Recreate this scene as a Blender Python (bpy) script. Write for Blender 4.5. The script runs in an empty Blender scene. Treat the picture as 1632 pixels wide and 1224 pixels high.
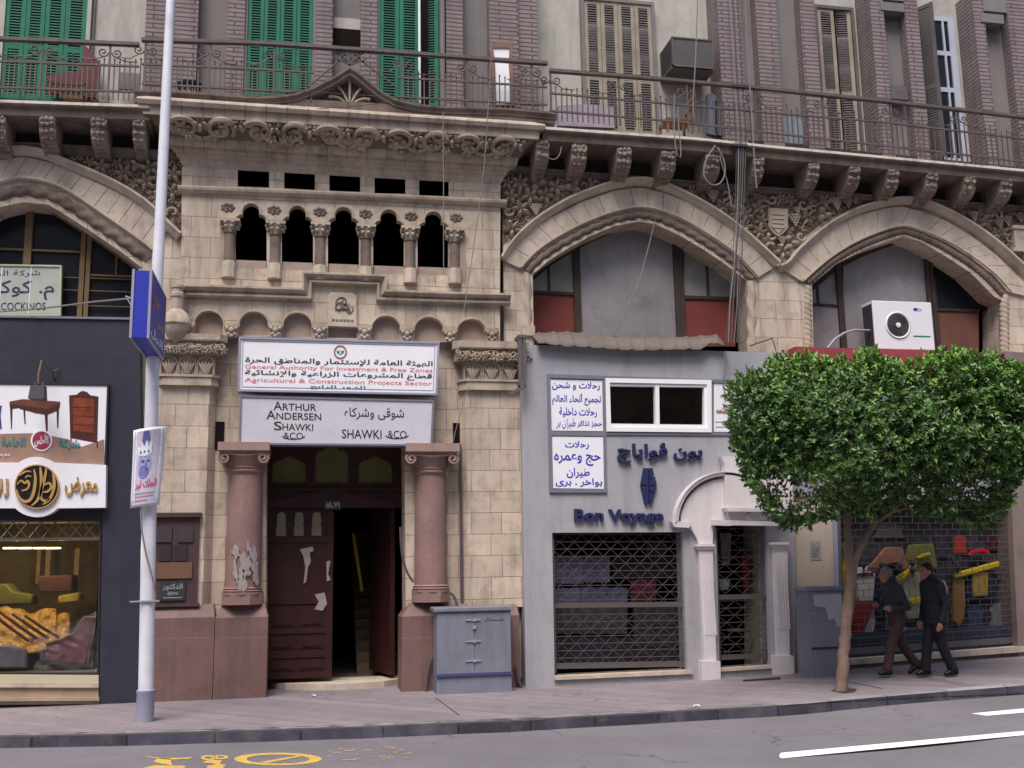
import bpy, bmesh, math, random
from mathutils import Vector, Matrix
from mathutils.geometry import tessellate_polygon
R = math.radians
random.seed(7)
scene = bpy.context.scene
COL = scene.collection

# ------------------------------------------------------------------ camera, sky, sun, exposure
YAW, PITCH, ROLL = R(11.362), R(9.9006), R(-0.9617)
FPX = 1650.0                        # focal length in pixels of the 1632 px wide photograph
CAM = Vector((0.0, -15.945, 1.8))
_fw = Vector((math.sin(YAW) * math.cos(PITCH), math.cos(YAW) * math.cos(PITCH), math.sin(PITCH)))
_r0 = Vector((math.cos(YAW), -math.sin(YAW), 0))
_u0 = _r0.cross(_fw)
_rt = _r0 * math.cos(ROLL) + _u0 * math.sin(ROLL)
_up = -_r0 * math.sin(ROLL) + _u0 * math.cos(ROLL)
cd = bpy.data.cameras.new('camera')
cd.sensor_fit = 'HORIZONTAL'; cd.sensor_width = 36.0; cd.lens = 36.0 * FPX / 1632.0
cd.clip_start = 0.1; cd.clip_end = 2000
cam = bpy.data.objects.new('camera', cd); COL.objects.link(cam)
cam.matrix_world = Matrix((( _rt.x, _up.x, -_fw.x, CAM.x), (_rt.y, _up.y, -_fw.y, CAM.y), (_rt.z, _up.z, -_fw.z, CAM.z), (0, 0, 0, 1)))
scene.camera = cam

SUN_EL, SUN_AZ = R(60), R(-155)     # azimuth measured from +Y (the facade normal points to -Y)
w = bpy.data.worlds.new('World'); scene.world = w; w.use_nodes = True
nt = w.node_tree; bg = nt.nodes['Background']
sky = nt.nodes.new('ShaderNodeTexSky'); sky.sky_type = 'NISHITA'; sky.sun_disc = False
sky.sun_elevation = SUN_EL; sky.sun_rotation = SUN_AZ; sky.dust_density = 3.0; sky.air_density = 1.0
nt.links.new(sky.outputs[0], bg.inputs[0]); bg.inputs[1].default_value = 0.062
sd = bpy.data.lights.new('sun', 'SUN'); sd.energy = 1.5; sd.angle = R(30); sd.color = (1.0, 0.95, 0.9)
sun = bpy.data.objects.new('sun', sd); COL.objects.link(sun)
sun.rotation_euler = (Vector((math.sin(SUN_AZ) * math.cos(SUN_EL), math.cos(SUN_AZ) * math.cos(SUN_EL), math.sin(SUN_EL)))).to_track_quat('Z', 'Y').to_euler()
scene.view_settings.view_transform = 'Standard'; scene.view_settings.look = 'None'
scene.view_settings.gamma = 1.0; scene.view_settings.exposure = 1.3
scene.render.engine = 'CYCLES'
scene.cycles.use_denoising = True
scene.cycles.max_bounces = 6

# ------------------------------------------------------------------ surveying: sight lines to real planes
def ray(px, py):
    return _fw + _rt * ((px - 816) / FPX) - _up * ((py - 612) / FPX)
def P(px, py, Y=0.0):               # the point of the vertical plane y = Y on that sight line
    d = ray(px, py); t = (Y - CAM.y) / d.y
    return CAM + d * t
def G(px, py, z=0.0):               # the point of the level plane z on that sight line
    d = ray(px, py); t = (z - CAM.z) / d.z
    return CAM + d * t
def rise(x):                        # the street climbs gently to the right
    return 0.0 if x < 5.6 else .030 * (x - 5.6) * min(1, (x - 5.6) / 2) if x < 16 else .312
def GG(px, py, dz=0.0):             # the point of the climbing street surface on that sight line
    z = dz
    for _ in range(12):
        p = G(px, py, z); z = dz + rise(p.x)
    return G(px, py, z)
def XZ(pts, Y=0.0):
    return [(lambda p: (p.x, p.z))(P(a, b, Y)) for a, b in pts]
def lin(pts, x):                    # interpolate a polyline y(x)
    if x <= pts[0][0]:
        (x0, y0), (x1, y1) = pts[0], pts[1]
    elif x >= pts[-1][0]:
        (x0, y0), (x1, y1) = pts[-2], pts[-1]
    else:
        for i in range(len(pts) - 1):
            if pts[i][0] <= x <= pts[i + 1][0]:
                (x0, y0), (x1, y1) = pts[i], pts[i + 1]; break
    return y0 + (y1 - y0) * (x - x0) / (x1 - x0)
def resample(path, n):              # n points at equal arc length
    d = [0.0]
    for a, b in zip(path, path[1:]): d.append(d[-1] + math.hypot(b[0] - a[0], b[1] - a[1]))
    out = []
    for i in range(n):
        s = d[-1] * i / (n - 1); k = 0
        while k < len(d) - 2 and d[k + 1] < s: k += 1
        t = (s - d[k]) / max(1e-9, d[k + 1] - d[k])
        out.append((path[k][0] + (path[k + 1][0] - path[k][0]) * t, path[k][1] + (path[k + 1][1] - path[k][1]) * t))
    return out
def smooth_path(path, n, it=3):     # corner-cut then resample
    p = list(path)
    for _ in range(it):
        q = [p[0]]
        for a, b in zip(p, p[1:]):
            q += [(a[0] * .75 + b[0] * .25, a[1] * .75 + b[1] * .25), (a[0] * .25 + b[0] * .75, a[1] * .25 + b[1] * .75)]
        q.append(p[-1]); p = q
    return resample(p, n)

# ------------------------------------------------------------------ mesh builder
class MB:
    def __init__(s): s.v = []; s.f = []
    def add(s, vs, fs):
        o = len(s.v); s.v += [tuple(v) for v in vs]; s.f += [tuple(i + o for i in f) for f in fs]
        return s
    def box(s, x0, x1, y0, y1, z0, z1):
        return s.add([(x0, y0, z0), (x1, y0, z0), (x1, y1, z0), (x0, y1, z0), (x0, y0, z1), (x1, y0, z1), (x1, y1, z1), (x0, y1, z1)],
                     [(0, 1, 5, 4), (1, 2, 6, 5), (2, 3, 7, 6), (3, 0, 4, 7), (4, 5, 6, 7), (3, 2, 1, 0)])
    def prism(s, pts, y0, y1, holes=(), back=True):      # pts (x,z) front outline at y0 pushed back to y1
        loops = [list(pts)] + [list(h) for h in holes]
        flat = [p for l in loops for p in l]
        tri = tessellate_polygon([[Vector((p[0], p[1], 0)) for p in l] for l in loops])
        n = len(flat)
        vs = [(p[0], y0, p[1]) for p in flat] + [(p[0], y1, p[1]) for p in flat]
        fs = [tuple(t) for t in tri]
        if back: fs += [tuple(i + n for i in reversed(t)) for t in tri]
        o = 0
        for l in loops:
            m = len(l)
            for i in range(m):
                a, b = o + i, o + (i + 1) % m
                fs.append((a, b, b + n, a + n))
            o += m
        return s.add(vs, fs)
    def pprism(s, pts, y0, y1, holes=()):                # the same with the outline sighted at y0
        return s.prism(XZ(pts, y0), y0, y1, [XZ(h, y0) for h in holes])
    def pbox(s, xl, yt, xr, yb, y0, y1):                 # an upright box sighted by its front face
        xm, ym = (xl + xr) / 2, (yt + yb) / 2
        return s.box(P(xl, ym, y0).x, P(xr, ym, y0).x, y0, y1, P(xm, yb, y0).z, P(xm, yt, y0).z)
    def bar(s, a, b, w, d=None, up=None):                # square bar from a to b
        a, b = Vector(a), Vector(b); d = d or w
        t = (b - a).normalized()
        ref = Vector(up) if up else (Vector((0, 1, 0)) if abs(t.y) < .9 else Vector((1, 0, 0)))
        n = t.cross(ref).normalized() * w / 2; m = t.cross(n).normalized() * d / 2
        vs = [q + e for q in (a, b) for e in (n + m, -n + m, -n - m, n - m)]
        return s.add(vs, [(0, 1, 2, 3), (7, 6, 5, 4), (0, 4, 5, 1), (1, 5, 6, 2), (2, 6, 7, 3), (3, 7, 4, 0)])
    def tube(s, pts, r, seg=8, cap=True):
        pts = [Vector(p) for p in pts]; n = len(pts)
        rs = r if isinstance(r, (list, tuple)) else [r] * n
        prev = None; vs = []
        for i, p in enumerate(pts):
            t = (pts[min(i + 1, n - 1)] - pts[max(i - 1, 0)])
            t = t.normalized() if t.length > 1e-9 else Vector((0, 0, 1))
            if prev is None:
                ref = Vector((0, 1, 0)) if abs(t.y) < .8 else Vector((1, 0, 0))
                prev = t.cross(ref).normalized()
            u = (prev - t * prev.dot(t)).normalized(); prev = u; vv = t.cross(u)
            for k in range(seg):
                a = 2 * math.pi * k / seg
                vs.append(p + (u * math.cos(a) + vv * math.sin(a)) * rs[i])
        fs = [(i * seg + k, i * seg + (k + 1) % seg, (i + 1) * seg + (k + 1) % seg, (i + 1) * seg + k) for i in range(n - 1) for k in range(seg)]
        if cap: fs += [tuple(reversed(range(seg))), tuple((n - 1) * seg + k for k in range(seg))]
        return s.add(vs, fs)
    def lathe(s, x, y, prof, seg=24, a0=0.0, a1=2 * math.pi, sq=None):   # prof [(r,z)]
        full = abs(a1 - a0 - 2 * math.pi) < 1e-6
        m = seg if full else seg + 1; vs = []
        for r_, z in prof:
            for k in range(m):
                a = a0 + (a1 - a0) * k / seg
                vs.append((x + r_ * math.cos(a), y + r_ * math.sin(a), z))
        fs = []
        for i in range(len(prof) - 1):
            for k in range(seg):
                b = (k + 1) % m
                fs.append((i * m + k, i * m + b, (i + 1) * m + b, (i + 1) * m + k))
        if full: fs += [tuple(reversed(range(m))), tuple((len(prof) - 1) * m + k for k in range(m))]
        return s.add(vs, fs)
    def ball(s, c, r, seg=8, rings=5, sc=(1, 1, 1)):
        c = Vector(c); vs = []; fs = []
        for i in range(rings + 1):
            th = math.pi * i / rings
            for k in range(seg):
                a = 2 * math.pi * k / seg
                vs.append((c.x + r * sc[0] * math.sin(th) * math.cos(a), c.y + r * sc[1] * math.sin(th) * math.sin(a), c.z + r * sc[2] * math.cos(th)))
        for i in range(rings):
            for k in range(seg):
                fs.append((i * seg + k, (i + 1) * seg + k, (i + 1) * seg + (k + 1) % seg, i * seg + (k + 1) % seg))
        return s.add(vs, fs)
    def sweep(s, path, prof, cap=True):                  # path (x,z); prof (n,y): n to the left of the path
        n = len(path); m = len(prof); vs = []
        for i, (x, z) in enumerate(path):
            a = path[max(i - 1, 0)]; b = path[min(i + 1, n - 1)]
            def nrm(p, q):
                L = math.hypot(q[0] - p[0], q[1] - p[1]) or 1
                return (-(q[1] - p[1]) / L, (q[0] - p[0]) / L)
            n1 = nrm(a, path[i]) if i > 0 else nrm(path[i], b)
            n2 = nrm(path[i], b) if i < n - 1 else n1
            nx, nz = n1[0] + n2[0], n1[1] + n2[1]; L = math.hypot(nx, nz) or 1; nx /= L; nz /= L
            c = max(.45, nx * n1[0] + nz * n1[1])
            for (o, y) in prof: vs.append((x + nx * o / c, y, z + nz * o / c))
        fs = [(i * m + k, i * m + (k + 1) % m, (i + 1) * m + (k + 1) % m, (i + 1) * m + k) for i in range(n - 1) for k in range(m)]
        if cap: fs += [tuple(range(m)), tuple((n - 1) * m + k for k in reversed(range(m)))]
        return s.add(vs, fs)
    def build(s, name, m, parent=None, smooth=35, recalc=True, kind=None):
        me = bpy.data.meshes.new(name); me.from_pydata(s.v, [], s.f)
        if recalc:
            bm = bmesh.new(); bm.from_mesh(me); bmesh.ops.recalc_face_normals(bm, faces=bm.faces); bm.to_mesh(me); bm.free()
        me.materials.append(m)
        if smooth:
            me.shade_smooth(); me.set_sharp_from_angle(angle=R(smooth))
        o = bpy.data.objects.new(name, me); COL.objects.link(o)
        if parent is not None: attach(o, parent)
        if kind: o['kind'] = kind
        return o
def world_of(o):
    return Matrix.Translation(o['_base']) if '_base' in o else Matrix.Identity(4)
def attach(o, parent):
    o.parent = parent; o.matrix_parent_inverse = BASE.get(parent.name, Matrix.Identity(4)).inverted()
BASE = {}
def thing(name, label, cat, loc=(0, 0, 0), group=None):
    o = bpy.data.objects.new(name, None); COL.objects.link(o); o.location = loc
    o.empty_display_size = .2
    BASE[o.name] = Matrix.Translation(loc)
    return tag(o, label, cat, group)
def tag(o, label, cat, group=None):
    o['label'] = label; o['category'] = cat
    if group: o['group'] = group
    return o
def copy_tree(o, parent=None):
    c = o.copy(); COL.objects.link(c)
    if parent is not None: c.parent = parent
    for ch in [x for x in bpy.data.objects if x.parent == o]: copy_tree(ch, c)
    return c

# ------------------------------------------------------------------ materials
def lc(c):
    if max(c) > 1.0: c = [x / 255.0 for x in c]
    return tuple((x / 12.92 if x <= .04045 else ((x + .055) / 1.055) ** 2.4) for x in c) + (1.0,)
def _nodes(name):
    m = bpy.data.materials.new(name); m.use_nodes = True
    return m, m.node_tree, m.node_tree.nodes['Principled BSDF']
def _mixc(t, a, b, fac, mode='MIX'):
    n = t.nodes.new('ShaderNodeMix'); n.data_type = 'RGBA'; n.blend_type = mode
    for sock, val in ((n.inputs[0], fac), (n.inputs[6], a), (n.inputs[7], b)):
        if hasattr(val, 'is_output'): t.links.new(val, sock)
        else: sock.default_value = val
    return n.outputs[2]
def _ramp(t, src, lo, hi):
    n = t.nodes.new('ShaderNodeMapRange'); n.inputs[1].default_value = lo; n.inputs[2].default_value = hi
    t.links.new(src, n.inputs[0]); return n.outputs[0]
def _noise(t, vec, scale, detail=5, rough=.6, scl=None):
    n = t.nodes.new('ShaderNodeTexNoise'); n.inputs['Scale'].default_value = scale; n.inputs['Detail'].default_value = detail; n.inputs['Roughness'].default_value = rough
    if scl:
        mp = t.nodes.new('ShaderNodeMapping'); mp.inputs['Scale'].default_value = scl; t.links.new(vec, mp.inputs[0]); vec = mp.outputs[0]
    t.links.new(vec, n.inputs['Vector']); return n.outputs[0]
def mat(name, col, rough=.8, var=.18, scale=2.5, bump=.25, bscale=60, spec=.3, metal=0.0, streak=0.0, dirt=None, dirt_amt=0.0,
        blocks=None, mortar=None, island=0.0, coat=0.0, speck=None, crack=None):
    m, t, b = _nodes(name)
    tc = t.nodes.new('ShaderNodeTexCoord'); vec = tc.outputs['Object']
    c = lc(col)
    n1 = _noise(t, vec, scale)
    f1 = _ramp(t, n1, .3, .7)
    dark = tuple(x * (1 - var) for x in c[:3]) + (1,); lite = tuple(min(1, x * (1 + var)) for x in c[:3]) + (1,)
    out = _mixc(t, dark, lite, f1)
    h = None
    if blocks:
        bw, bh, ms = blocks[:3]
        sp = t.nodes.new('ShaderNodeSeparateXYZ'); t.links.new(vec, sp.inputs[0])
        ad = t.nodes.new('ShaderNodeMath'); ad.operation = 'ADD'; t.links.new(sp.outputs[0], ad.inputs[0]); t.links.new(sp.outputs[1], ad.inputs[1])
        cb = t.nodes.new('ShaderNodeCombineXYZ'); t.links.new(ad.outputs[0], cb.inputs[0]); t.links.new(sp.outputs[2], cb.inputs[1])
        wob = _noise(t, vec, 6, 2)
        wm = t.nodes.new('ShaderNodeVectorMath'); wm.operation = 'MULTIPLY_ADD'
        wm.inputs[1].default_value = (.012, .012, 0); t.links.new(cb.outputs[0], wm.inputs[2])
        wn = t.nodes.new('ShaderNodeTexNoise'); wn.inputs['Scale'].default_value = 5; t.links.new(vec, wn.inputs['Vector']); t.links.new(wn.outputs['Color'], wm.inputs[0])
        br = t.nodes.new('ShaderNodeTexBrick'); t.links.new(wm.outputs[0], br.inputs['Vector'])
        br.offset = blocks[3] if len(blocks) > 3 else .5
        br.inputs['Scale'].default_value = 1; br.inputs['Brick Width'].default_value = bw; br.inputs['Row Height'].default_value = bh
        br.inputs['Mortar Size'].default_value = ms; br.inputs['Mortar Smooth'].default_value = .3; br.inputs['Bias'].default_value = 0
        v = blocks[4] if len(blocks) > 4 else .12
        br.inputs['Color1'].default_value = (1 - v, 1 - v, 1 - v, 1); br.inputs['Color2'].default_value = (1 + v, 1 + v, 1 + v, 1); br.inputs['Mortar'].default_value = (1, 1, 1, 1)
        out = _mixc(t, out, br.outputs['Color'], 1.0, 'MULTIPLY')
        out = _mixc(t, out, lc(mortar or (90, 78, 68)), br.outputs['Fac'])
        iv = t.nodes.new('ShaderNodeMath'); iv.operation = 'SUBTRACT'; iv.inputs[0].default_value = 1; t.links.new(br.outputs['Fac'], iv.inputs[1])
        h = iv.outputs[0]
    if streak:
        s = _ramp(t, _noise(t, vec, 1.0, 6, .65, (5, 5, .55)), .48, .75)
        ml = t.nodes.new('ShaderNodeMath'); ml.operation = 'MULTIPLY'; t.links.new(s, ml.inputs[0]); ml.inputs[1].default_value = streak
        out = _mixc(t, out, lc(dirt or (70, 60, 54)), ml.outputs[0])
    if dirt_amt:
        s = _ramp(t, _noise(t, vec, 3.1, 8, .7), .5, .72)
        ml = t.nodes.new('ShaderNodeMath'); ml.operation = 'MULTIPLY'; t.links.new(s, ml.inputs[0]); ml.inputs[1].default_value = dirt_amt
        out = _mixc(t, out, lc(dirt or (70, 60, 54)), ml.outputs[0])
    if speck:
        s = _ramp(t, _noise(t, vec, speck[1], 3, .8), .5, .62)
        ml = t.nodes.new('ShaderNodeMath'); ml.operation = 'MULTIPLY'; t.links.new(s, ml.inputs[0]); ml.inputs[1].default_value = speck[2]
        out = _mixc(t, out, lc(speck[0]), ml.outputs[0])
    if crack:                        # wandering hairline cracks
        wn = t.nodes.new('ShaderNodeTexNoise'); wn.inputs['Scale'].default_value = 2.2; wn.inputs['Detail'].default_value = 4; t.links.new(vec, wn.inputs['Vector'])
        wm = t.nodes.new('ShaderNodeVectorMath'); wm.operation = 'MULTIPLY_ADD'; wm.inputs[1].default_value = (.7, .7, .7); t.links.new(wn.outputs['Color'], wm.inputs[0]); t.links.new(vec, wm.inputs[2])
        vo = t.nodes.new('ShaderNodeTexVoronoi'); vo.feature = 'DISTANCE_TO_EDGE'; vo.inputs['Scale'].default_value = crack[0]; t.links.new(wm.outputs[0], vo.inputs['Vector'])
        mr = t.nodes.new('ShaderNodeMapRange'); mr.inputs[1].default_value = 0; mr.inputs[2].default_value = crack[1]; mr.inputs[3].default_value = crack[2]; mr.inputs[4].default_value = 0; t.links.new(vo.outputs['Distance'], mr.inputs[0])
        gate = _ramp(t, _noise(t, vec, .7, 2), .45, .6); ml = t.nodes.new('ShaderNodeMath'); ml.operation = 'MULTIPLY'; t.links.new(mr.outputs[0], ml.inputs[0]); t.links.new(gate, ml.inputs[1])
        out = _mixc(t, out, lc((62, 58, 60)), ml.outputs[0])
    if island:
        ge = t.nodes.new('ShaderNodeNewGeometry')
        hs = t.nodes.new('ShaderNodeHueSaturation')
        vr = t.nodes.new('ShaderNodeMapRange'); vr.inputs[3].default_value = 1 - island; vr.inputs[4].default_value = 1 + island
        t.links.new(ge.outputs['Random Per Island'], vr.inputs[0]); t.links.new(vr.outputs[0], hs.inputs['Value']); t.links.new(out, hs.inputs['Color']); out = hs.outputs[0]
    t.links.new(out, b.inputs['Base Color'])
    b.inputs['Roughness'].default_value = rough; b.inputs['Specular IOR Level'].default_value = spec; b.inputs['Metallic'].default_value = metal
    if coat: b.inputs['Coat Weight'].default_value = coat
    if bump:
        bn = t.nodes.new('ShaderNodeBump'); bn.inputs['Strength'].default_value = bump; bn.inputs['Distance'].default_value = .01
        fine = _noise(t, vec, bscale, 4, .65)
        if h is not None:
            mm = t.nodes.new('ShaderNodeMath'); mm.operation = 'MULTIPLY_ADD'; t.links.new(fine, mm.inputs[0]); mm.inputs[1].default_value = .5; t.links.new(h, mm.inputs[2]); fine = mm.outputs[0]
        t.links.new(fine, bn.inputs['Height']); t.links.new(bn.outputs[0], b.inputs['Normal'])
    return m
def emis(name, col, st):
    m, t, b = _nodes(name); b.inputs['Base Color'].default_value = lc(col)
    b.inputs['Emission Color'].default_value = lc(col); b.inputs['Emission Strength'].default_value = st
    return m
def glass(name, col=(235, 240, 240), spec=.5):
    m, t, b = _nodes(name)
    b.inputs['Base Color'].default_value = lc(col); b.inputs['Roughness'].default_value = .02
    b.inputs['Transmission Weight'].default_value = 0; b.inputs['Alpha'].default_value = .14; b.inputs['Specular IOR Level'].default_value = spec
    b.inputs['IOR'].default_value = 1.3
    return m

M = {}
M['stone'] = mat('stone', (193, 177, 160), .9, .15, 1.3, .5, 45, blocks=(.47, .325, .005, .37, .10), mortar=(130, 114, 102), streak=.5, dirt=(104, 86, 76), dirt_amt=.5)
M['stone_plain'] = mat('plain_stone', (178, 163, 147), .9, .17, 2.0, .4, 50, streak=.55, dirt=(92, 76, 68), dirt_amt=.5)
M['stone_pale'] = mat('pale_stone', (194, 179, 163), .9, .14, 2.5, .4, 50, streak=.4, dirt=(116, 98, 88), dirt_amt=.45)
M['carved'] = mat('carved_stone', (170, 155, 140), .95, .22, 4, .5, 70, dirt=(78, 66, 58), dirt_amt=.5)
M['soot'] = mat('sooty_stone', (116, 102, 94), .95, .24, 3, .5, 60, streak=.55, dirt=(56, 47, 45), dirt_amt=.6)
M['recess'] = mat('weathered_stone', (160, 142, 130), .95, .15, 3, .4, 60, dirt=(90, 78, 72), dirt_amt=.4)
M['brick'] = mat('brick', (136, 123, 122), .9, .16, 1.2, .9, 40, blocks=(.62, .076, .012, .5, .06), mortar=(92, 78, 82), streak=.45, dirt=(80, 67, 71), dirt_amt=.3)
M['plaster'] = mat('plaster', (178, 173, 165), .95, .1, 1.5, .2, 30, streak=.5, dirt=(116, 106, 96), dirt_amt=.3)
M['plaster_grey'] = mat('grey_plaster', (124, 118, 117), .95, .12, 1.5, .2, 30, streak=.3, dirt=(100, 92, 90))
M['granite'] = mat('granite', (146, 116, 110), .5, .12, 2, .12, 150, spec=.4, speck=((88, 62, 62), 60, .5), dirt=(86, 66, 64), dirt_amt=.25)
M['granite_base'] = mat('granite_base', (124, 97, 93), .6, .18, 1.3, .15, 120, speck=((84, 60, 60), 50, .6), streak=.45, dirt=(70, 56, 56), dirt_amt=.3)
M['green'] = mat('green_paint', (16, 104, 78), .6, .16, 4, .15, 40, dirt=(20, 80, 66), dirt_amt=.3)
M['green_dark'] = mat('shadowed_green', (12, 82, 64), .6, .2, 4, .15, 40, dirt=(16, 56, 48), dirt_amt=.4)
M['cream_wood'] = mat('cream_paint', (150, 140, 124), .8, .15, 4, .2, 40, dirt=(112, 98, 84), dirt_amt=.5)
M['slat_grey'] = mat('slat_grey', (96, 90, 90), .8, .15, 4, .2, 40, dirt=(80, 72, 66), dirt_amt=.3)
M['dark_wood'] = mat('dark_wood', (64, 52, 46), .75, .25, 4, .3, 40)
M['pale_wood'] = mat('pale_wood', (116, 94, 68), .75, .2, 5, .3, 40, dirt=(90, 72, 54), dirt_amt=.4)
M['iron'] = mat('railing_iron', (92, 80, 78), .6, .2, 6, .2, 60, spec=.4, dirt=(60, 52, 52), dirt_amt=.4)
M['iron_dark'] = mat('dark_iron', (46, 42, 46), .6, .2, 6, .2, 60)
M['void'] = mat('room_shade', (34, 28, 27), 1, .2, 1, 0, spec=0)  # near-black, so the lack of light indoors lies in the colour
M['door'] = mat('door_wood', (58, 30, 29), .5, .3, 3, .3, 30, dirt=(38, 20, 22), dirt_amt=.4, streak=.3)
M['olive_glass'] = mat('olive_glass', (98, 100, 62), .35, .2, 3, .0, spec=.35)
M['grey_board'] = mat('grey_board', (140, 134, 136), .5, .12, 1.2, .1, 20, dirt=(92, 86, 88), dirt_amt=.45, streak=.3)
M['red_board'] = mat('red_board', (118, 56, 50), .75, .12, 2, .15, 30, dirt=(96, 50, 46), dirt_amt=.35)
M['brown_board'] = mat('brown_board', (112, 76, 64), .75, .15, 2, .15, 30, dirt=(76, 56, 50), dirt_amt=.35)
M['smoke_glass'] = mat('smoky_glass', (30, 31, 36), .25, .5, .9, .03, 6, spec=.22)
M['dusty_glass'] = mat('dusty_glass', (130, 128, 124), .5, .2, 2, .05, 10, spec=.3)
M['grey_render'] = mat('grey_render', (164, 162, 168), .75, .05, .9, .3, 90, streak=.42, dirt=(118, 114, 118), dirt_amt=.3, speck=((146, 143, 150), 90, .4))
M['grey_trim'] = mat('grey_trim', (116, 116, 128), .6, .08, 3, .1, 60)
M['white'] = mat('white_board', (232, 230, 236), .45, .03, 2, .03, 20, spec=.4)
M['white_old'] = mat('aged_white_board', (198, 195, 204), .5, .05, 2, .05, 20, spec=.35, dirt=(160, 155, 160), dirt_amt=.25)
M['upvc'] = mat('white_frame', (236, 234, 236), .4, .03, 2, 0, spec=.4)
M['marble'] = mat('marble', (214, 206, 208), .35, .06, 3, .05, 30, spec=.4, streak=.3, dirt=(170, 160, 164))
M['navy'] = mat('navy_letter', (38, 44, 86), .5, .1, 6, .05, 30, spec=.4)
M['blue_ink'] = mat('blue_ink', (52, 44, 176), .6, .02, 2, 0)
M['black_ink'] = mat('black_ink', (40, 38, 44), .6, .02, 2, 0)
M['red_ink'] = mat('red_ink', (216, 118, 124), .6, .02, 2, 0)
M['green_ink'] = mat('green_ink', (20, 120, 100), .6, .02, 2, 0)
M['brown_ink'] = mat('brown_ink', (140, 96, 80), .6, .05, 2, 0)
M['gold'] = mat('gold_letter', (176, 140, 84), .5, .2, 8, .1, 30, spec=.4)
M['black_clad'] = mat('black_cladding', (50, 50, 62), .42, .12, 2.5, .08, 30, spec=.4, streak=.25, dirt=(68, 68, 80), dirt_amt=.2)
M['steel'] = mat('galvanised_steel', (150, 150, 170), .45, .06, 3, .05, 40, spec=.5, streak=.15, dirt=(120, 118, 134))
M['pole_paint'] = mat('pole_paint', (220, 219, 228), .35, .05, 2, .05, 40, spec=.5, streak=.22, dirt=(150, 146, 150), dirt_amt=.35)
M['blue_sign'] = mat('blue_sign', (44, 54, 168), .45, .05, 2, .02, 20, spec=.4)
M['cabinet'] = mat('cabinet_grey', (122, 124, 136), .55, .08, 2, .08, 40, streak=.45, dirt=(92, 92, 100), dirt_amt=.4)
M['cabinet_dark'] = mat('cabinet_dark', (128, 130, 142), .55, .08, 2, .08, 40, streak=.25, dirt=(84, 84, 98), dirt_amt=.25)
M['paving'] = mat('paving', (132, 123, 127), .85, .16, .6, .4, 60, blocks=(.2, .1, .004), mortar=(118, 104, 110), dirt=(104, 96, 98), dirt_amt=.55, speck=((120, 112, 114), 30, .35), crack=(.6, .006, .8))
M['kerbstone'] = mat('kerbstone', (138, 134, 136), .85, .16, 2, .4, 50, blocks=(.85, 3.0, .012, 0, .12), mortar=(70, 66, 68), dirt=(92, 88, 98), dirt_amt=.3)
M['kerb_face'] = mat('painted_kerb', (66, 63, 76), .85, .3, 3, .4, 50, dirt=(106, 100, 102), dirt_amt=.7, blocks=(.85, 3.0, .012, 0, .25), mortar=(40, 38, 40))
M['asphalt'] = mat('asphalt', (116, 111, 116), .85, .2, .35, .6, 180, dirt=(96, 92, 94), dirt_amt=.5, speck=((146, 140, 144), 70, .45), crack=(.45, .008, .75))
M['road_white'] = mat('road_white', (244, 243, 240), .7, .04, 4, .1, 60)
M['road_yellow'] = mat('road_yellow', (210, 172, 76), .7, .1, 6, .1, 60, speck=((140, 128, 108), 26, .8))
M['road_faded'] = mat('faded_yellow', (176, 150, 110), .8, .1, 6, .1, 60, speck=((128, 120, 122), 40, .9))
M['bark'] = mat('bark', (128, 106, 94), .9, .22, 6, .8, 40, streak=.7, dirt=(82, 64, 58), dirt_amt=.5)
M['leaf'] = mat('leaf', (80, 110, 54), .42, .4, 2.5, 0, spec=.5, island=.5)
M['leaf_young'] = mat('young_leaf', (112, 150, 62), .45, .2, 2, 0, spec=.4, island=.4)
M['ac_white'] = mat('ac_white', (222, 220, 226), .5, .03, 2, .02, 20, streak=.1, dirt=(180, 174, 170))
M['ac_grey'] = mat('ac_grey', (84, 80, 80), .6, .1, 3, .05, 30)
M['plastic_dark'] = mat('dark_plastic', (60, 58, 64), .6, .1, 3, .05, 30)
M['tile_sheet'] = mat('awning_sheet', (108, 98, 93), .85, .12, 3, .2, 50, dirt=(104, 90, 84), dirt_amt=.4)
M['red_fascia'] = mat('red_fascia', (150, 66, 72), .7, .1, 2, .1, 40, dirt=(120, 62, 66), dirt_amt=.3)
M['ground_dark'] = mat('shaded_sooty_ground', (120, 106, 96), .95, .2, 4, .4, 60)  # sooty ground of the carving, darkened to paint shade into its gaps
M['corbel'] = mat('corbel_stone', (138, 124, 114), .95, .25, 4, .5, 70, dirt=(66, 56, 52), dirt_amt=.6)
M['capital'] = mat('pink_capital', (158, 132, 122), .7, .14, 3, .2, 80, dirt=(104, 84, 78), dirt_amt=.4)
M['sash_paint'] = mat('sash_paint', (176, 180, 196), .5, .06, 3, .1)
M['nosing'] = mat('worn_nosing', (206, 196, 182), .85, .1, 3, .3, 40, dirt=(104, 92, 86), dirt_amt=.8)
M['grille'] = mat('grille_metal', (88, 80, 80), .5, .1, 4, .1, 60, spec=.4)
M['grille_grey'] = mat('grille_grey', (90, 86, 92), .5, .15, 1.5, .1, 60, spec=.4)
M['cable'] = mat('cable', (128, 120, 120), .6, .1, 4, 0)
M['cable_dark'] = mat('dark_cable', (84, 78, 80), .6, .1, 4, 0)
M['paper'] = mat('paper', (158, 148, 146), .8, .12, 12, .1, 30, dirt=(150, 140, 134), dirt_amt=.5)

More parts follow.
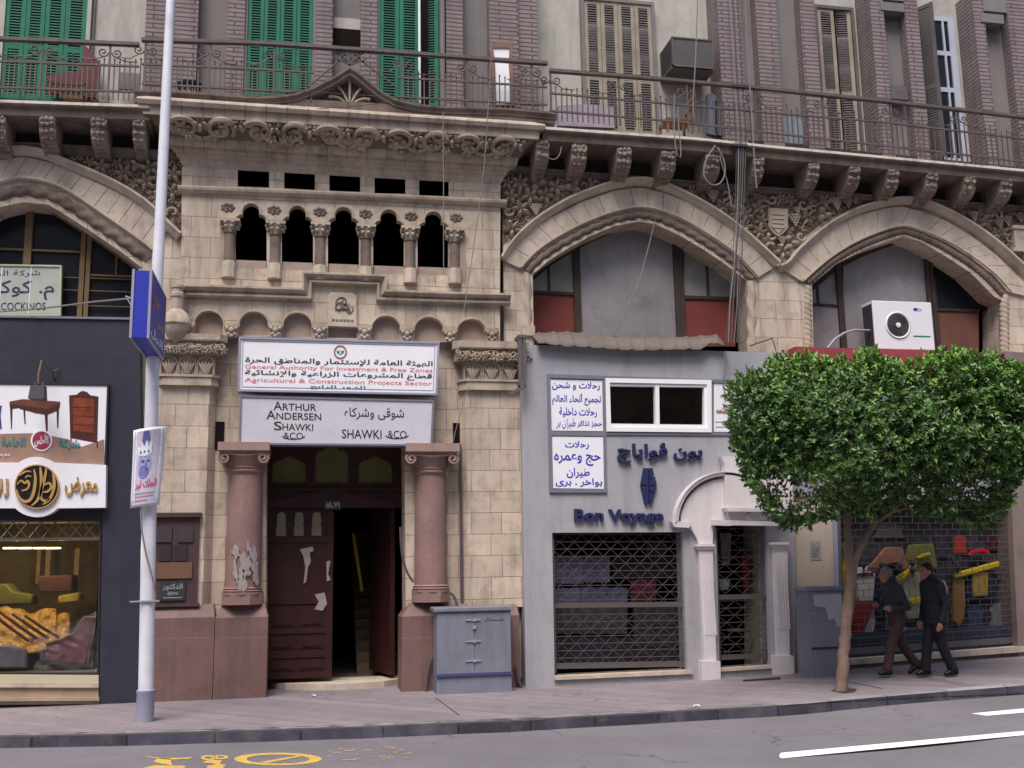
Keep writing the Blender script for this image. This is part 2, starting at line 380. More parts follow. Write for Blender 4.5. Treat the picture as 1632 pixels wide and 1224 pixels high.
# ------------------------------------------------------------------ lettering
AR = {}
for ch, b, n in (('ء', 0xFE80, 1), ('آ', 0xFE81, 2), ('أ', 0xFE83, 2), ('ؤ', 0xFE85, 2), ('إ', 0xFE87, 2), ('ئ', 0xFE89, 4), ('ا', 0xFE8D, 2), ('ب', 0xFE8F, 4), ('ة', 0xFE93, 2),
                 ('ت', 0xFE95, 4), ('ث', 0xFE99, 4), ('ج', 0xFE9D, 4), ('ح', 0xFEA1, 4), ('خ', 0xFEA5, 4), ('د', 0xFEA9, 2), ('ذ', 0xFEAB, 2), ('ر', 0xFEAD, 2), ('ز', 0xFEAF, 2),
                 ('س', 0xFEB1, 4), ('ش', 0xFEB5, 4), ('ص', 0xFEB9, 4), ('ض', 0xFEBD, 4), ('ط', 0xFEC1, 4), ('ظ', 0xFEC5, 4), ('ع', 0xFEC9, 4), ('غ', 0xFECD, 4), ('ف', 0xFED1, 4),
                 ('ق', 0xFED5, 4), ('ك', 0xFED9, 4), ('ل', 0xFEDD, 4), ('م', 0xFEE1, 4), ('ن', 0xFEE5, 4), ('ه', 0xFEE9, 4), ('و', 0xFEED, 2), ('ى', 0xFEEF, 2), ('ي', 0xFEF1, 4), ('ڤ', 0xFB6A, 4)):
    AR[ch] = (b, n)
LA = {'آ': 0xFEF5, 'أ': 0xFEF7, 'إ': 0xFEF9, 'ا': 0xFEFB}
def shape_arabic(s):
    out = []; i = 0; joined = False
    while i < len(s):
        c = s[i]
        if c == 'ل' and i + 1 < len(s) and s[i + 1] in LA:
            out.append(chr(LA[s[i + 1]] + (1 if joined else 0))); joined = False; i += 2; continue
        if c in AR:
            b, n = AR[c]
            nxt = s[i + 1] if i + 1 < len(s) else ''
            fwd = n == 4 and (nxt in AR and AR[nxt][1] > 1 or nxt == 'ـ')
            prev = joined and n > 1
            out.append(chr(b + ((3 if fwd else 1) if prev else (2 if fwd else 0)))); joined = fwd
        elif c == 'ـ': out.append(c); joined = True
        else: out.append(c); joined = False
        i += 1
    return ''.join(reversed(out))
_tc = {}
def text_mesh(s, bold=0.0, shear=0.0):
    key = (s, bold, shear)
    if key not in _tc:
        c = bpy.data.curves.new('lettering', 'FONT'); c.offset = bold; c.shear = shear; c.resolution_u = 3
        c.body = shape_arabic(s) if any('\u0600' <= ch <= '\u06ff' for ch in s) else s
        o = bpy.data.objects.new('lettering', c); COL.objects.link(o)
        dg = bpy.context.evaluated_depsgraph_get(); me = bpy.data.meshes.new_from_object(o.evaluated_get(dg))
        vs = [tuple(v.co) for v in me.vertices]; fs = [tuple(p.vertices) for p in me.polygons]
        bpy.data.objects.remove(o); bpy.data.meshes.remove(me); bpy.data.curves.remove(c)
        x0 = min(v[0] for v in vs); x1 = max(v[0] for v in vs); y0 = min(v[1] for v in vs); y1 = max(v[1] for v in vs)
        _tc[key] = ([((v[0] - x0) / (x1 - x0), (v[1] - y0) / (y1 - y0)) for v in vs], fs)
    return _tc[key]
def letters(mb, s, quad, Y, depth=.0, bold=0.0, shear=0.0):
    """quad: pixel corners TL, TR, BR, BL of the writing on the plane y=Y; depth > 0 makes raised letters."""
    vs, fs = text_mesh(s, bold, shear)
    tl, tr, br, bl = [P(a, b, Y) for a, b in quad]
    pts = [(tl * (1 - u) + tr * u) * v + (bl * (1 - u) + br * u) * (1 - v) for u, v in vs]
    if depth <= 0:
        return mb.add(pts, fs)
    n = len(pts); back = [p + Vector((0, depth, 0)) for p in pts]
    cnt = {}
    for f in fs:
        for a, b in zip(f, f[1:] + f[:1]):
            cnt[(min(a, b), max(a, b))] = cnt.get((min(a, b), max(a, b)), 0) + 1
    side = [(a, b, b + n, a + n) for (a, b), k in cnt.items() if k == 1]
    return mb.add(pts + back, list(fs) + side)
def rect_q(x0, y0, x1, y1, s0=0.0):   # pixel rectangle with an optional fall of s0 px per px to the right
    d = (x1 - x0) * s0
    return [(x0, y0), (x1, y0 + d), (x1, y1 + d), (x0, y1)]
# ================================================================== THE GROUND
ROADZ = -0.13
kerb_px = [(-60, 1174), (0, 1173), (110, 1171.5), (219, 1169), (410, 1163.5), (576, 1158), (810, 1148.5), (1019, 1136.5), (1212, 1126), (1392, 1110), (1632, 1091), (1720, 1083)]
kt = [GG(a, b, 0.0) for a, b in kerb_px]
kt = [Vector((-60, kt[0].y - .1, 0))] + kt + [Vector((16, kt[-1].y + .1, rise(16))), Vector((60, kt[-1].y + .5, rise(16)))]
mb = MB()
n = len(kt)
mb.add([(p.x, p.y + .16, p.z) for p in kt] + [(p.x, 6, p.z) for p in kt], [(i, i + 1, n + i + 1, n + i) for i in range(n - 1)])
mb.build('pavement', M['paving'], smooth=None, kind='structure')
mb = MB()
prof = [(.16, -.3), (.16, .004), (.03, .006), (.0, -.012), (-.012, ROADZ - .2)]
vs = []; fs = []
jit = random.Random(3)
fine = []
for a, b in zip(kt, kt[1:]):
    m = max(1, int((b - a).length / .5)) if (b - a).length < 20 else 8
    for k in range(m): fine.append(a.lerp(b, k / m))
fine.append(kt[-1])
for p in fine:
    e = jit.uniform(-.016, .016)
    vs += [(p.x, p.y + o + (e if o < .1 else 0), z + p.z) for o, z in prof]
for i in range(len(fine) - 1):
    fs += [(i * 5 + k, i * 5 + k + 1, (i + 1) * 5 + k + 1, (i + 1) * 5 + k) for k in range(4)]
mb.add(vs, fs); kerb = mb.build('kerb', M['kerbstone'], smooth=20, kind='structure')
kerb.data.materials.append(M['kerb_face'])
for i, p in enumerate(kerb.data.polygons):
    if p.index % 4 == 3: p.material_index = 1
rx = [-400, 5.6] + [6 + .5 * i for i in range(21)] + [400]
MB().add([(x, -400, ROADZ + rise(x)) for x in rx] + [(x, 2, ROADZ + rise(x)) for x in rx], [(i, i + 1, len(rx) + i + 1, len(rx) + i) for i in range(len(rx) - 1)]).build('road', M['asphalt'], smooth=None, kind='structure')
def marking(name, mb, m):
    o = mb.build(name, m, smooth=None, recalc=False, kind='structure'); return o
def gpoly(mb, pts, z=ROADZ + .004, hole=None):
    q = [GG(a, b, z) for a, b in pts]
    if hole:
        h = [GG(a, b, z) for a, b in hole]; n = len(q)
        mb.add(q + h, [(i, (i + 1) % n, n + (i + 1) % n, n + i) for i in range(n)])
    else: mb.add(q, [tuple(range(len(q)))])
mb = MB(); gpoly(mb, [(1243, 1201), (1246, 1199.5), (1632, 1165), (1720, 1157), (1720, 1163), (1632, 1171.5), (1246, 1208.5), (1242, 1206)]); marking('lane_marking', mb, M['road_white'])
mb = MB(); gpoly(mb, [(1548, 1137), (1632, 1129), (1720, 1121), (1720, 1126), (1632, 1135.5), (1572, 1140.6)]); marking('lane_marking', mb, M['road_white'])
def ell(cx, cy, rx, ry, n=40): return [(cx + rx * math.cos(2 * math.pi * i / n), cy + ry * math.sin(2 * math.pi * i / n)) for i in range(n)]
mb = MB(); gpoly(mb, ell(443, 1209.6, 70, 10), hole=ell(443, 1209.8, 50, 7.2)); gpoly(mb, [(414, 1214.5), (478, 1203.4), (489, 1203.8), (425, 1216)])
marking('no_stopping_marking', mb, M['road_yellow'])
mb = MB()
gpoly(mb, [(232, 1205.5), (262, 1208), (290, 1207.5), (309, 1206.5), (300, 1209.4), (270, 1210.6), (236, 1207)])
gpoly(mb, [(244, 1214), (252, 1208), (272, 1209), (274, 1220), (258, 1217)]); gpoly(mb, [(228, 1224), (246, 1219.5), (296, 1220.5), (292, 1228), (228, 1230)])
gpoly(mb, ell(332, 1207.4, 12, 4), hole=ell(332, 1207.4, 6, 1.7)); gpoly(mb, ell(352, 1206.6, 12, 3.4), hole=ell(352, 1206.6, 6, 1.4))
gpoly(mb, [(322, 1215), (334, 1210.5), (354, 1212), (350, 1218)]); gpoly(mb, [(330, 1221), (345, 1217.5), (360, 1218.5), (352, 1228), (330, 1230)])
marking('yellow_lettering_marking', mb, M['road_yellow'])
mb = MB(); rr = random.Random(5)
for _ in range(26):
    x = rr.uniform(520, 650); y = 1192 + rr.uniform(0, 20) - (x - 520) * .03; l = rr.uniform(5, 16); q = rr.uniform(-.9, .4)
    gpoly(mb, [(x, y), (x + l, y + q), (x + l - 1, y + q + 1.3), (x + 1, y + 1.4)])
marking('worn_yellow_marking', mb, M['road_faded'])
# scraps of litter
for k, (x, y, s_, lab) in enumerate(((1050, 1148, .09, 'crumpled white paper scrap lying on the road against the kerb'), (1110, 1126, .04, 'tiny white scrap lying on the kerb edge'), (500, 1109, .035, 'small white scrap on the pavement before the doorstep'))):
    z = ROADZ if y > 1140 else 0.005
    g = G(x, y, z); mb = MB(); rr = random.Random(k)
    vs = []
    for j in range(5):
        for i in range(5): vs.append((g.x + (i - 2) * s_ * .6, g.y + (j - 2) * s_ * .3, z + .004 + rr.random() * s_ * .5))
    mb.add(vs, [(j * 5 + i, j * 5 + i + 1, j * 5 + i + 6, j * 5 + i + 5) for j in range(4) for i in range(4)])
    tag(mb.build('paper_scrap', M['white'], smooth=None), lab, 'litter')

# ================================================================== THE STONE BUILDING
B = thing('stone_building', 'ornate tan stone building with pointed arches, carved cornice and brick upper floor', 'building', (2.9, 0, 0))
def part(name, mb, m, parent=B, smooth=35): return mb.build(name, M[m] if isinstance(m, str) else m, parent, smooth)

# ---- office block added unseen behind the camera to close off the low sky
ob_ = thing('added_office_block', 'plain office block added out of view across the street to close off low sky', 'building', (4, -34, ROADZ))
o = MB(); hs = []
for fl in range(5):
    for k in range(16): x = -33 + k * 4.6; hs.append([(x, 1 + fl * 3.4), (x + 2.4, 1 + fl * 3.4), (x + 2.4, 3.1 + fl * 3.4), (x, 3.1 + fl * 3.4)])
o.prism([(-36, -.2), (44, -.2), (44, 18), (-36, 18)], -34, -34.4, holes=hs); o.box(-36, 44, -48, -34.9, -.2, 17.9); o.build('wall', mat('block_render', (140, 126, 112), .9), ob_, smooth=None)
# ---- arches (pixel outlines)
A1_hood = [(796, 412), (803, 398), (826, 371), (851, 350), (880, 331), (911, 314), (954, 298), (985, 290), (1019, 286), (1044, 290), (1083, 306), (1135, 334), (1178, 365), (1220, 403), (1238, 420)]
A1_vout = [(796, 412), (803, 404), (826, 381), (877, 347), (929, 321), (980, 304), (1019, 299), (1057, 307), (1096, 322), (1135, 344), (1186, 380), (1220, 414), (1232, 428)]
A1_vin = [(830, 428), (851, 403.5), (885, 380), (929, 357), (975, 339), (1019, 330), (1057, 338), (1096, 355), (1135, 380), (1173, 406), (1206.6, 443)]
A1_in = [(849, 437), (872, 417), (903, 397), (941, 376), (980, 360), (1019, 353), (1044, 357), (1083, 375), (1122, 398), (1160, 424), (1190, 447)]
A2_hood = [(1238, 425), (1251, 420), (1262, 403), (1281, 385.5), (1315, 357), (1353.5, 336.6), (1392, 324), (1433, 316), (1469, 322), (1508, 338), (1546.5, 360), (1585, 388), (1624, 424), (1665, 462)]
A2_vout = [(1246, 428), (1253, 424), (1289, 391), (1328, 362), (1366, 344), (1405, 333), (1436, 329), (1469, 337), (1508, 352), (1546, 375), (1585, 404), (1624, 443), (1660, 478)]
A2_vin = [(1279, 449), (1315, 416), (1353, 391), (1392, 373), (1436, 359), (1469, 369), (1508, 386), (1546, 409), (1585, 439), (1607, 465)]
A2_in = [(1294, 453), (1335, 419), (1379, 397), (1418, 383), (1441, 376), (1469, 386), (1508, 409), (1546, 434), (1585, 473)]
A0_hood = [(-130, 300), (-80, 268), (-40, 250), (0, 241), (38, 237), (77, 244), (103, 257), (144, 273), (185, 291), (229, 317), (256, 340), (272, 358), (291, 375)]
A0_vout = [(-130, 312), (-80, 281), (-40, 263), (0, 255), (38, 250), (77, 258), (103, 269), (144, 286), (185, 305), (229, 330), (254, 352), (266, 366)]
A0_vin = [(-140, 380), (-90, 340), (-50, 310), (0, 292), (38, 284), (87, 294), (120, 312), (154, 336), (200, 367), (239, 396), (243, 400)]
A0_in = [(-130, 420), (-90, 380), (-40, 348), (0, 330), (38, 322), (77, 326), (110, 346), (150, 372), (190, 399), (228, 428)]

# ---- the wall behind the arcade, one comb-shaped slab for the right, one for the left
REV = .62
w1 = [(800, 262), (1000, 280), (1200, 300), (1400, 316), (1720, 346), (1740, 1030), (1616, 1040), (1607, 760), (1600, 480)] + list(reversed(A2_in)) + [(1298, 620), (1300, 1060), (1212, 1066), (1206, 600)] + list(reversed(A1_in)) + [(852, 600), (862, 1078), (812, 1080)]
mb = MB(); mb.pprism(w1, 0.0, REV); part('arcade_wall', mb, 'stone', smooth=20)
w0 = [(-140, 236), (100, 240), (293, 256), (287, 520), (276, 1100), (222, 1100), (226, 700)] + list(reversed(A0_in)) + [(-140, 420)]
mb = MB(); mb.pprism(w0, 0.0, REV); part('arcade_wall', mb, 'stone', smooth=20)

def arch(hood, vout, vin, inn, nv, rope='rope'):
    # hood mould
    h = XZ(smooth_path(hood, 60, 2)); o = MB()
    o.sweep(list(reversed(h)), [(0.0, .0), (0.0, -.17), (.03, -.17), (.05, -.15), (.05, -.13), (.09, -.10), (.12, -.05), (.12, 0)])
    part('arch_hood', o, 'stone_pale')
    # voussoirs: separate wedges with open joints
    a = resample(vout, nv * 4 + 1); b = resample(vin, nv * 4 + 1); o = MB()
    ax = XZ(a, -.05); bx = XZ(b, -.05)
    for k in range(nv):
        A = ax[k * 4:k * 4 + 5]; C = bx[k * 4:k * 4 + 5]
        def shrink(l):
            (x0, z0), (x1, z1) = l[0], l[1]; (x3, z3), (x4, z4) = l[-2], l[-1]
            d = math.hypot(x1 - x0, z1 - z0); t = min(.4, .004 / d)
            return [(x0 + (x1 - x0) * t, z0 + (z1 - z0) * t)] + l[1:-1] + [(x4 + (x3 - x4) * t, z4 + (z3 - z4) * t)]
        o.prism(shrink(A) + list(reversed(shrink(C))), -.05 - .004 * (k % 2), .0)
    part('voussoir', o, 'stone_pale', smooth=20)
    # thin fillet between voussoirs and roll
    v = XZ(smooth_path(vin, 60, 2)); o = MB()
    o.sweep(v, [(.035, 0.0), (.035, -.075), (.0, -.075), (-.02, -.03), (-.02, 0.0)]); part('arch_fillet', o, 'stone_pale')
def roll(path, r, twist, amp, name='rope_moulding', y=.03, m='soot'):
    p = [Vector((x, y, z)) for x, z in XZ(path, 0.0)]
    L = sum((b - a).length for a, b in zip(p, p[1:])); n = max(12, int(L / .03)); q = resample([(v.x, v.z) for v in p], n)
    seg = 12; vs = []; s_ = 0
    for i, (x, z) in enumerate(q):
        a = q[max(0, i - 1)]; b = q[min(n - 1, i + 1)]; L_ = math.hypot(b[0] - a[0], b[1] - a[1]); t = ((b[0] - a[0]) / L_, (b[1] - a[1]) / L_)
        s_ = L * i / (n - 1)
        for k in range(seg):
            th = 2 * math.pi * k / seg; rr = r * (1 + amp * math.cos(2 * th - s_ * twist))
            vs.append((x - t[1] * rr * math.cos(th), y + rr * math.sin(th), z + t[0] * rr * math.cos(th)))
    fs = [(i * seg + k, i * seg + (k + 1) % seg, (i + 1) * seg + (k + 1) % seg, (i + 1) * seg + k) for i in range(n - 1) for k in range(seg)]
    o = MB().add(vs, fs); part(name, o, m, smooth=60)
def midpath(a, b, n=40, t=.5):
    A = resample(a, n); C = resample(b, n); return [(p[0] * (1 - t) + q[0] * t, p[1] * (1 - t) + q[1] * t) for p, q in zip(A, C)]
arch(A1_hood, A1_vout, A1_vin, A1_in, 19)
arch(A2_hood, A2_vout, A2_vin, A2_in, 19)
arch(A0_hood, A0_vout, A0_vin, A0_in, 19)
roll(smooth_path(midpath(A1_vin, A1_in, 40, .5), 60, 1), .075, 30, .13)
roll(smooth_path(midpath(A2_vin, A2_in, 40, .45), 60, 1), .075, 70, .10)
roll(smooth_path(midpath(A0_vin, A0_in, 40, .5), 60, 1), .09, 26, .13)
for x0, y0, y1, tw in ((840, 434, 520, 16), (1198, 446, 548, 16), (1287, 455, 556, 70), (1602, 470, 560, 70), (233, 412, 430, 14)):
    roll([(x0, y0), (x0 + 1, y1)], .078, tw, .15, 'jamb_shaft', .04, 'stone_plain')
    o = MB(); c = P(x0 + 1, y1, 0); o.box(c.x - .11, c.x + .11, -.05, .14, c.z - .16, c.z + .0); part('shaft_base', o, 'stone_plain')

# ---- carved spandrels: vine leaves, grapes and scrolls
def inside(poly, x, y):
    c = False; j = len(poly) - 1
    for i in range(len(poly)):
        if (poly[i][1] > y) != (poly[j][1] > y) and x < (poly[j][0] - poly[i][0]) * (y - poly[i][1]) / (poly[j][1] - poly[i][1]) + poly[i][0]: c = not c
        j = i
    return c
def leaf_boss(o, c, r, rot, lobes, rnd, y=0.0):
    rings = [(0, .02), (.3, .06), (.62, .095), (.85, .065), (1.0, -.01)]; seg = 24; vs = [(c[0], y - .04 * r / .1, c[1])]
    for f, h in rings[1:]:
        for k in range(seg):
            a = 2 * math.pi * k / seg
            rr = r * f * (1 + .42 * f * math.cos(lobes * a)) * (1 + .05 * rnd.uniform(-1, 1))
            vs.append((c[0] + rr * math.cos(a + rot), y - h * r / .1 * (1 + .55 * math.cos(lobes * a)) * .8, c[1] + rr * math.sin(a + rot)))
    fs = [(0, 1 + k, 1 + (k + 1) % seg) for k in range(seg)]
    for i in range(3):
        fs += [(1 + i * seg + k, 1 + i * seg + (k + 1) % seg, 1 + (i + 1) * seg + (k + 1) % seg, 1 + (i + 1) * seg + k) for k in range(seg)]
    o.add(vs, fs)
def spiral(c, r, turns, a0, hand, y, n=22):
    return [Vector((c[0] + r * (1 - .8 * i / n) * math.cos(a0 + hand * turns * 2 * math.pi * i / n), y - .02 * i / n, c[1] + r * (1 - .8 * i / n) * math.sin(a0 + hand * turns * 2 * math.pi * i / n))) for i in range(n + 1)]
def carving(poly, seed, n, rmin, rmax, y=-.004, avoid=()):
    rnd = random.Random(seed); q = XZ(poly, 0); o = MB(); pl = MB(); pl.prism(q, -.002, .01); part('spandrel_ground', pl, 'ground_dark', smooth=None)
    x0 = min(p[0] for p in q); x1 = max(p[0] for p in q); z0 = min(p[1] for p in q); z1 = max(p[1] for p in q)
    done = []; tries = 0
    while len(done) < n and tries < 9000:
        tries += 1; r = rmax - (rmax - rmin) * min(1, tries / 2500.0); x = rnd.uniform(x0, x1); z = rnd.uniform(z0, z1)
        if not all(inside(q, x + r * .8 * math.cos(t), z + r * .8 * math.sin(t)) for t in (0, 1.57, 3.14, 4.71)): continue
        if any((x - a) ** 2 + (z - b) ** 2 < (.9 * (r + s)) ** 2 for a, b, s in done): continue
        if any(abs(x - a) < w_ + r and abs(z - b) < h_ + r for a, b, w_, h_ in avoid): continue
        done.append((x, z, r)); kind = rnd.random()
        if kind < .2 and r > .06:
            for i in range(5):
                for j in range(5 - i):
                    o.ball((x + (j - (4 - i) / 2) * r * .42, y - .05 - .05 * math.cos((j - (4 - i) / 2) * .7), z + r * .75 - i * r * .4), r * .24, 6, 4)
        elif kind < .30:
            o.tube(spiral((x, z), r * .95, .9, rnd.uniform(0, 6.3), rnd.choice((-1, 1)), y - .045), [r * .26 * (1 - .4 * i / 22) for i in range(23)], 6)
        else:
            leaf_boss(o, (x, z), r, rnd.uniform(0, 6.3), rnd.choice((3, 5, 5, 6)), rnd, y)
    part('spandrel_carving', o, 'carved', smooth=40)
carving([(800, 274), (1000, 290), (985, 288), (951, 296), (908, 311), (878, 328), (848, 347), (823, 368), (802, 392)], 1, 95, .035, .13)
sh = P(1240.5, 352)
carving([(1052, 292), (1176, 304), (1300, 314), (1425, 316), (1390, 321), (1351, 334), (1312, 354), (1278, 382), (1259, 400), (1250, 413), (1235, 415), (1222, 400), (1181, 362), (1138, 331), (1086, 303)], 2, 170, .03, .12, avoid=((sh.x, sh.z, .15, .23),))
carving([(1480, 323), (1632, 338), (1700, 345), (1690, 470), (1627, 421), (1588, 385), (1549, 357), (1511, 335)], 3, 110, .035, .1)
carving([(90, 246), (292, 258), (290, 370), (275, 356), (259, 337), (231, 313), (188, 288), (147, 270), (106, 253)], 4, 90, .03, .12)
o = MB()
shp = [(1225, 331), (1256, 333), (1256, 362), (1250, 370), (1241, 377), (1231, 369), (1225, 360)]
o.pprism(shp, -.10, .0); o.pprism([(1228, 335), (1253, 337), (1253, 360), (1247, 367), (1241, 372), (1234, 366), (1228, 358)], -.115, -.09)
for k in range(4): o.pbox(1231, 340 + k * 7, 1250, 342 + k * 7, -.128, -.112)
part('shield', o, 'stone_plain')
# a small lantern bracket in the rightmost spandrel
o = MB(); o.pbox(1617, 364, 1634, 396, -.14, 0); o.pbox(1614, 359, 1637, 364, -.17, 0); o.pbox(1616, 396, 1635, 400, -.16, 0); part('carved_niche', o, 'stone_pale')

# ---- string courses, balcony slabs, corbels
def hmould(name, line, prof, m, Y=0.0, n=30):
    o = MB(); o.sweep(XZ(resample(line, n), Y), prof); return part(name, o, m)
STR_R = [(806, 268), (815, 269), (1000, 284), (1176, 299), (1400, 316), (1632, 332), (1720, 339)]
hmould('string_course', STR_R, [(0, .0), (0, -.14), (-.03, -.14), (-.05, -.10), (-.08, -.09), (-.11, -.04), (-.11, 0)], 'soot')
STR_L = [(-140, 226), (0, 230), (100, 235), (240, 243), (284, 246)]
hmould('string_course', STR_L, [(0, .0), (0, -.14), (-.03, -.14), (-.06, -.10), (-.09, -.09), (-.14, -.04), (-.14, 0)], 'soot')
SLY = -.62
SLAB_R = [(866, 203), (1119, 221), (1219, 232), (1400, 249), (1632, 271), (1720, 280)]
SLAB_L = [(-140, 157), (0, 160), (219, 168), (238, 169)]
for line in (SLAB_R, SLAB_L):
    hmould('balcony_slab', line, [(0, .1), (0, SLY - .05), (-.05, SLY - .05), (-.075, SLY - .03), (-.085, SLY), (-.19, SLY + .02), (-.2, SLY + .06), (-.21, .1)], 'soot', SLY - .05)
for line in (SLAB_R, SLAB_L):
    hmould('slab_nosing', [(a_, b_ - .6) for a_, b_ in line], [(.006, .0), (.006, SLY - .058), (-.038, SLY - .058), (-.038, SLY - .02)], 'nosing', SLY - .05)
SOOT_SHADE = mat('shaded_soot_wall', (64, 56, 53), .95, .3, 3, .4, 60)
# back wall between slab and string course, soot darkened further to paint in the balcony shade
o = MB(); o.pprism([(815, 205), (1219, 225), (1720, 276), (1720, 345), (1219, 308), (815, 276)], 0.02, .3); part('corbel_wall', o, SOOT_SHADE)
o = MB(); o.pprism([(-140, 160), (300, 172), (300, 256), (-140, 236)], 0.02, .3); part('corbel_wall', o, SOOT_SHADE)
corb_prof = [(0, 0), (-.56, 0), (-.585, -.05), (-.58, -.12), (-.53, -.17), (-.54, -.23), (-.50, -.31), (-.40, -.385), (-.30, -.405), (-.20, -.43), (-.10, -.47), (0, -.50)]
def corbel(xl, xr, yt, rnd):
    a = P(xl, yt, -.56); b = P(xr, yt, -.56); o = MB(); n = len(corb_prof); sc = .48 / .5
    vs = [(a.x, y, a.z + z * sc) for y, z in corb_prof] + [(b.x, y, a.z + z * sc) for y, z in corb_prof]
    o.add(vs, [tuple(range(n)), tuple(reversed(range(n, 2 * n)))] + [(i, (i + 1) % n, n + (i + 1) % n, n + i) for i in range(n)])
    cx = (a.x + b.x) / 2; hw = (b.x - a.x) / 2
    for k in range(9):                                   # carved acanthus on the face
        t = k / 8.0; j = 1 + t * 8.2; i = int(j); f = j - i
        y = corb_prof[i][0] * (1 - f) + corb_prof[i + 1][0] * f; z = corb_prof[i][1] * (1 - f) + corb_prof[i + 1][1] * f
        for s_ in (-1, 0, 1):
            o.ball((cx + s_ * hw * .58 + rnd.uniform(-.012, .012), y + .004, a.z + z * sc + rnd.uniform(-.015, .015)), .036 + rnd.uniform(-.012, .012), 7, 4, (1.0, .8, 1))
    part('corbel', o, 'corbel', smooth=50)
rnd = random.Random(11)
for xl, xr, yt in ((854, 875, 224), (911, 935, 229), (983, 1006, 234), (1053, 1077, 239), (1124, 1147, 245), (1199, 1217, 250), (1287, 1305, 258), (1352, 1370, 263), (1413, 1432, 268), (1475, 1494, 274), (1535, 1554, 279), (1593, 1612, 284), (1652, 1671, 289)):
    corbel(xl, xr, yt, rnd)
for xl, xr, yt in ((-72, -48, 180), (-14, 10, 183), (63, 89, 184), (145, 171, 186), (212, 232, 188)):
    corbel(xl, xr, yt, rnd)

# ---- the entrance bay: mitred cornice with carved frieze
BY = -.10
XL, XR = P(291, 300, BY).x, P(797, 300, BY).x
def zc(y): return P(554, y, BY).z
lev = [(0.0, 281), (.05, 272), (.05, 268), (.10, 263), (.10, 259), (.16, 253), (.17, 249), (.24, 247), (.245, 243), (.27, 234), (.33, 222), (.42, 211), (.50, 204), (.545, 202), (.56, 187), (.61, 186), (.64, 179), (.62, 176.5), (.2, 170)]
o = MB(); vs = []; fs = []
for k, (off, y) in enumerate(lev):
    z = P(554, y, BY - off).z; yb = .3
    vs += [(XL - off, yb, z), (XL - off, BY - off, z), (XR + off, BY - off, z), (XR + off, yb, z)]
    if k: fs += [((k - 1) * 4 + i, (k - 1) * 4 + i + 1, k * 4 + i + 1, k * 4 + i) for i in range(3)]
k = len(lev) - 1; fs.append((k * 4, k * 4 + 1, k * 4 + 2, k * 4 + 3))
o.add(vs, fs); part('cornice', o, 'stone_plain', smooth=25)
o = MB(); vs = []; fs = []
for k, (off, y) in enumerate([(.272, 235), (.335, 222), (.425, 211), (.502, 204.5)]):
    z = P(554, y, BY - off).z; e = .012; vs += [(XL - off - e, .3, z), (XL - off - e, BY - off - e, z), (XR + off + e, BY - off - e, z), (XR + off + e, .3, z)]
    if k: fs += [((k - 1) * 4 + i, (k - 1) * 4 + i + 1, k * 4 + i + 1, k * 4 + i) for i in range(3)]
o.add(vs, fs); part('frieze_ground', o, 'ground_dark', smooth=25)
# joints in the cornice blocks
jn = 18
for j in range(1, jn):
    o = MB()
    x = XL - .3 + (XR - XL + .6) * j / jn
    for (o1, y1), (o2, y2) in zip(lev[4:17], lev[5:18]):
        if y2 < 200 or y1 > 250 or True:
            a = Vector((x, BY - o1 - .002, P(554, y1, BY - o1).z)); b = Vector((x, BY - o2 - .002, P(554, y2, BY - o2).z))
            if XL - min(o1, o2) < x < XR + min(o1, o2): o.bar(a, b, .007, .006)
    if o.v: part('cornice_joint', o, 'soot', smooth=None)
# frieze scrolls laid along the cove
fz = [(-.27 + BY, P(554, 238, BY - .27).z), (-.33 + BY, P(554, 222, BY - .33).z), (-.50 + BY, P(554, 204, BY - .50).z)]
def cove(t):                                             # t 0 bottom .. 1 top
    if t < .45: a, b, f = fz[0], fz[1], t / .45
    else: a, b, f = fz[1], fz[2], (t - .45) / .55
    return a[0] + (b[0] - a[0]) * f, a[1] + (b[1] - a[1]) * f
o = MB(); units = 10; W = XR - XL + .5; rnd = random.Random(21)
def on(x, t, lift=.03):
    y, z = cove(max(0, min(1, t))); return Vector((x, y - lift, z))
for u in range(units):
    cx = XL - .25 + W * (u + .5) / units
    if u in (4, 5) and abs(cx - (XL + XR) / 2) < .1: continue
    hand = 1 if u % 2 else -1; a0 = .6 if hand > 0 else 2.6
    pts = [on(cx + .225 * (1 - .78 * i / 26) * math.cos(a0 + hand * 1.25 * 2 * math.pi * i / 26), .5 + .5 * (1 - .78 * i / 26) * math.sin(a0 + hand * 1.25 * 2 * math.pi * i / 26), .045) for i in range(27)]
    o.tube(pts, [.05 - .022 * i / 26 for i in range(27)], 7)
    o.tube([on(cx - .26 + .52 * i / 10, .5 + .42 * math.sin(math.pi * (i / 10 - .5)) * hand, .03) for i in range(11)], .03, 6)
    for _ in range(9):
        a = rnd.uniform(0, 6.28); rr = rnd.uniform(.16, .25)
        o.ball(on(cx + rr * math.cos(a), .5 + 2.0 * rr * math.sin(a), .015), rnd.uniform(.035, .06), 7, 4)
    leaf_boss(o, (cx + .25, on(cx, .75).z), .10, rnd.uniform(0, 6), 5, rnd, on(cx, .75).y + .02)
    yb_ = on(cx, .45).y; leaf_boss(o, (cx + rnd.uniform(-.03, .03), on(cx, .45).z), rnd.uniform(.08, .11), rnd.uniform(0, 6), rnd.choice((3, 5)), rnd, yb_ + .01)
    for q_ in range(1): leaf_boss(o, (cx + rnd.uniform(-.26, .26), on(cx, rnd.choice((.08, .92))).z), rnd.uniform(.05, .075), rnd.uniform(0, 6), 5, rnd, on(cx, .5).y - .01)
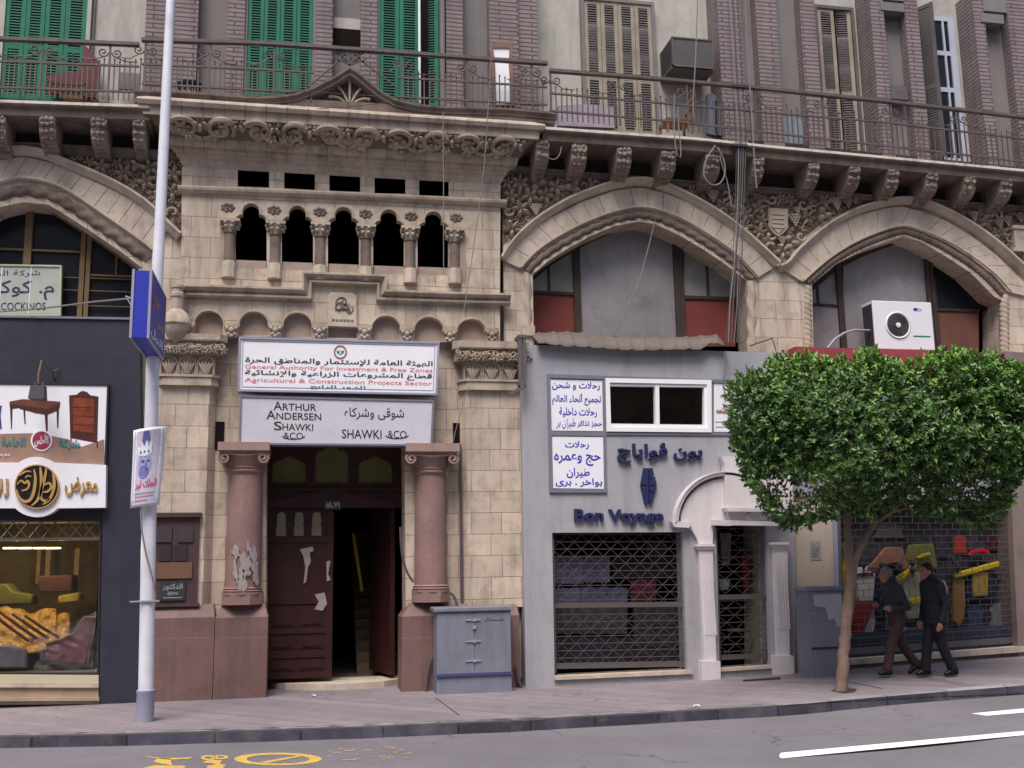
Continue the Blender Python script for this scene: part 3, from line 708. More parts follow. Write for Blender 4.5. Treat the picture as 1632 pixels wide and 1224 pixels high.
# central motif
cx = (XL + XR) / 2
for s_ in (-1, 1):
    o.tube([on(cx + s_ * (.03 + .20 * math.sin(i / 12 * 2.6)), .1 + .85 * i / 12, .03) for i in range(13)], .026, 6)
    o.tube([on(cx + s_ * (.17 + .06 * math.cos(i / 8 * 5)), .8 + .16 * math.sin(i / 8 * 5), .03) for i in range(9)], .02, 6)
o.ball(on(cx, .45, .03), .085, 10, 6, (1, .6, 1.4)); o.ball(on(cx, .85, .03), .05, 8, 5)
part('frieze_carving', o, 'carved', smooth=50)

# ---- bay wall with its openings
sq = [((379, 266), (429, 268), (429, 299), (379, 297)), ((453, 270), (502, 272), (502, 303), (453, 300)), ((525, 273), (574, 275), (574, 306), (525, 304)), ((597, 277), (646, 279), (646, 309), (597, 308)), ((668, 282), (715, 284), (715, 313), (668, 311))]
tre = []                                                 # trefoil-headed lights
def trefoil(cx, yap, hw, ybot, ysp):
    pts = [(cx - hw, ybot), (cx - hw, ysp)]
    def arcp(x0, y0, r, a0, a1, n):
        return [(x0 + r * math.cos(a0 + (a1 - a0) * i / n), y0 - r * math.sin(a0 + (a1 - a0) * i / n)) for i in range(n + 1)]
    r0 = hw * .54; r1 = hw * .50; c0 = (0.0, yap + r0); c1 = (-(hw - r1), ysp - (ysp - yap) * .10)
    dx, dy = c1[0] - c0[0], c1[1] - c0[1]; d = math.hypot(dx, dy); q = (d * d + r0 * r0 - r1 * r1) / (2 * d); hgt = math.sqrt(max(0, r0 * r0 - q * q))
    cand = [(c0[0] + dx / d * q + s_ * dy / d * hgt, c0[1] + dy / d * q - s_ * dx / d * hgt) for s_ in (-1, 1)]; ix, iy = min(cand)      # the outer cusp
    a1 = math.atan2(-(iy - c1[1]), ix - c1[0]); a0 = math.atan2(-(iy - c0[1]), ix - c0[0]) % (2 * math.pi)
    left = arcp(cx + c1[0], c1[1], r1, math.pi, a1 if a1 > 0 else a1, 8)
    top = arcp(cx, c0[1], r0, a0, math.pi - a0, 14)
    pts += left + top[1:-1] + [(2 * cx - x, y) for x, y in reversed(left)]
    pts += [(cx + hw, ysp), (cx + hw, ybot)]
    return pts
tl = [(400, 325, 428), (474, 329, 431), (547.5, 331, 434), (619.5, 335, 437), (690.5, 338, 439)]
for cx, ya, yb in tl: tre.append(trefoil(cx, ya, 25.0, yb, ya + 33))
# small niches at both ends of the arcade, flanking shafts
ends = [[(351, 356), (362, 356), (362, 441), (351, 440)], [(729, 372), (743, 373), (743, 451), (729, 450)]]
outer = [(290, 266), (798, 290), (797, 400), (797, 546), (700, 545), (640, 543), (540, 541), (440, 537), (360, 536), (287, 540), (288, 455)]
blind = []
for cx, yt in ((333, 496), (404.5, 497), (474, 499), (615, 504), (683.5, 506), (751, 509)):
    blind.append([(cx - 22.5, yt + 38), (cx - 22.5, yt + 20)] + [(cx + 22.5 * math.cos(math.pi - math.pi * i / 12), yt + 20 - 20 * math.sin(math.pi * i / 12)) for i in range(1, 12)] + [(cx + 22.5, yt + 20), (cx + 22.5, yt + 38)])
blind.append([(523, 520), (569, 522), (569, 539), (523, 538)])
mb = MB(); mb.pprism(outer, BY, BY + .13, holes=[list(s) for s in sq] + tre + blind); part('bay_wall', mb, 'stone', smooth=25)
mb = MB(); mb.pprism([(300, 482), (792, 498), (792, 548), (300, 540)], BY + .10, BY + .12); part('blind_arch_back', mb, 'recess')
# end niches are flat darker strips: the grooves' shade is painted on
for e in ends:
    mb = MB(); mb.pprism(e, BY - .003, BY + .02); part('niche_shade_strip', mb, 'recess')
# arch rims
for t in tre:
    mb = MB(); mb.sweep(XZ(t[1:-1], BY), [(0.0, BY + .02), (0.0, BY - .025), (.018, BY - .03), (.035, BY - .012), (.035, BY + .02)]); part('arch_rim', mb, 'stone_plain')
for b_ in blind[:-1]:
    mb = MB(); mb.sweep(XZ(b_[1:-1], BY), [(0.0, BY + .02), (0.0, BY - .03), (.02, BY - .03), (.035, BY - .01), (.035, BY + .02)]); part('arch_rim', mb, 'stone_plain')
# carved dimples above the capitals
rnd = random.Random(31)
for x, y in ((363, 331), (437, 335), (510, 338), (583, 341), (655, 345), (727, 347)):
    c = P(x, y, BY); mb = MB()
    for a in range(7):
        an = a * 2 * math.pi / 7; mb.ball((c.x + .075 * math.cos(an), BY, c.z + .05 * math.sin(an)), .034, 7, 4, (1.2, .6, .9))
    mb.ball((c.x, BY, c.z), .028, 8, 5)
    part('dimple_carving', mb, 'soot', smooth=60)
# colonnettes
for x, y0, y1, y2, y3 in ((365, 353, 369, 416, 442), (438, 357, 373, 420, 444), (510, 359, 376, 423, 447), (583, 362, 379, 425, 449), (654, 365, 382, 428, 451), (725, 368, 385, 428, 452)):
    c = P(x, y2, BY - .03); z = [P(x, y, BY - .03).z for y in (y0, y1, y2, y3)]
    col = MB(); col.lathe(c.x, BY + .02, [(.088, z[2]), (.095, z[2] + .01), (.088, z[2] + .03), (.085, z[1] - .02), (.1, z[1] - .015), (.1, z[1] + .005), (.085, z[1] + .01)], 18)
    cp = part('colonnette', col, 'soot', smooth=40)
    k = MB(); k.lathe(c.x, BY + .02, [(.085, z[1] + .01), (.095, z[1] + .06), (.125, z[0] - .03), (.135, z[0])], 14)
    for a in range(8):
        an = a * math.pi / 4 + .3; k.ball((c.x + .118 * math.cos(an), BY + .02 + .118 * math.sin(an), z[1] + .075), .034, 6, 4); k.ball((c.x + .14 * math.cos(an), BY + .02 + .14 * math.sin(an), z[0] - .03), .03, 6, 4)
    k.box(c.x - .15, c.x + .15, BY - .12, BY + .15, z[0] - .012, z[0] + .03); part('colonnette_capital', k, 'stone_plain', parent=B, smooth=50)
    b_ = MB(); b_.lathe(c.x, BY + .0, [(.115, z[3]), (.115, z[2] - .01), (.095, z[2])], 8); part('colonnette_base', b_, 'stone_pale', smooth=20)
# sills inside the lights, the dark stair hall behind
for cx, ya, yb in tl: mb = MB(); mb.pbox(cx - 24, yb - 13, cx + 24, yb + 1, BY + .04, BY + .128); part('light_sill', mb, 'recess')
# mouldings of the bay
hmould('string_course', [(284, 298), (500, 306.5), (806, 321)], [(0, BY + .02), (.0, BY - .09), (-.025, BY - .10), (-.06, BY - .09), (-.075, BY - .06), (-.09, BY - .05), (-.105, BY + .02)], 'stone_plain', BY)
hmould('stepped_moulding', [(286, 457), (400, 460), (481.5, 463), (481.5, 437), (616, 442), (616, 467), (720, 470), (812, 472)][:3] + [(481.6, 436.5), (616, 441.5), (616.1, 466), (720, 469), (812, 471)],
       [(0, BY + .02), (0, BY - .15), (-.03, BY - .15), (-.09, BY - .06), (-.115, BY - .06), (-.115, BY - .10), (-.145, BY - .10), (-.165, BY + .02)], 'stone_plain', BY, 8) if False else None
def raw_mould(name, line, prof, m, Y):
    o = MB(); o.sweep(XZ(line, Y), prof); return part(name, o, m, smooth=25)
raw_mould('stepped_moulding', [(286, 457), (380, 459.5), (481, 463), (481.5, 437), (616, 442), (615.5, 465.5), (710, 469), (812, 471.5)],
          [(.0, BY + .02), (.0, BY - .16), (-.03, BY - .16), (-.09, BY - .06), (-.115, BY - .06), (-.115, BY - .10), (-.145, BY - .10), (-.165, BY + .02)], 'stone_plain', BY)
# blind arcade corbels
rnd = random.Random(41)
for x, y in ((298, 524), (369, 526), (439, 526), (509, 528), (581, 529), (649, 532), (717, 534), (784, 533)):
    c = P(x, y, BY - .08); mb = MB()
    mb.box(c.x - .115, c.x + .115, BY - .10, BY + .05, c.z + .05, c.z + .1); mb.box(c.x - .08, c.x + .08, BY - .07, BY + .05, c.z - .11, c.z + .05)
    for dx, dz, r_ in ((0, 0, .05), (-.065, .03, .035), (.065, .03, .035), (-.04, -.06, .03), (.04, -.06, .03), (0, -.09, .035)): mb.ball((c.x + dx, BY - .08, c.z + dz), r_, 8, 5)
    part('carved_bracket', mb, 'carved', smooth=50)
# calligraphic plaque
mb = MB(); mb.pprism([(524, 470), (528, 466), (562, 467), (568, 471), (569, 521), (523, 519)], BY - .06, BY + .05)
plq = part('plaque', mb, 'stone_pale')
mb = MB()
for c0, r_, a0, hd in (((541, 490), .1, .4, 1), ((551, 487), .09, 2.0, 1), ((546, 482), .11, 3.6, -1), ((556, 494), .07, 1.0, -1)):
    c = P(*c0, BY - .065); mb.tube(spiral((c.x, c.z), r_, .85, a0, hd, BY - .06), .011, 5)
mb2 = MB(); letters(mb, 'ﻣﺤﻤﺪ', [(533, 480), (560, 481), (559, 497), (534, 496)], BY - .066, .006); 
for k in range(6): mb.pbox(529 + k * 6, 508.5 + k * .2, 533.5 + k * 6, 512 + k * .2, BY - .064, BY - .055)
mb.build('engraving', M['soot'], plq)

# ---- ogee gable over the bay
og = [(214, 142), (320, 147.5), (400, 154), (440, 153), (470, 149), (500, 138), (526, 125), (544, 114), (557.7, 105.5), (572, 115), (588, 128), (610, 146), (632, 158), (660, 165), (700, 169), (810, 172), (886, 179)]
OY = -.58
raw_mould('ogee_gable', og, [(0, .05), (0, OY - .06), (-.03, OY - .06), (-.07, OY - .02), (-.10, OY - .02), (-.13, OY + .06), (-.13, .05)], 'soot', OY - .06)
mb = MB(); tymp = [(445, 163), (470, 157), (500, 146), (526, 133), (544, 122), (557.7, 114), (572, 123), (588, 136), (610, 154), (632, 166), (650, 176), (557, 176)]
mb.pprism(tymp, OY + .16, OY + .4); part('gable_back', mb, 'soot')
mb = MB(); c = P(557, 172, OY + .12)
for a in (-68, -44, -22, 0, 22, 44, 68):
    L = .36 - abs(a) * .0016; e = R(a); pts = []
    for i in range(12):
        t = i / 11; bend = e * (1 + .5 * t * t)
        pts.append(Vector((c.x + L * 1.15 * t * math.sin(bend), OY + .10, c.z + L * 1.3 * t * math.cos(bend))))
    mb.tube(pts, [.012 + .014 * t / 11 for t in range(12)], 6); mb.ball(pts[-1], .034, 7, 5)
part('palmette', mb, 'stone_plain', smooth=50)
mb = MB(); c = P(557.7, 104, OY)
for a in (-60, -30, 0, 30, 60):
    e = R(a); mb.tube([Vector((c.x + .26 * t / 6 * math.sin(e * (1 + .7 * t / 6)), OY, c.z + .26 * t / 6 * math.cos(e))) for t in range(7)], .014, 6)
part('gable_finial', mb, 'iron', smooth=50)
# floor between slab and walls (balcony floor) so that nothing is open behind the edge
mb = MB(); mb.pprism([(214, 143), (886, 180), (886, 196), (214, 162)], OY, .1); part('balcony_slab', mb, 'soot')

# ---- entrance: jambs, flanking piers, granite
JY = .02
jl = [(352, 530), (384, 531), (384, 700), (420, 712), (424, 1092), (352, 1096)]
mb = MB(); mb.pprism([(322, 532), (748, 546), (752, 1100), (648, 1104), (645, 706), (424, 702), (424, 1106), (330, 1108), (326, 900)], JY, .62)
part('entrance_wall', mb, 'stone', smooth=20)
for x0, x1, ya, yb in ((340, 357, 672, 716), (722, 736, 674, 708)):
    mb = MB(); mb.pbox(x0, ya, x1, yb, JY - .02, JY + .0); part('slot_shade_patch', mb, 'void', smooth=None)  # flat dark block on the wall paints in the shade of a slot
def octpier(xl, xr, yt, yb, Y, ch, name, m):
    xm = (xl + xr) / 2; a = P(xl, (yt + yb) / 2, Y).x; b = P(xr, (yt + yb) / 2, Y).x; z0 = P(xm, yb, Y).z; z1 = P(xm, yt, Y).z
    pts = [(a, Y + .55), (a, Y + ch), (a + ch * .6, Y), (b - ch * .6, Y), (b, Y + ch), (b, Y + .55)]; n = 6
    o = MB().add([(x, y, z0) for x, y in pts] + [(x, y, z1) for x, y in pts], [(i, i + 1, n + i + 1, n + i) for i in range(5)] + [tuple(range(n, 2 * n)), tuple(reversed(range(n)))])
    return part(name, o, m, smooth=20), a, b, z0, z1
PY = -.16
octpier(226, 338, 606, 968, PY, .14, 'pier', 'stone')
octpier(736, 846, 612, 968, PY, .14, 'pier', 'stone')
def carved_cap(xl, xr, ys, seed):
    """ys: top of abacus, band top, band bottom, bell bottom, moulding bottom"""
    rnd = random.Random(seed); xm = (xl + xr) / 2; z = [P(xm, y, PY - .1).z for y in ys]; a = P(xl, ys[1], PY - .12).x; b = P(xr, ys[1], PY - .12).x
    def ring(mb, e, y0, z0, z1):
        pts = [(a + e, .2), (a + e, PY - y0 + .12), (a + e + .1, PY - y0), (b - e - .1, PY - y0), (b - e, PY - y0 + .12), (b - e, .2)]
        mb.add([(x, y, z0) for x, y in pts] + [(x, y, z1) for x, y in pts], [(i, i + 1, 6 + i + 1, 6 + i) for i in range(5)] + [tuple(range(6, 12)), tuple(reversed(range(6)))])
    mb = MB(); ring(mb, 0.0, .18, z[1], z[0]); ring(mb, .04, .12, z[2], z[1]); ring(mb, .16, .03, z[3], z[2]); ring(mb, .12, .07, z[4], z[3] - .035); ring(mb, .10, .09, z[3] - .035, z[3]); ring(mb, .115, .075, z[4] - .03, z[4] + .02)
    cap = part('pier_capital', mb, 'stone_plain', smooth=20)
    mb = MB(); zb = (z[1] + z[2]) / 2; n = 16
    for k in range(n):
        x = a + .04 + (b - a - .08) * (k + .5) / n; y = PY - .13
        if k % 4 == 2:
            for q in range(6): mb.ball((x + .035 * math.cos(q * 1.05), y - .02, zb + .035 * math.sin(q * 1.05)), .024, 6, 4)
            mb.ball((x, y - .04, zb), .02, 6, 4)
        else:
            mb.tube(spiral((x, zb + rnd.uniform(-.03, .03)), rnd.uniform(.055, .08), 1.1, rnd.uniform(0, 6), rnd.choice((-1, 1)), y), .02, 6)
            leaf_boss(mb, (x + .03, zb - .05), .05, rnd.uniform(0, 6), 5, rnd, y)
    for k in range(30): mb.ball((a + .02 + (b - a - .04) * (k + .5) / 30, PY - .185, z[1] + .02), .014, 5, 4)
    npan = 3; zc_ = (z[2] + z[3]) / 2; hh = (z[2] - z[3]) / 2        # arched panels on the bell
    for k in range(npan):
        x = a + .17 + (b - a - .34) * (k + .5) / npan; r_ = (b - a - .34) / npan * .45
        mb.tube([Vector((x - r_, PY - .05, zc_ - hh))] + [Vector((x + r_ * math.cos(math.pi - math.pi * i / 8), PY - .05, zc_ + hh * .1 + hh * .8 * math.sin(math.pi * i / 8))) for i in range(9)] + [Vector((x + r_, PY - .05, zc_ - hh))], .016, 6)
        for q in (-2, -1, 0, 1, 2):
            mb.tube([Vector((x + .012 * q, PY - .04, zc_ - hh * .9)), Vector((x + .04 * q, PY - .07, zc_)), Vector((x + .055 * q, PY - .05, zc_ + hh * (.5 - .12 * abs(q))))], [.012, .02, .006], 5)
    mb.build('carved_band', M['carved'], cap, smooth=50)
carved_cap(236, 362, (533, 544, 564, 596, 610), 51)
carved_cap(722, 846, (545, 557, 575, 604, 618), 52)
# urn finial above the left capital
c = P(281, 520, -.3); mb = MB(); zz = lambda y: P(281, y, -.3).z
mb.lathe(c.x, -.28, [(.02, zz(548)), (.08, zz(542)), (.15, zz(534)), (.185, zz(522)), (.19, zz(518)), (.215, zz(517)), (.215, zz(514)), (.19, zz(506)), (.15, zz(499)), (.10, zz(494)), (.09, zz(493)), (.09, zz(474)), (.105, zz(473)), (.105, zz(468)), (.085, zz(466)), (.085, zz(460)), (.1, zz(459)), (.1, zz(455)), (.03, zz(453))], 20)
part('urn_finial', mb, 'stone_plain', smooth=40)
# granite columns on flaring pedestals
def granite_column(xl, xr, ytop, ys, capx, side):
    CY = -.08; xm = (xl + xr) / 2; c = P(xm, (ytop + ys) / 2, CY); r_ = (P(xr, ys, CY).x - P(xl, ys, CY).x) / 2
    z = lambda y: P(xm, y, CY - r_).z
    col = MB(); col.lathe(c.x, CY, [(r_ * 1.0, z(ys)), (r_ * 1.0, z(ys - 60)), (r_ * .955, z(ytop + 48)), (r_ * 1.06, z(ytop + 46)), (r_ * 1.1, z(ytop + 43.5)), (r_ * 1.02, z(ytop + 41)), (r_ * 1.1, z(ytop + 38.5)), (r_ * 1.0, z(ytop + 36))], 28)
    cc = part('granite_column', col, 'granite', smooth=40)
    cp = MB(); hw = (P(capx[1], ytop + 5, CY - .3).x - P(capx[0], ytop + 5, CY - .3).x) / 2; cx = (P(capx[1], ytop + 5, CY - .3).x + P(capx[0], ytop + 5, CY - .3).x) / 2
    cp.box(cx - hw, cx + hw, CY - .40, CY + .3, z(ytop + 13), z(ytop)); cp.box(cx - hw + .04, cx + hw - .04, CY - .36, CY + .3, z(ytop + 16), z(ytop + 13))
    cp.lathe(c.x, CY, [(r_ * .98, z(ytop + 36)), (r_ * 1.02, z(ytop + 28)), (r_ * 1.15, z(ytop + 22)), (r_ * 1.3, z(ytop + 16))], 24)
    for s_ in (-1, 1):
        zc_ = z(ytop + 24)
        for yy in (-.33, ):
            cp.tube(spiral((cx + s_ * (hw - .09), zc_), .085, 1.6, 1.2 if s_ > 0 else 1.9, -s_, CY + yy), .022, 6)
        cp.tube([Vector((cx + s_ * (hw - .09), CY - .3, zc_)), Vector((cx + s_ * (hw - .09), CY + .1, zc_))], .07, 10)
    cp.tube([Vector((cx - hw + .1, CY - .33, z(ytop + 17))), Vector((cx, CY - .34, z(ytop + 20))), Vector((cx + hw - .1, CY - .33, z(ytop + 17)))], .02, 6)
    cp.build('ionic_capital', M['capital'], cc, smooth=40)
    bs = MB(); bs.lathe(c.x, CY, [(r_ * 1.16, z(ys + 12)), (r_ * 1.16, z(ys + 8.5)), (r_ * 1.06, z(ys + 8)), (r_ * 1.14, z(ys + 6)), (r_ * 1.04, z(ys + 4)), (r_ * 1.1, z(ys + 2)), (r_, z(ys))], 28)
    bs.lathe(c.x, CY, [(r_ * 1.2, z(ys + 28)), (r_ * 1.2, z(ys + 11))], 8, R(22.5), R(382.5)); bs.build('column_base', M['granite'], cc, smooth=40)
granite_column(361, 419, 706, 936, (348, 430), -1)
granite_column(660, 712, 708, 932, (646, 731), 1)
def pedestal(xl, xr, yt, yf, ym, yb, xl0, xr0):
    """top outline narrower, flaring at yf, then straight down to the ground"""
    F = -.30; z = lambda y: P((xl + xr) / 2, y, F).z; X = lambda x, y: P(x, y, F).x
    o = MB(); ring = []
    for (a, b, y, zz_) in ((xl0, xr0, F + .16, z(yt)), (xl, xr, F + .02, z(yf)), (xl, xr, F + .02, z(ym)), (xl, xr, F, z(ym) - .004), (xl, xr, F, -.06)):
        ax, bx = X(a, yf), X(b, yf); ring.append([(ax, .3, zz_), (ax, y, zz_), (bx, y, zz_), (bx, .3, zz_)])
    vs = [p for r_ in ring for p in r_]
    fs = [(k * 4 + i, k * 4 + i + 1, (k + 1) * 4 + i + 1, (k + 1) * 4 + i) for k in range(4) for i in range(3)] + [(0, 1, 2, 3)]
    o.add(vs, fs); part('granite_base', o, 'granite_base', smooth=20)
pedestal(229.5, 342, 964, 985, 1017, 1117, 232, 338)
pedestal(343, 427, 962, 984, 1016, 1112, 352, 421)
pedestal(640, 712, 962, 982, 1016, 1104, 656, 706)
pedestal(713, 828, 962, 982, 1016, 1098, 730, 826)

# ---- doorway: step, dark hall with stair, leaves, transom
DY = .62
st = [(428, 1081), (428, 1096.5), (455, 1099), (500, 1099.5), (540, 1099), (580, 1097), (612, 1094.5), (640, 1090), (644, 1078)]
o = MB(); top = [G(a, b - 9, .09) for a, b in st[1:-1]]; bot = [(p.x, p.y, -.02) for p in top]; n = len(top)
back = [(top[-1].x, 1.2, .09), (top[0].x, 1.2, .09)]
o.add([tuple(p) for p in top] + bot + back, [(i, i + 1, n + i + 1, n + i) for i in range(n - 1)] + [tuple(range(n)) + (2 * n, 2 * n + 1)])
part('doorstep', o, 'stone_pale', smooth=20)
xa, xb = P(418, 900, DY).x, P(652, 900, DY).x; zt = P(530, 700, DY).z
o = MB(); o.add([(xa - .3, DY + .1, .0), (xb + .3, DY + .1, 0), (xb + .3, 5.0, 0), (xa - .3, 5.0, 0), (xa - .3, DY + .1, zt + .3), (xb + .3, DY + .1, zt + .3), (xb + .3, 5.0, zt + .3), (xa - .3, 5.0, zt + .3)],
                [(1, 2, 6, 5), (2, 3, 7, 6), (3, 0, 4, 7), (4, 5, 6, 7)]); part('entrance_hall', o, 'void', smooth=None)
o = MB(); o.add([(xa - .3, .7, .06), (xb + .3, .7, .06), (xb + .3, 5, .06), (xa - .3, 5, .06)], [(0, 1, 2, 3)]); part('hall_floor', o, mat('hall_floor', (120, 110, 100), .7), smooth=None)
o = MB(); sx0, sx1 = P(570, 900, 2.0).x, P(612, 900, 2.0).x
for k in range(14): o.box(sx0, sx1 + .3, 1.9 + .2 * k, 5.0, .06 + .17 * k, .06 + .17 * (k + 1))
part('stair', o, mat('stair_stone', (120, 106, 84), .8, dirt_amt=.3), smooth=None)
o = MB(); a = P(563, 850, 1.7); b = P(577, 942, 1.7); o.tube([a, b], .03, 8); part('handrail', o, mat('brass_rail', (150, 130, 50), .4), smooth=50)
def door_leaf(quad_x, y0, yt, yb, y1, name, lights):
    a = P(quad_x[0], 900, y0); b = P(quad_x[1], 900, y1); zt_ = P(sum(quad_x) / 2, yt, (y0 + y1) / 2).z; zb = P(sum(quad_x) / 2, yb, (y0 + y1) / 2).z
    L = math.hypot(b.x - a.x, b.y - a.y); ux, uy = (b.x - a.x) / L, (b.y - a.y) / L; nx, ny = uy, -ux
    def W(s, d, z): return (a.x + ux * s + nx * d, a.y + uy * s + ny * d, z)
    def bx(mb, s0, s1, d0, d1, z0, z1):
        mb.add([W(s0, d0, z0), W(s1, d0, z0), W(s1, d1, z0), W(s0, d1, z0), W(s0, d0, z1), W(s1, d0, z1), W(s1, d1, z1), W(s0, d1, z1)], [(0, 1, 5, 4), (1, 2, 6, 5), (2, 3, 7, 6), (3, 0, 4, 7), (4, 5, 6, 7), (3, 2, 1, 0)])
    H = zt_ - zb; mb = MB(); bx(mb, 0, L, -.05, 0, zb, zt_)
    for s0, s1 in ((0, .1), (L - .1, L)): bx(mb, s0, s1, 0, .025, zb, zt_)
    for f0, f1 in ((0, .035), (.11, .15), (.24, .27), (.40, .43), (.74, .78), (.94, 1.0)): bx(mb, .1, L - .1, 0, .022, zb + H * f0, zb + H * f1)
    rnd = random.Random(3)
    for f0, f1 in ((.045, .1), (.16, .23), (.28, .39)):
        for k in range(2):
            s0 = .13 + k * (L - .2) / 2; s1 = s0 + (L - .32) / 2; bx(mb, s0, s1, 0, .012, zb + H * f0, zb + H * f1); bx(mb, s0 + .05, s1 - .05, .012, .026, zb + H * f0 + .03, zb + H * f1 - .03)
    bx(mb, L / 2 - .03, L / 2 + .03, 0, .02, zb + H * .43, zb + H * .74)
    d = part(name, mb, 'door', smooth=20)
    if lights:
        for k in range(3):
            s = .13 + (L - .26) * (k + .5) / 3; hw = .075; pm = MB(); z0, z1 = zb + H * .775, zb + H * .91
            zs = [(-hw, z0), (hw, z0), (hw, z0 + .14), (hw * .8, z0 + .17), (hw * .95, z0 + .22), (hw * .75, z1 - .03), (0, z1), (-hw * .75, z1 - .03), (-hw * .95, z0 + .22), (-hw * .8, z0 + .17), (-hw, z0 + .14)]
            pm.add([W(s + x, .03, z) for x, z in zs], [tuple(range(len(zs)))]); pm.build('door_pane', mat('door_pane_glass', (126, 122, 100), .4, spec=.3), d, smooth=None)
        pp = MB()
        for pts in ([(L * .52, .70), (L * .7, .715), (L * .72, .69), (L * .66, .68), (L * .68, .63), (L * .64, .60), (L * .62, .52), (L * .58, .51), (L * .6, .6), (L * .57, .66)],
                    [(L * .74, .45), (L * .88, .46), (L * .92, .40), (L * .86, .36), (L * .74, .37), (L * .8, .41)], [(L * .9, .63), (L * .96, .635), (L * .93, .56), (L * .97, .53), (L * .91, .52)]):
            pp.add([W(s, .029, zb + H * f) for s, f in pts], [tuple(range(len(pts)))])
        pp.build('paper_remnant', M['paper'], d, smooth=None)
    return d
d1 = door_leaf((419, 531), .66, 790, 1081, .66, 'door_leaf', True)
door_leaf((627, 594), .72, 800, 1071, 1.7, 'door_leaf', False)
# transom with three trefoil lights and the carved lintel
o = MB(); hol = []
for cx, ya, yb, hw in ((461, 727, 771, 27), (529, 711, 771, 27), (598, 727, 771, 27)):
    hol.append(trefoil(cx, ya, hw, yb, ya + 22))
o.pprism([(414, 690), (655, 695), (655, 806), (414, 802)], DY, DY + .1, holes=hol)
tr = part('transom', o, 'door')
o = MB(); o.pbox(418, 777, 652, 782, DY - .06, DY); o.pprism([(418, 800), (470, 792), (529, 778), (590, 793), (652, 802), (652, 809), (418, 809)], DY - .04, DY); o.build('transom_rail', M['door'], tr)
for (cx, ya, yb, hw) in ((461, 727, 771, 27), (529, 711, 771, 27), (598, 727, 771, 27)):
    o = MB(); o.pbox(cx - hw - 2, ya - 3, cx + hw + 2, yb + 2, DY + .045, DY + .06); o.build('transom_pane', M['olive_glass'], tr, smooth=None)
o = MB(); o.pbox(517, 797, 544, 812, DY - .06, DY - .03); npl = part('number_plate', o, 'plastic_dark')
o = MB(); letters(o, '١٧،١٥', rect_q(520, 800, 541, 809), DY - .064, bold=.01); o.build('numerals', M['white_old'], npl, smooth=None)
# frame with brass plates on the left pier
FY = PY - .04
fr = MB(); fr.pbox(244, 822, 316, 964, FY, FY + .06); fr.pbox(240, 817, 321, 824, FY - .06, FY + .05); fr.pbox(242, 962, 317, 967, FY - .03, FY + .05)
f_ = part('plate_frame', fr, mat('frame_wood', (74, 56, 56), .6, .2, 4, .2, dirt_amt=.3))
for x0, y0, x1, y1, c in ((249, 840, 274, 864, (70, 62, 64)), (283, 840, 308, 864, (70, 62, 64)), (253, 868, 273, 894, (58, 46, 48)), (277, 869, 298, 894, (58, 46, 48)), (249, 896, 306, 922, (112, 84, 66))):
    o = MB(); o.pbox(x0, y0, x1, y1, FY - .02, FY + .0); o.build('name_plate', mat('plate_metal', c, .5, .1), f_)
o = MB(); o.pbox(255, 926, 295, 957, FY - .025, FY); pl = o.build('name_plate', mat('slate_plate', (52, 56, 60), .5, .1), f_)
o = MB(); letters(o, 'الدكتور', rect_q(259, 930, 291, 941), FY - .028, bold=.01); letters(o, 'محمود', rect_q(266, 942, 284, 950), FY - .028, bold=.01); o.pbox(260, 952, 290, 953.2, FY - .028, FY - .02)
o.build('plate_lettering', mat('plate_ink', (150, 152, 150), .6), pl, smooth=None)
# posters torn from the left column
o = MB(); rnd = random.Random(8)
def wrap(mb, x, y, w_, h_, r0=.281):                     # a ragged scrap pasted round the left column
    cx = P(390, 880, -.08).x; nn = 12; vs = []
    for i in range(nn):
        an = 2 * math.pi * i / nn; k_ = rnd.uniform(.45, 1.05)
        p = P(x + w_ / 2 * k_ * math.cos(an), y + h_ / 2 * k_ * math.sin(an), -.3); dx = max(-.265, min(.265, p.x - cx)); vs.append((p.x, -.08 - math.sqrt(max(0, r0 * r0 - dx * dx)) - .006, p.z))
    c_ = P(x, y, -.3); dx = c_.x - cx; vs.append((c_.x, -.08 - math.sqrt(max(0, r0 * r0 - dx * dx)) - .006, c_.z))
    mb.add(vs, [(nn, i, (i + 1) % nn) for i in range(nn)])
wrap(o, 376, 879, 17, 30)
for _ in range(26): wrap(o, rnd.uniform(370, 412), rnd.uniform(868, 934), rnd.uniform(4, 12), rnd.uniform(12, 34))
tag(o.build('torn_poster', M['paper'], smooth=None, recalc=False), 'torn remains of white posters pasted on the left pink granite column', 'poster')
# ---- dark rooms behind the openings
def room(x0, x1, y0, y1, z0, z1, m='void', name='dark_interior'):
    o = MB(); o.add([(x0, y0, z0), (x1, y0, z0), (x1, y1, z0), (x0, y1, z0), (x0, y0, z1), (x1, y0, z1), (x1, y1, z1), (x0, y1, z1)],
                    [(0, 1, 2, 3), (1, 2, 6, 5), (2, 3, 7, 6), (3, 0, 4, 7), (4, 5, 6, 7)])
    return part(name, o, m, smooth=None)
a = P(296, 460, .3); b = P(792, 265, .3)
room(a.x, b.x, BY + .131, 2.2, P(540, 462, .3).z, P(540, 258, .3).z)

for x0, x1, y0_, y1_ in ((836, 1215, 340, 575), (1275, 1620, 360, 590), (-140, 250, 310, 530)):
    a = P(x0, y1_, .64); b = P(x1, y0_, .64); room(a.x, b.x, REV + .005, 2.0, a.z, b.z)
# ---- windows under the arches
WY = .46
def win_board(name, pts, m, par, y0=WY, y1=WY + .03):
    o = MB(); o.pprism(pts, y0, y1); return o.build(name, M[m], par, smooth=None)
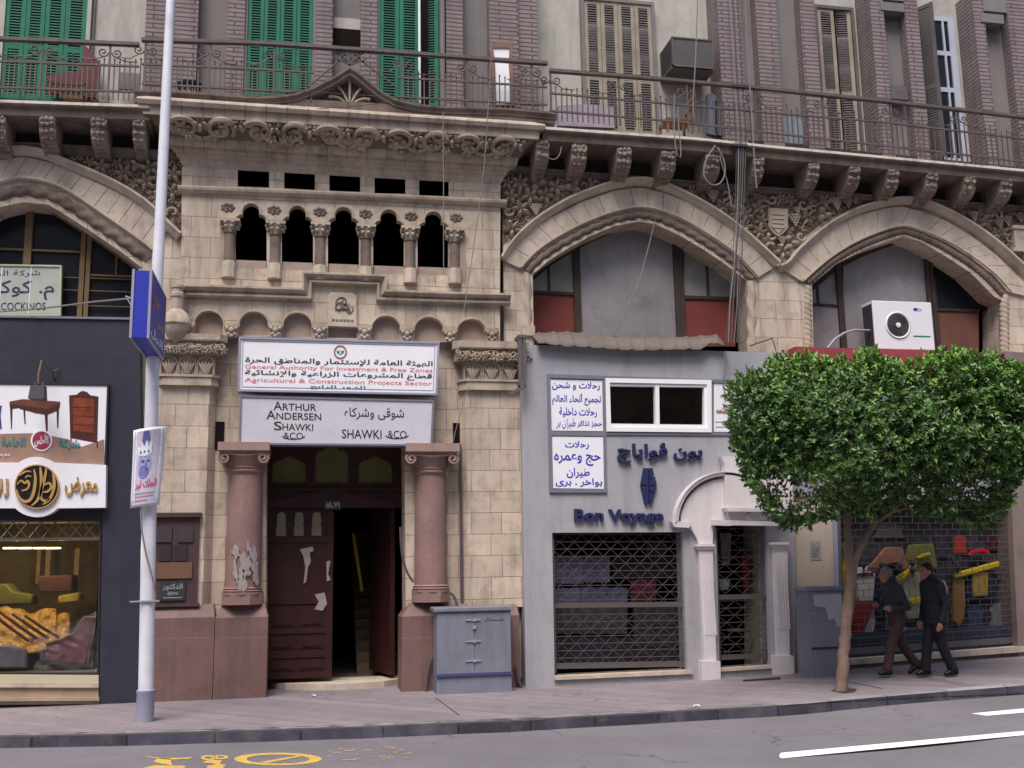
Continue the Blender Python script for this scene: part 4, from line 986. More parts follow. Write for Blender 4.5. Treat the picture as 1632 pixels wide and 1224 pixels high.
# arch 1
wn = MB()
for x0, x1, yt in ((915, 926, 380), (1076, 1084, 372), (1084, 1091, 380)): wn.pbox(x0, yt, x1, 556, WY - .05, WY + .06)
wn.pbox(846, 464, 916, 469, WY - .03, WY + .05); wn.pbox(1091, 472, 1168, 477, WY - .03, WY + .05)
wn.pbox(873, 420, 877, 465, WY - .02, WY + .04); wn.pbox(1126, 420, 1130, 474, WY - .02, WY + .04)
for hh in (A1_in,):
    wn.sweep(list(XZ([(p[0], p[1] + 6) for p in hh], WY)), [(.03, WY - .03), (-.04, WY - .03), (-.04, WY + .05), (.03, WY + .05)])
w1_ = part('arch_window', wn, 'dark_wood', smooth=20)
win_board('window_board', [(924, 374), (960, 358), (1019, 347), (1050, 354), (1078, 370), (1078, 558), (924, 556)], 'grey_board', w1_)
win_board('window_pane', [(840, 446), (880, 408), (917, 384), (917, 466), (840, 466)], 'dusty_glass', w1_)
win_board('window_pane', [(1090, 376), (1130, 400), (1175, 440), (1175, 474), (1090, 474)], 'dusty_glass', w1_)
win_board('red_board', [(840, 468), (917, 468), (917, 548), (840, 548)], 'red_board', w1_)
win_board('red_board', [(1090, 476), (1172, 476), (1172, 552), (1090, 552)], 'red_board', w1_)
# arch 2
wn = MB()
for x0, x1, yt in ((1337, 1346, 412), (1480, 1486, 400), (1487, 1492, 400)): wn.pbox(x0, yt, x1, 570, WY - .05, WY + .06)
wn.pbox(1290, 484, 1338, 487, WY - .03, WY + .05); wn.pbox(1492, 492, 1562, 496, WY - .03, WY + .05); wn.pbox(1302, 450, 1305, 484, WY - .02, WY + .04); wn.pbox(1492, 440, 1496, 570, WY - .02, WY + .04)
wn.sweep(list(XZ([(p[0], p[1] + 6) for p in A2_in], WY)), [(.03, WY - .03), (-.04, WY - .03), (-.04, WY + .05), (.03, WY + .05)])
w2_ = part('arch_window', wn, 'dark_wood', smooth=20)
win_board('window_board', [(1344, 404), (1380, 388), (1441, 368), (1482, 392), (1482, 572), (1344, 572)], 'grey_board', w2_)
win_board('window_board', [(1284, 455), (1338, 408), (1338, 572), (1284, 572)], 'grey_board', w2_)
win_board('window_pane', [(1490, 396), (1546, 430), (1575, 462), (1575, 494), (1490, 494)], 'smoke_glass', w2_)
win_board('brown_board', [(1490, 496), (1560, 496), (1560, 572), (1490, 572)], 'brown_board', w2_)
# arch 0
wn = MB()
for x0, x1, yt in ((36, 48, 326), (126, 134, 352), (136, 143, 356), (-62, -50, 330)): wn.pbox(x0, yt, x1, 520, WY - .05, WY + .06)
for x0, x1, y_, h_ in ((-60, 128, 396, 3), (142, 232, 438, 3), (-60, 232, 506, 6)): wn.pbox(x0, y_, x1, y_ + h_, WY - .03, WY + .05)
wn.pbox(184, 390, 187, 439, WY - .02, WY + .04)
for y_ in (443, 463, 487): wn.pbox(96, y_, 232, y_ + 1.4, WY - .035, WY - .02)
wn.sweep(list(XZ([(p[0], p[1] + 6) for p in A0_in], WY)), [(.03, WY - .03), (-.05, WY - .03), (-.05, WY + .05), (.03, WY + .05)])
w0_ = part('arch_window', wn, 'pale_wood', smooth=20)
win_board('window_pane', [(-120, 420), (-40, 340), (38, 314), (80, 322), (150, 364), (200, 398), (236, 430), (236, 522), (-120, 522)], 'smoke_glass', w0_, WY + .02, WY + .03)

# ================================================================== UPPER FLOOR
ZT = P(816, -90, 0).z
def zf(px): return P(px, lin([(0, 158), (220, 164), (870, 182), (1119, 222), (1632, 272)], px), 0).z - .25
def pier(xl, xr, Y=0.0, back=.8, ym=75, name='brick_pier', ztop=None):
    a = P(xl, ym, Y).x; b = P(xr, ym, Y).x; o = MB(); o.box(a, b, Y, back, zf((xl + xr) / 2), ztop or ZT); return part(name, o, 'brick', smooth=None)
def panel(xl, xr, Y, m, yt=-90, yb=None, name='plaster_panel', ym=75):
    a = P(xl, ym, Y).x; b = P(xr, ym, Y).x; z0 = zf((xl + xr) / 2) if yb is None else P((xl + xr) / 2, yb, Y).z
    o = MB(); o.box(a, b, Y, Y + .12, z0, P((xl + xr) / 2, yt, Y).z); return part(name, o, m, smooth=None)
for xl, xr in ((230, 314), (361, 389), (503, 530), (575, 601), (711, 738), (780, 827), (1147, 1184), (1208, 1241), (1279, 1303), (1392, 1413), (1447, 1468), (1557, 1574), (1611, 1740)):
    pier(xl, xr)
pier(827, 857, .05)
for xl, xr in ((315, 362), (529, 576), (737, 781), (1183, 1209), (1240, 1281), (1412, 1448), (1573, 1612)):
    panel(xl - 4, xr + 8, .22, 'plaster_grey')
# lintels over the two niches at the top right
for xl, xr, yt, yb in ((1404, 1441, 4, 17), (1563, 1600, 22, 36)):
    o = MB(); o.pbox(xl, yt, xr, yb, -.02, .3); o.pbox(xl - 2, -70, xr + 2, yt - 4, 0.004, .3); part('niche_lintel', o, 'plaster_grey', smooth=None)
# sill block in the niche with the open flap
o = MB(); o.pbox(1420, 136, 1446, 158, .02, .21); part('niche_sill', o, 'slat_grey', smooth=20)
o = MB(); o.pbox(531, 47, 576, 74, .15, .215); part('vent_shade_patch', o, 'void', smooth=None)  # dark block on the panel; the opening's shade is put into its colour
o = MB(); o.pbox(531, 29, 576, 46, .16, .215); part('vent_lintel', o, 'plaster', smooth=None)
# loggia back walls
LY = .5
panel(-120, 232, .10, 'plaster', name='plaster_wall')
panel(850, 1160, LY, 'plaster', name='plaster_wall')
panel(1296, 1400, LY, 'plaster', name='plaster_wall')
panel(1460, 1566, LY, 'plaster', name='plaster_wall')
panel(384, 508, .14, 'plaster_grey', name='plaster_wall'); panel(596, 716, .14, 'plaster_grey', name='plaster_wall')

def shutter_leaf(par, x0, x1, y, z0, z1, zm, mf, ms, ang=0.0, hinge=0, mid2=None):
    """one louvred leaf between x0..x1 at depth y; ang opens it about its hinge (0 left, 1 right)"""
    wdt = x1 - x0; st = min(.068, wdt * .22); th = .035; fr = MB(); sl = MB()
    rails = [z0, zm] + ([mid2] if mid2 else []) + [z1]
    fr.box(0, st, -th, 0, z0, z1); fr.box(wdt - st, wdt, -th, 0, z0, z1)
    for k, r_ in enumerate(rails):
        if k == 0: fr.box(st, wdt - st, -th + .002, 0, r_, r_ + .08)
        elif k == len(rails) - 1: fr.box(st, wdt - st, -th + .002, 0, r_ - .07, r_)
        else: fr.box(st, wdt - st, -th + .002, 0, r_ - .04, r_ + .04)
    for k in range(len(rails) - 1):
        lo = rails[k] + (.08 if k == 0 else .04); hi = rails[k + 1] - (.07 if k == len(rails) - 2 else .04)
        n = max(2, int((hi - lo) / .046))
        for i in range(n):
            zc_ = lo + (hi - lo) * (i + .5) / n; h_ = (hi - lo) / n
            sl.add([(st, -.030, zc_ - h_ * .55), (wdt - st, -.030, zc_ - h_ * .55), (wdt - st, -.004, zc_ + h_ * .45), (st, -.004, zc_ + h_ * .45),
                    (st, -.036, zc_ - h_ * .40), (wdt - st, -.036, zc_ - h_ * .40), (wdt - st, -.010, zc_ + h_ * .6), (st, -.010, zc_ + h_ * .6)],
                   [(0, 1, 2, 3), (4, 5, 6, 7), (0, 1, 5, 4), (2, 3, 7, 6)])
    def place(mb):
        c, s_ = math.cos(ang), math.sin(ang); out = []
        for (px, py, pz) in mb.v:
            u = px if hinge == 0 else px - wdt
            q = (u * c - py * s_, u * s_ + py * c) if hinge == 0 else (u * c + py * s_, -u * s_ + py * c)
            out.append((q[0] + (x0 if hinge == 0 else x1), q[1] + y, pz))
        mb.v = out; return mb
    allm = place(fr); sm = place(sl)
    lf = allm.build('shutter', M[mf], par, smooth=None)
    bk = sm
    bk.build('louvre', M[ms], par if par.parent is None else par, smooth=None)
    return lf
def shutters(edges, Y, yt, yb, ymid, mf, ms, frame, angs=None, mid2=None, name='shuttered_window'):
    xl, xr = edges[0], edges[-1]; xm = (xl + xr) / 2; Xs = [P(x, 75, Y).x for x in edges]
    z0 = P(xm, yb, Y).z; z1 = P(xm, yt, Y).z; zm = P(xm, ymid, Y).z
    fo = MB(); fo.box(Xs[0] - .06, Xs[0], Y - .06, Y + .06, z0, z1 + .06); fo.box(Xs[-1], Xs[-1] + .06, Y - .06, Y + .06, z0, z1 + .06); fo.box(Xs[0], Xs[-1], Y - .06, Y + .06, z1, z1 + .06)
    wdw = part(name, fo, frame, smooth=None)
    bk = MB(); bk.box(Xs[0], Xs[-1], Y + .03, Y + .05, z0, z1); bk.build('window_backing', M['void'], wdw, smooth=None)
    for k in range(len(edges) - 1):
        an, hg = (angs or {}).get(k, (0.0, 0))
        shutter_leaf(wdw, Xs[k] + .004, Xs[k + 1] - .004, Y - .004 * (k % 2), z0, z1, zm, mf, ms, an, hg, P(xm, mid2, Y).z if mid2 else None)
    return wdw
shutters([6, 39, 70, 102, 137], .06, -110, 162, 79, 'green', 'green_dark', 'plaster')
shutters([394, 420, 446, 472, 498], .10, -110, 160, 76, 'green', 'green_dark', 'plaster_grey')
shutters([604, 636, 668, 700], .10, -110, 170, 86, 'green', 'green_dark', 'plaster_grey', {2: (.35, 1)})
shutters([931, 958, 985, 1012, 1039], LY - .04, 6, 215, 48, 'cream_wood', 'slat_grey', 'plaster_grey', None, 128)
shutters([1304, 1331, 1358], LY - .04, 17, 245, 62, 'cream_wood', 'slat_grey', 'slat_grey', {1: (.25, 1)}, 148)
# open window at the top right: white sash with glass, shutters thrown back
def xp(x, Y): return P(x, 110, Y).x
wz0 = P(1515, 262, LY).z; wz1 = P(1500, 30, LY).z
o = MB(); xa, xb = xp(1486, LY), xp(1522, LY); y0 = LY - .10
for a_, b_ in ((xa, xa + .05), ((xa + xb) / 2 - .02, (xa + xb) / 2 + .02), (xb - .13, xb)): o.box(a_, b_, y0, y0 + .06, wz0, wz1)
for zz_ in (wz0, P(1500, 92, LY).z, P(1505, 150, LY).z, wz1 - .1): o.box(xa, xb, y0 + .004, y0 + .055, zz_, zz_ + .09)
ws = part('sash_window', o, 'sash_paint', smooth=None)
o = MB(); o.box(xa, xb, y0 + .03, y0 + .04, wz0, wz1); o.build('sash_pane', M['smoke_glass'], ws, smooth=None)
zm_ = P(1500, 150, LY).z
shutter_leaf(ws, xp(1463, LY), xp(1490, LY), LY - .06, wz0, wz1 + .1, zm_, 'slat_grey', 'slat_grey', -1.05, 0)
shutter_leaf(ws, xp(1520, LY), xp(1548, LY), LY - .06, wz0, wz1 + .1, zm_, 'slat_grey', 'slat_grey', -1.0, 1)
# rainwater pipes
for x, yb_, r_, Y in ((706, 165, .04, -.02), (142.5, 158, .02, .07)):
    o = MB(); a = P(x - .02 * yb_ * 0, yb_, Y); o.tube([(a.x, Y, a.z - .2), (a.x, Y, ZT)], r_, 8); part('rain_pipe', o, 'plaster_grey')
o = MB(); a = P(669, 165, -.3); o.tube([(a.x, -.3, a.z), (a.x - .01, -.3, ZT)], .022, 8)
tag(o.build('flag_pole', M['white'], smooth=50), 'thin white upright pole standing against the second green shutters', 'pole')

# ---- balcony railings
def railing(top, mid, bot, Y, x0, x1, spacing, post_every, skip=None, spear=13, seed=1, scroll=True):
    rnd = random.Random(seed); rail = MB(); bars = MB(); orn = MB()
    def path(line, xa, xb, n=24): return XZ([(xa + (xb - xa) * i / n, lin(line, xa + (xb - xa) * i / n)) for i in range(n + 1)], Y)
    rail.sweep(path(top, x0, x1), [(.0, Y - .045), (.0, Y + .045), (-.05, Y + .045), (-.06, Y), (-.05, Y - .045)])
    def seg_iter():
        if not skip: return [(x0, x1)]
        return [(x0, skip[0]), (skip[1], x1)]
    for xa, xb in seg_iter():
        rail.sweep(path(mid, xa, xb), [(.014, Y - .016), (.014, Y + .016), (-.014, Y + .016), (-.014, Y - .016)])
        rail.sweep(path(bot, xa, xb), [(.014, Y - .016), (.014, Y + .016), (-.014, Y + .016), (-.014, Y - .016)])
    part('balcony_railing', rail, 'iron', smooth=25)
    x = x0 + 3; k = 0
    while x < x1:
        if not (skip and skip[0] - 3 < x < skip[1] + 3):
            yb = lin(bot, x) + 14; ym = lin(mid, x); yt = lin(top, x)
            if k % post_every == 0:
                a = P(x, yb, Y); t = P(x, yt + 3, Y); bars.bar((a.x, Y, a.z), (a.x, Y, t.z), .028)
                if scroll:
                    for s_ in (-1, 1):
                        orn = MB(); zc_ = P(x, (ym * .45 + yt * .55), Y).z; pts = spiral((a.x + s_ * .10, zc_), .075, 1.4, 0 if s_ < 0 else math.pi, s_, Y + .01); orn.tube(pts, .012, 5)
                        z2 = P(x, ym - 8, Y).z; orn.tube([Vector((a.x + s_ * .10, Y, zc_ - .075)), Vector((a.x + s_ * .22, Y, z2)), Vector((a.x + s_ * .40, Y, z2))], .009, 5); part('railing_scroll', orn, 'iron', smooth=50)
            else:
                tip = ym - spear * (1.0 if k % 2 else .72) - (6 if k % post_every == post_every // 2 else 0); a = P(x, yb, Y); t = P(x, tip, Y); m_ = P(x, ym, Y).z
                lean = rnd.uniform(-.006, .006)
                bars.bar((a.x, Y, a.z), (a.x + lean, Y, m_), .018); bars.tube([(a.x + lean, Y, m_), (a.x + lean, Y, t.z - .05), (a.x + lean, Y, t.z - .035), (a.x + lean, Y, t.z)], [.009, .009, .017, .002], 5)
        x += spacing; k += 1
    part('baluster_row', bars, 'iron', smooth=25)
RY = -.56
railing([(-60, 56), (0, 59.5), (222, 69)], [(-60, 94), (0, 97.5), (222, 106)], [(-60, 136), (0, 139), (222, 147)], RY, -50, 222, 8.4, 13)
railing([(220, 61), (420, 67), (620, 80.5), (820, 95.5), (872, 99)], [(220, 102), (420, 111), (620, 123), (820, 135), (872, 139)], [(220, 133), (400, 143), (680, 157), (872, 167)], RY - .02, 226, 872, 8.6, 12, (500, 632))
railing([(870, 110), (1040, 123), (1219, 139.5), (1400, 158.5), (1632, 185), (1720, 195)], [(870, 148), (1040, 163), (1219, 179), (1400, 194), (1632, 221), (1720, 231)], [(870, 176), (1080, 194), (1219, 211), (1400, 231), (1632, 258), (1720, 267)], RY, 876, 1716, 8.4, 13)
# ogee sweep of the rails over the gable
for line in ([(490, 140), (515, 118), (535, 102), (546, 92)], [(572, 92), (582, 102), (604, 118), (634, 141)]):
    o = MB(); o.tube([P(a, b, RY) for a, b in smooth_path(line, 16, 2)], .014, 6); part('railing_sweep', o, 'iron')
for s_ in (-1, 1):
    o = MB(); c = P(558 + s_ * 8, 92, RY); o.tube(spiral((c.x, c.z), .07, 1.5, 0 if s_ < 0 else math.pi, s_, RY), .014, 5)
    c = P(558 + s_ * 18, 83, RY); o.tube(spiral((c.x, c.z), .045, 1.5, 0 if s_ < 0 else math.pi, s_, RY), .012, 5)
    part('railing_scroll', o, 'iron', smooth=50)
# wire lines in front of the bay railing
for line in ([(380, 160), (470, 143), (560, 151), (664, 156)], [(470, 176), (585, 168), (640, 158), (700, 157)]):
    o = MB(); o.tube([P(a, b, -.72) for a, b in smooth_path(line, 16, 2)], .006, 5)
    tag(o.build('wire', M['iron']), 'thin slack wire strung ' + ('across the carved gable' if line[0][0] == 380 else 'below the gable along the cornice top'), 'wire')

# ---- things on the balconies
# window air conditioner on its bracket
BYc = LY - .5
t = thing('air_conditioner', 'old dark grey box air conditioner jutting from the cream wall above the balcony', 'air conditioner', tuple(P(1099, 118, LY - .2)))
o = MB(); z0, z1 = P(1100, 106, -.1).z, P(1100, 62, -.1).z; xa, xb = P(1071, 85, -.1).x, P(1136, 90, -.1).x
o.box(xa, xb, -.1, LY, z0, z1); o.build('casing', M['ac_grey'], t, smooth=None)
o = MB()
for k in range(6): o.box(xa - .006, xa + .004, -.04 + k * .08, 0.0 + k * .08, z0 + .05, z1 - .05)
o.build('side_vent', M['iron_dark'], t, smooth=None)
o = MB(); o.box(xa, xa + .02, -.115, -.098, z0 - .02, z1 + .01); o.box(xa, xb, -.115, -.098, z1 - .012, z1 + .012); o.box(xa, xb, -.115, -.098, z0 - .02, z0 + .012); o.box(xb - .02, xb, -.115, -.098, z0, z1); o.build('front_frame', M['slat_grey'], t, smooth=None)
o = MB(); o.box(xa - .02, xb + .02, -.08, LY, z0 - .05, z0 - .022); o.build('bracket', M['slat_grey'], t, smooth=None)
# wooden chair behind the railing
cY = -.22; c0 = P(1078, 214, cY); c1 = P(1100, 214, cY)
t = thing('wooden_chair', 'tan wooden chair on the right balcony behind the railing', 'chair', tuple(c0))
ws_ = mat('chair_wood', (150, 108, 76), .5, .2, 5, .1)
zs_ = P(1080, 196, cY).z; zb_ = P(1100, 158, cY).z; z0_ = P(1080, 214, cY).z; xl_, xr_ = P(1056, 200, cY).x, P(1098, 200, cY).x
o = MB(); o.box(xl_, xr_, cY - .2, cY + .2, zs_ - .04, zs_); o.build('seat', ws_, t)
for x_ in (xl_ + .02, xr_ - .02):
    for y_ in (cY - .18, cY + .18):
        o = MB(); o.bar((x_, y_, z0_ - .05), (x_, y_, zs_ - .04), .035); o.build('leg', ws_, t)
o = MB()
for y_ in (cY - .18, cY + .18): o.bar((xr_ - .02, y_, zs_), (xr_ + .06, y_, zb_), .035)
for f in (.55, .92): o.bar((xr_ - .02 + .08 * f, cY - .18, zs_ + (zb_ - zs_) * f), (xr_ - .02 + .08 * f, cY + .18, zs_ + (zb_ - zs_) * f), .05)
o.build('backrest', ws_, t)
# red boards leaning on the left balcony, wooden rack in front of them
o = MB(); o.pprism([(74, 120), (128, 112), (134, 72), (140, 76), (158, 98), (160, 106), (154, 156), (78, 148)], -.12, -.06)
tag(o.build('folded_table', mat('maroon_board', (96, 46, 50), .6, .15)), 'maroon folded board propped in front of the left green shutters', 'board')
o = MB()
for x0, y0, x1, y1 in ((76, 131, 136, 134), (76, 131, 79, 150), (133, 131, 136, 152), (76, 143, 136, 145)): o.pbox(x0, y0, x1, y1, -.30, -.26)
for k in range(12): o.pbox(80 + k * 4.5, 134, 81.6 + k * 4.5, 143, -.29, -.27)
o.pprism([(92, 146), (132, 149), (132, 158), (100, 156)], -.28, -.14)
tag(o.build('wire_rack', M['pale_wood']), 'low pale rack on the left balcony in front of the maroon board', 'rack')
o = MB(); o.pbox(157, 147, 172, 158, -.5, -.35); tag(o.build('white_block', M['plaster']), 'small white block on the left balcony edge', 'block')
for k, (x0, y0, x1, y1) in enumerate(((190, 116, 222, 142),)):
    o = MB(); o.pbox(x0, y0, x1, y1, -.16, -.1); tag(o.build('box', M['plaster_grey']), 'grey flat box standing at the right end of the left balcony', 'box')
# framed mirror standing on the bay balcony
mY = -.3
t = thing('mirror_frame', 'white panel in a brown scrolled frame standing on the bay balcony', 'mirror', tuple(P(803, 168, mY)))
o = MB(); o.pprism([(786, 168), (783, 100), (779, 76), (784, 70), (794, 66), (800, 69), (806, 69), (812, 66), (818, 72), (816, 80), (817, 100), (820, 168)], mY, mY + .05, holes=[[(791, 166), (789, 100), (786, 76), (812, 76), (811, 100), (815, 166)]])
o.build('frame', mat('mirror_wood', (126, 98, 84), .6, .2, 6, .2), t)
o = MB(); o.pprism([(791, 166), (789, 100), (786, 76), (812, 76), (811, 100), (815, 166)], mY + .02, mY + .04); o.build('panel', M['upvc'], t, smooth=None)
# flower pots etc. along the bay balcony
for k, (x, y, h) in enumerate(((287, 139, 14), (296, 139, 17), (306, 140, 18), (316, 140, 13))):
    c = P(x, y + 4, -.4); o = MB(); hh = h * .0088; o.lathe(c.x, -.4, [(.03, c.z), (.045, c.z + hh * .7), (.05, c.z + hh * .75), (.05, c.z + hh), (.03, c.z + hh)], 10)
    tag(o.build('pot', M['plastic_dark']), 'small dark pot in the row on the bay balcony just right of the lamp post', 'pot', 'pots on the bay balcony')
# bundled rugs / boxes behind the right railing
for k, (x0, y0, x1, y1, c, lab) in enumerate(((890, 168, 980, 200, (150, 138, 150), 'pale mauve cloth draped behind the right balcony railing'), (1140, 160, 1170, 214, (74, 72, 82), 'dark bundle leaning against the brick pier beside the chair'), (1128, 150, 1142, 212, (96, 102, 116), 'narrow blue-grey board standing behind the balcony railing'), (1232, 188, 1280, 226, (120, 130, 140), 'pale blue box behind the railing of the far right balcony'))):
    o = MB(); o.pprism([(x0, y0), ((x0 + x1) / 2, y0 - 2), (x1, y0 + 3), (x1, y1 + 4), (x0, y1)], .1, .2)
    tag(o.build(('cloth', 'bundle', 'board', 'box')[k], mat('clutter_%d' % k, c, .9, .15, 6, .3)), lab, ('cloth', 'bundle', 'board', 'box')[k])
# ================================================================== SIGNS OVER THE DOOR
def panel_box(mb, q, Y, d, m_in=0):                      # a box whose front is the pixel quad q on plane Y
    pts = [P(a, b, Y) for a, b in q]; n = 4
    mb.add([tuple(p) for p in pts] + [(p.x, Y + d, p.z) for p in pts], [(0, 1, 2, 3), (7, 6, 5, 4)] + [(i, (i + 1) % 4, 4 + (i + 1) % 4, 4 + i) for i in range(4)])
def frame_quad(mb, q, w, Y0, Y1):                        # rectangular frame w px wide along the quad's edge
    c = (sum(p[0] for p in q) / 4, sum(p[1] for p in q) / 4)
    inn = []
    for i, (a, b) in enumerate(q):
        inn.append((a + (w if a < c[0] else -w), b + (w if b < c[1] else -w)))
    mb.prism(XZ(q, Y0), Y0, Y1, [XZ(inn, Y0)])
SY = -.42
t = thing('office_sign', 'upper white sign over the door with black Arabic and pink English lines', 'sign', tuple(P(540, 628, SY)))
q = [(382, 538), (699, 546), (695.5, 628), (380, 622)]
o = MB(); panel_box(o, q, SY, .22); o.build('sign_box', M['white'], t, smooth=None)
o = MB(); frame_quad(o, [(380.5, 536.5), (700.5, 544.5), (697, 629.5), (378.5, 623.5)], 3.2, SY - .02, SY + .23); o.build('sign_frame', M['steel'], t, smooth=None)
o = MB(); qi = [(387, 543), (694, 551), (691, 623), (385, 617)]
frame_quad(o, qi, 1.0, SY - .004, SY + .0); o.build('border_line', mat('grey_ink', (120, 130, 135)), t, smooth=None)
def bil(u, v): return (q[0][0] * (1 - u) * (1 - v) + q[1][0] * u * (1 - v) + q[2][0] * u * v + q[3][0] * (1 - u) * v, q[0][1] * (1 - u) * (1 - v) + q[1][1] * u * (1 - v) + q[2][1] * u * v + q[3][1] * (1 - u) * v)
def bq(u0, v0, u1, v1): return [bil(u0, v0), bil(u1, v0), bil(u1, v1), bil(u0, v1)]
TB = .018
o = MB(); letters(o, 'الهيئة العامة للإستثمار والمناطق الحرة', bq(.03, .36, .975, .50), SY - .004, bold=TB); o.build('lettering', M['black_ink'], t, smooth=None); o = MB(); letters(o, 'قطاع المشروعات الزراعية والإنشائية', bq(.03, .605, .975, .745), SY - .004, bold=TB); o.build('lettering', M['black_ink'], t, smooth=None)
o = MB(); letters(o, 'General Authority For Investment & Free Zones', bq(.03, .505, .975, .605), SY - .0045, bold=.004); o.build('lettering', M['red_ink'], t, smooth=None); o = MB(); letters(o, 'Agricultural & Construction Projects Sector', bq(.03, .755, .975, .86), SY - .0045, bold=.004); o.build('lettering', M['red_ink'], t, smooth=None)
o = MB(); letters(o, 'الدور الرابع', bq(.36, .87, .64, .95), SY - .004, bold=TB); o.build('lettering', M['green_ink'], t, smooth=None)
c = bil(.508, .23); o = MB(); h = XZ(ell(c[0], c[1], 10.5, 11), SY - .006); o.prism(h, SY - .006, SY, [XZ(ell(c[0], c[1], 8.2, 8.7), SY - .006)]); o.build('emblem_ring', M['brown_ink'], t, smooth=None)
o = MB()
for s_ in (-1, 1):
    o.pprism([(c[0], c[1] + 5), (c[0] + s_ * 2, c[1] - 1), (c[0] + s_ * 6, c[1] - 3), (c[0] + s_ * 5.5, c[1] + 1), (c[0] + s_ * 3, c[1] + 2)], SY - .006, SY)
    o.pprism([(c[0], c[1] - 1), (c[0] + s_ * 2.5, c[1] - 4.5), (c[0] + s_ * 1, c[1] - 2)], SY - .0065, SY)
o.build('emblem_leaf', M['green_ink'], t, smooth=None)
S2 = -.40
t = thing('office_sign', 'lower white sign over the door with engraved black names in English and Arabic', 'sign', tuple(P(535, 708, S2)))
q = [(384, 632), (690, 639.5), (687, 709), (382, 706.5)]
o = MB(); panel_box(o, q, S2, .22); o.build('sign_box', M['white_old'], t, smooth=None)
o = MB(); frame_quad(o, [(382.5, 630), (692, 637.5), (689, 711), (380.5, 708.5)], 3.0, S2 - .015, S2 + .23); o.build('sign_frame', M['grey_trim'], t, smooth=None)
o = MB()
def caps(word, x0, x1, yb, hb, hs):                      # large initial, small capitals
    w_ = (x1 - x0); f = .17 if len(word) > 6 else .2
    letters(o, word[0], [(x0, yb - hb), (x0 + w_ * f, yb - hb + .3), (x0 + w_ * f, yb + .3), (x0, yb)], S2 - .004, bold=.006)
    d = w_ * .022
    letters(o, word[1:], [(x0 + w_ * f + 1, yb - hs + .3), (x1, yb - hs + d), (x1, yb + d), (x0 + w_ * f + 1, yb + .3)], S2 - .004, bold=.006)
caps('ARTHUR', 436, 504, 653.5, 14, 11); caps('ANDERSEN', 424.5, 512, 668, 14, 11); caps('SHAWKI', 436.5, 499, 685.5, 14, 11)
o.build('lettering', M['black_ink'], t, smooth=None); o = MB(); letters(o, '&CO', rect_q(452, 689, 483, 699.5, .02), S2 - .004, bold=.0)
def swash(x0, x1, y, h):
    o.tube([P(x0 + (x1 - x0) * i / 14, y + h * math.sin(math.pi * i / 14) ** .5 - 2, S2 - .002) for i in range(15)], .007, 4)
swash(450, 486, 697, 5)
o.build('lettering', M['black_ink'], t, smooth=None); o = MB(); letters(o, 'شوقى وشركاه', rect_q(549, 649, 644, 668, .02), S2 - .004, bold=.004)
o.build('lettering', M['black_ink'], t, smooth=None); o = MB(); letters(o, 'SHAWKI', rect_q(545, 684, 608, 698.5, .02), S2 - .004, bold=.006); letters(o, '&CO', rect_q(618, 686, 648, 698, .02), S2 - .004); swash(614, 651, 696, 5)
o.build('lettering', M['black_ink'], t, smooth=None)

# ================================================================== TRAVEL SHOP FRONT (grey render, marble portal)
GY = -.30
T = thing('storefront', 'grey rendered travel shop front with marble portal and lattice shutter', 'shop front', tuple(P(1050, 1085, GY)))
def tp(name, mb, m, smooth=30): return mb.build(name, M[m] if isinstance(m, str) else m, T, smooth)
fr_out = [(831, 549), (1254, 563), (1268, 640), (1266, 840), (1268, 1077)]
shop_hole = [(880, 849), (1088, 848), (1094, 1000), (1095, 1071), (884, 1086)]
door_hole = [(1141, 836), (1222, 838), (1228, 1066), (1147, 1068)]
win_hole = [(965, 603), (1134, 606), (1134, 689), (965, 688)]
band_hole = [(872, 598), (963.5, 600), (966, 785), (880, 784)]
o = MB(); o.pprism([(830, 549), (1256, 563), (1262, 700), (1266, 840), (1268, 1076), (1245, 1080), (1108, 1084), (838, 1100)], GY, GY + .32, holes=[[(880, 849), (1088, 848), (1095, 1071), (1095.2, 1073.5), (884.2, 1083.5), (884, 1080)], door_hole, [(967, 605), (1132, 607), (1132, 687), (967, 686)]]); tp('wall', o, 'grey_render', 25)
# sign frame (L-shaped trim)
o = MB()
o.pprism([(872, 596), (1190, 606), (1190, 611), (872, 602)], GY - .03, GY + .05); o.pprism([(872, 602), (877, 602), (881, 784), (876, 784)], GY - .03, GY + .05)
o.pprism([(960, 605), (964, 605), (967, 779), (963, 779)], GY - .026, GY + .05); o.pprism([(876, 779), (968, 779), (968, 785), (876, 785)], GY - .034, GY + .05)
o.pprism([(878, 687), (962, 688), (962, 695), (878, 694)], GY - .022, GY + .05); o.pprism([(966, 688.5), (1190, 690), (1190, 694), (966, 693)], GY - .022, GY + .05); o.pprism([(1132.5, 606), (1137, 606), (1137, 689), (1132.5, 689)], GY - .018, GY + .05)
tp('panel_trim', o, 'grey_trim', None)
for name, qd, lines in (('sign_panel', [(877, 605), (960, 606.5), (962, 687), (878.5, 686)], (('رحلات و شحن', .03, .03, .95, .20), ('لجميع أنحاء العالم', .03, .26, .96, .50), ('رحلات داخلية', .16, .54, .88, .74), ('حجز تذاكر', .5, .80, .97, .93), ('طيران بر', .10, .76, .47, .96))),
                        ('sign_panel', [(880, 696), (961, 696.5), (963.5, 779), (881.5, 778)], (('رحلات', .25, .08, .72, .24), ('حج وعمره', .03, .32, .94, .56), ('طيران', .27, .60, .72, .80), ('بواخر . برى', .05, .80, .96, .97)))):
    o = MB(); panel_box(o, qd, GY - .012, .05); s_ = tp(name, o, 'white', None)
    q = qd; o = MB()
    for k, (tx, u0, v0, u1, v1) in enumerate(lines): letters(o, tx, bq(u0, v0, u1, v1), GY - .016, bold=.016 if k != 4 else 0, shear=.3 if k == 4 else 0); o.build('lettering', M['blue_ink'], s_, smooth=None); o = MB()
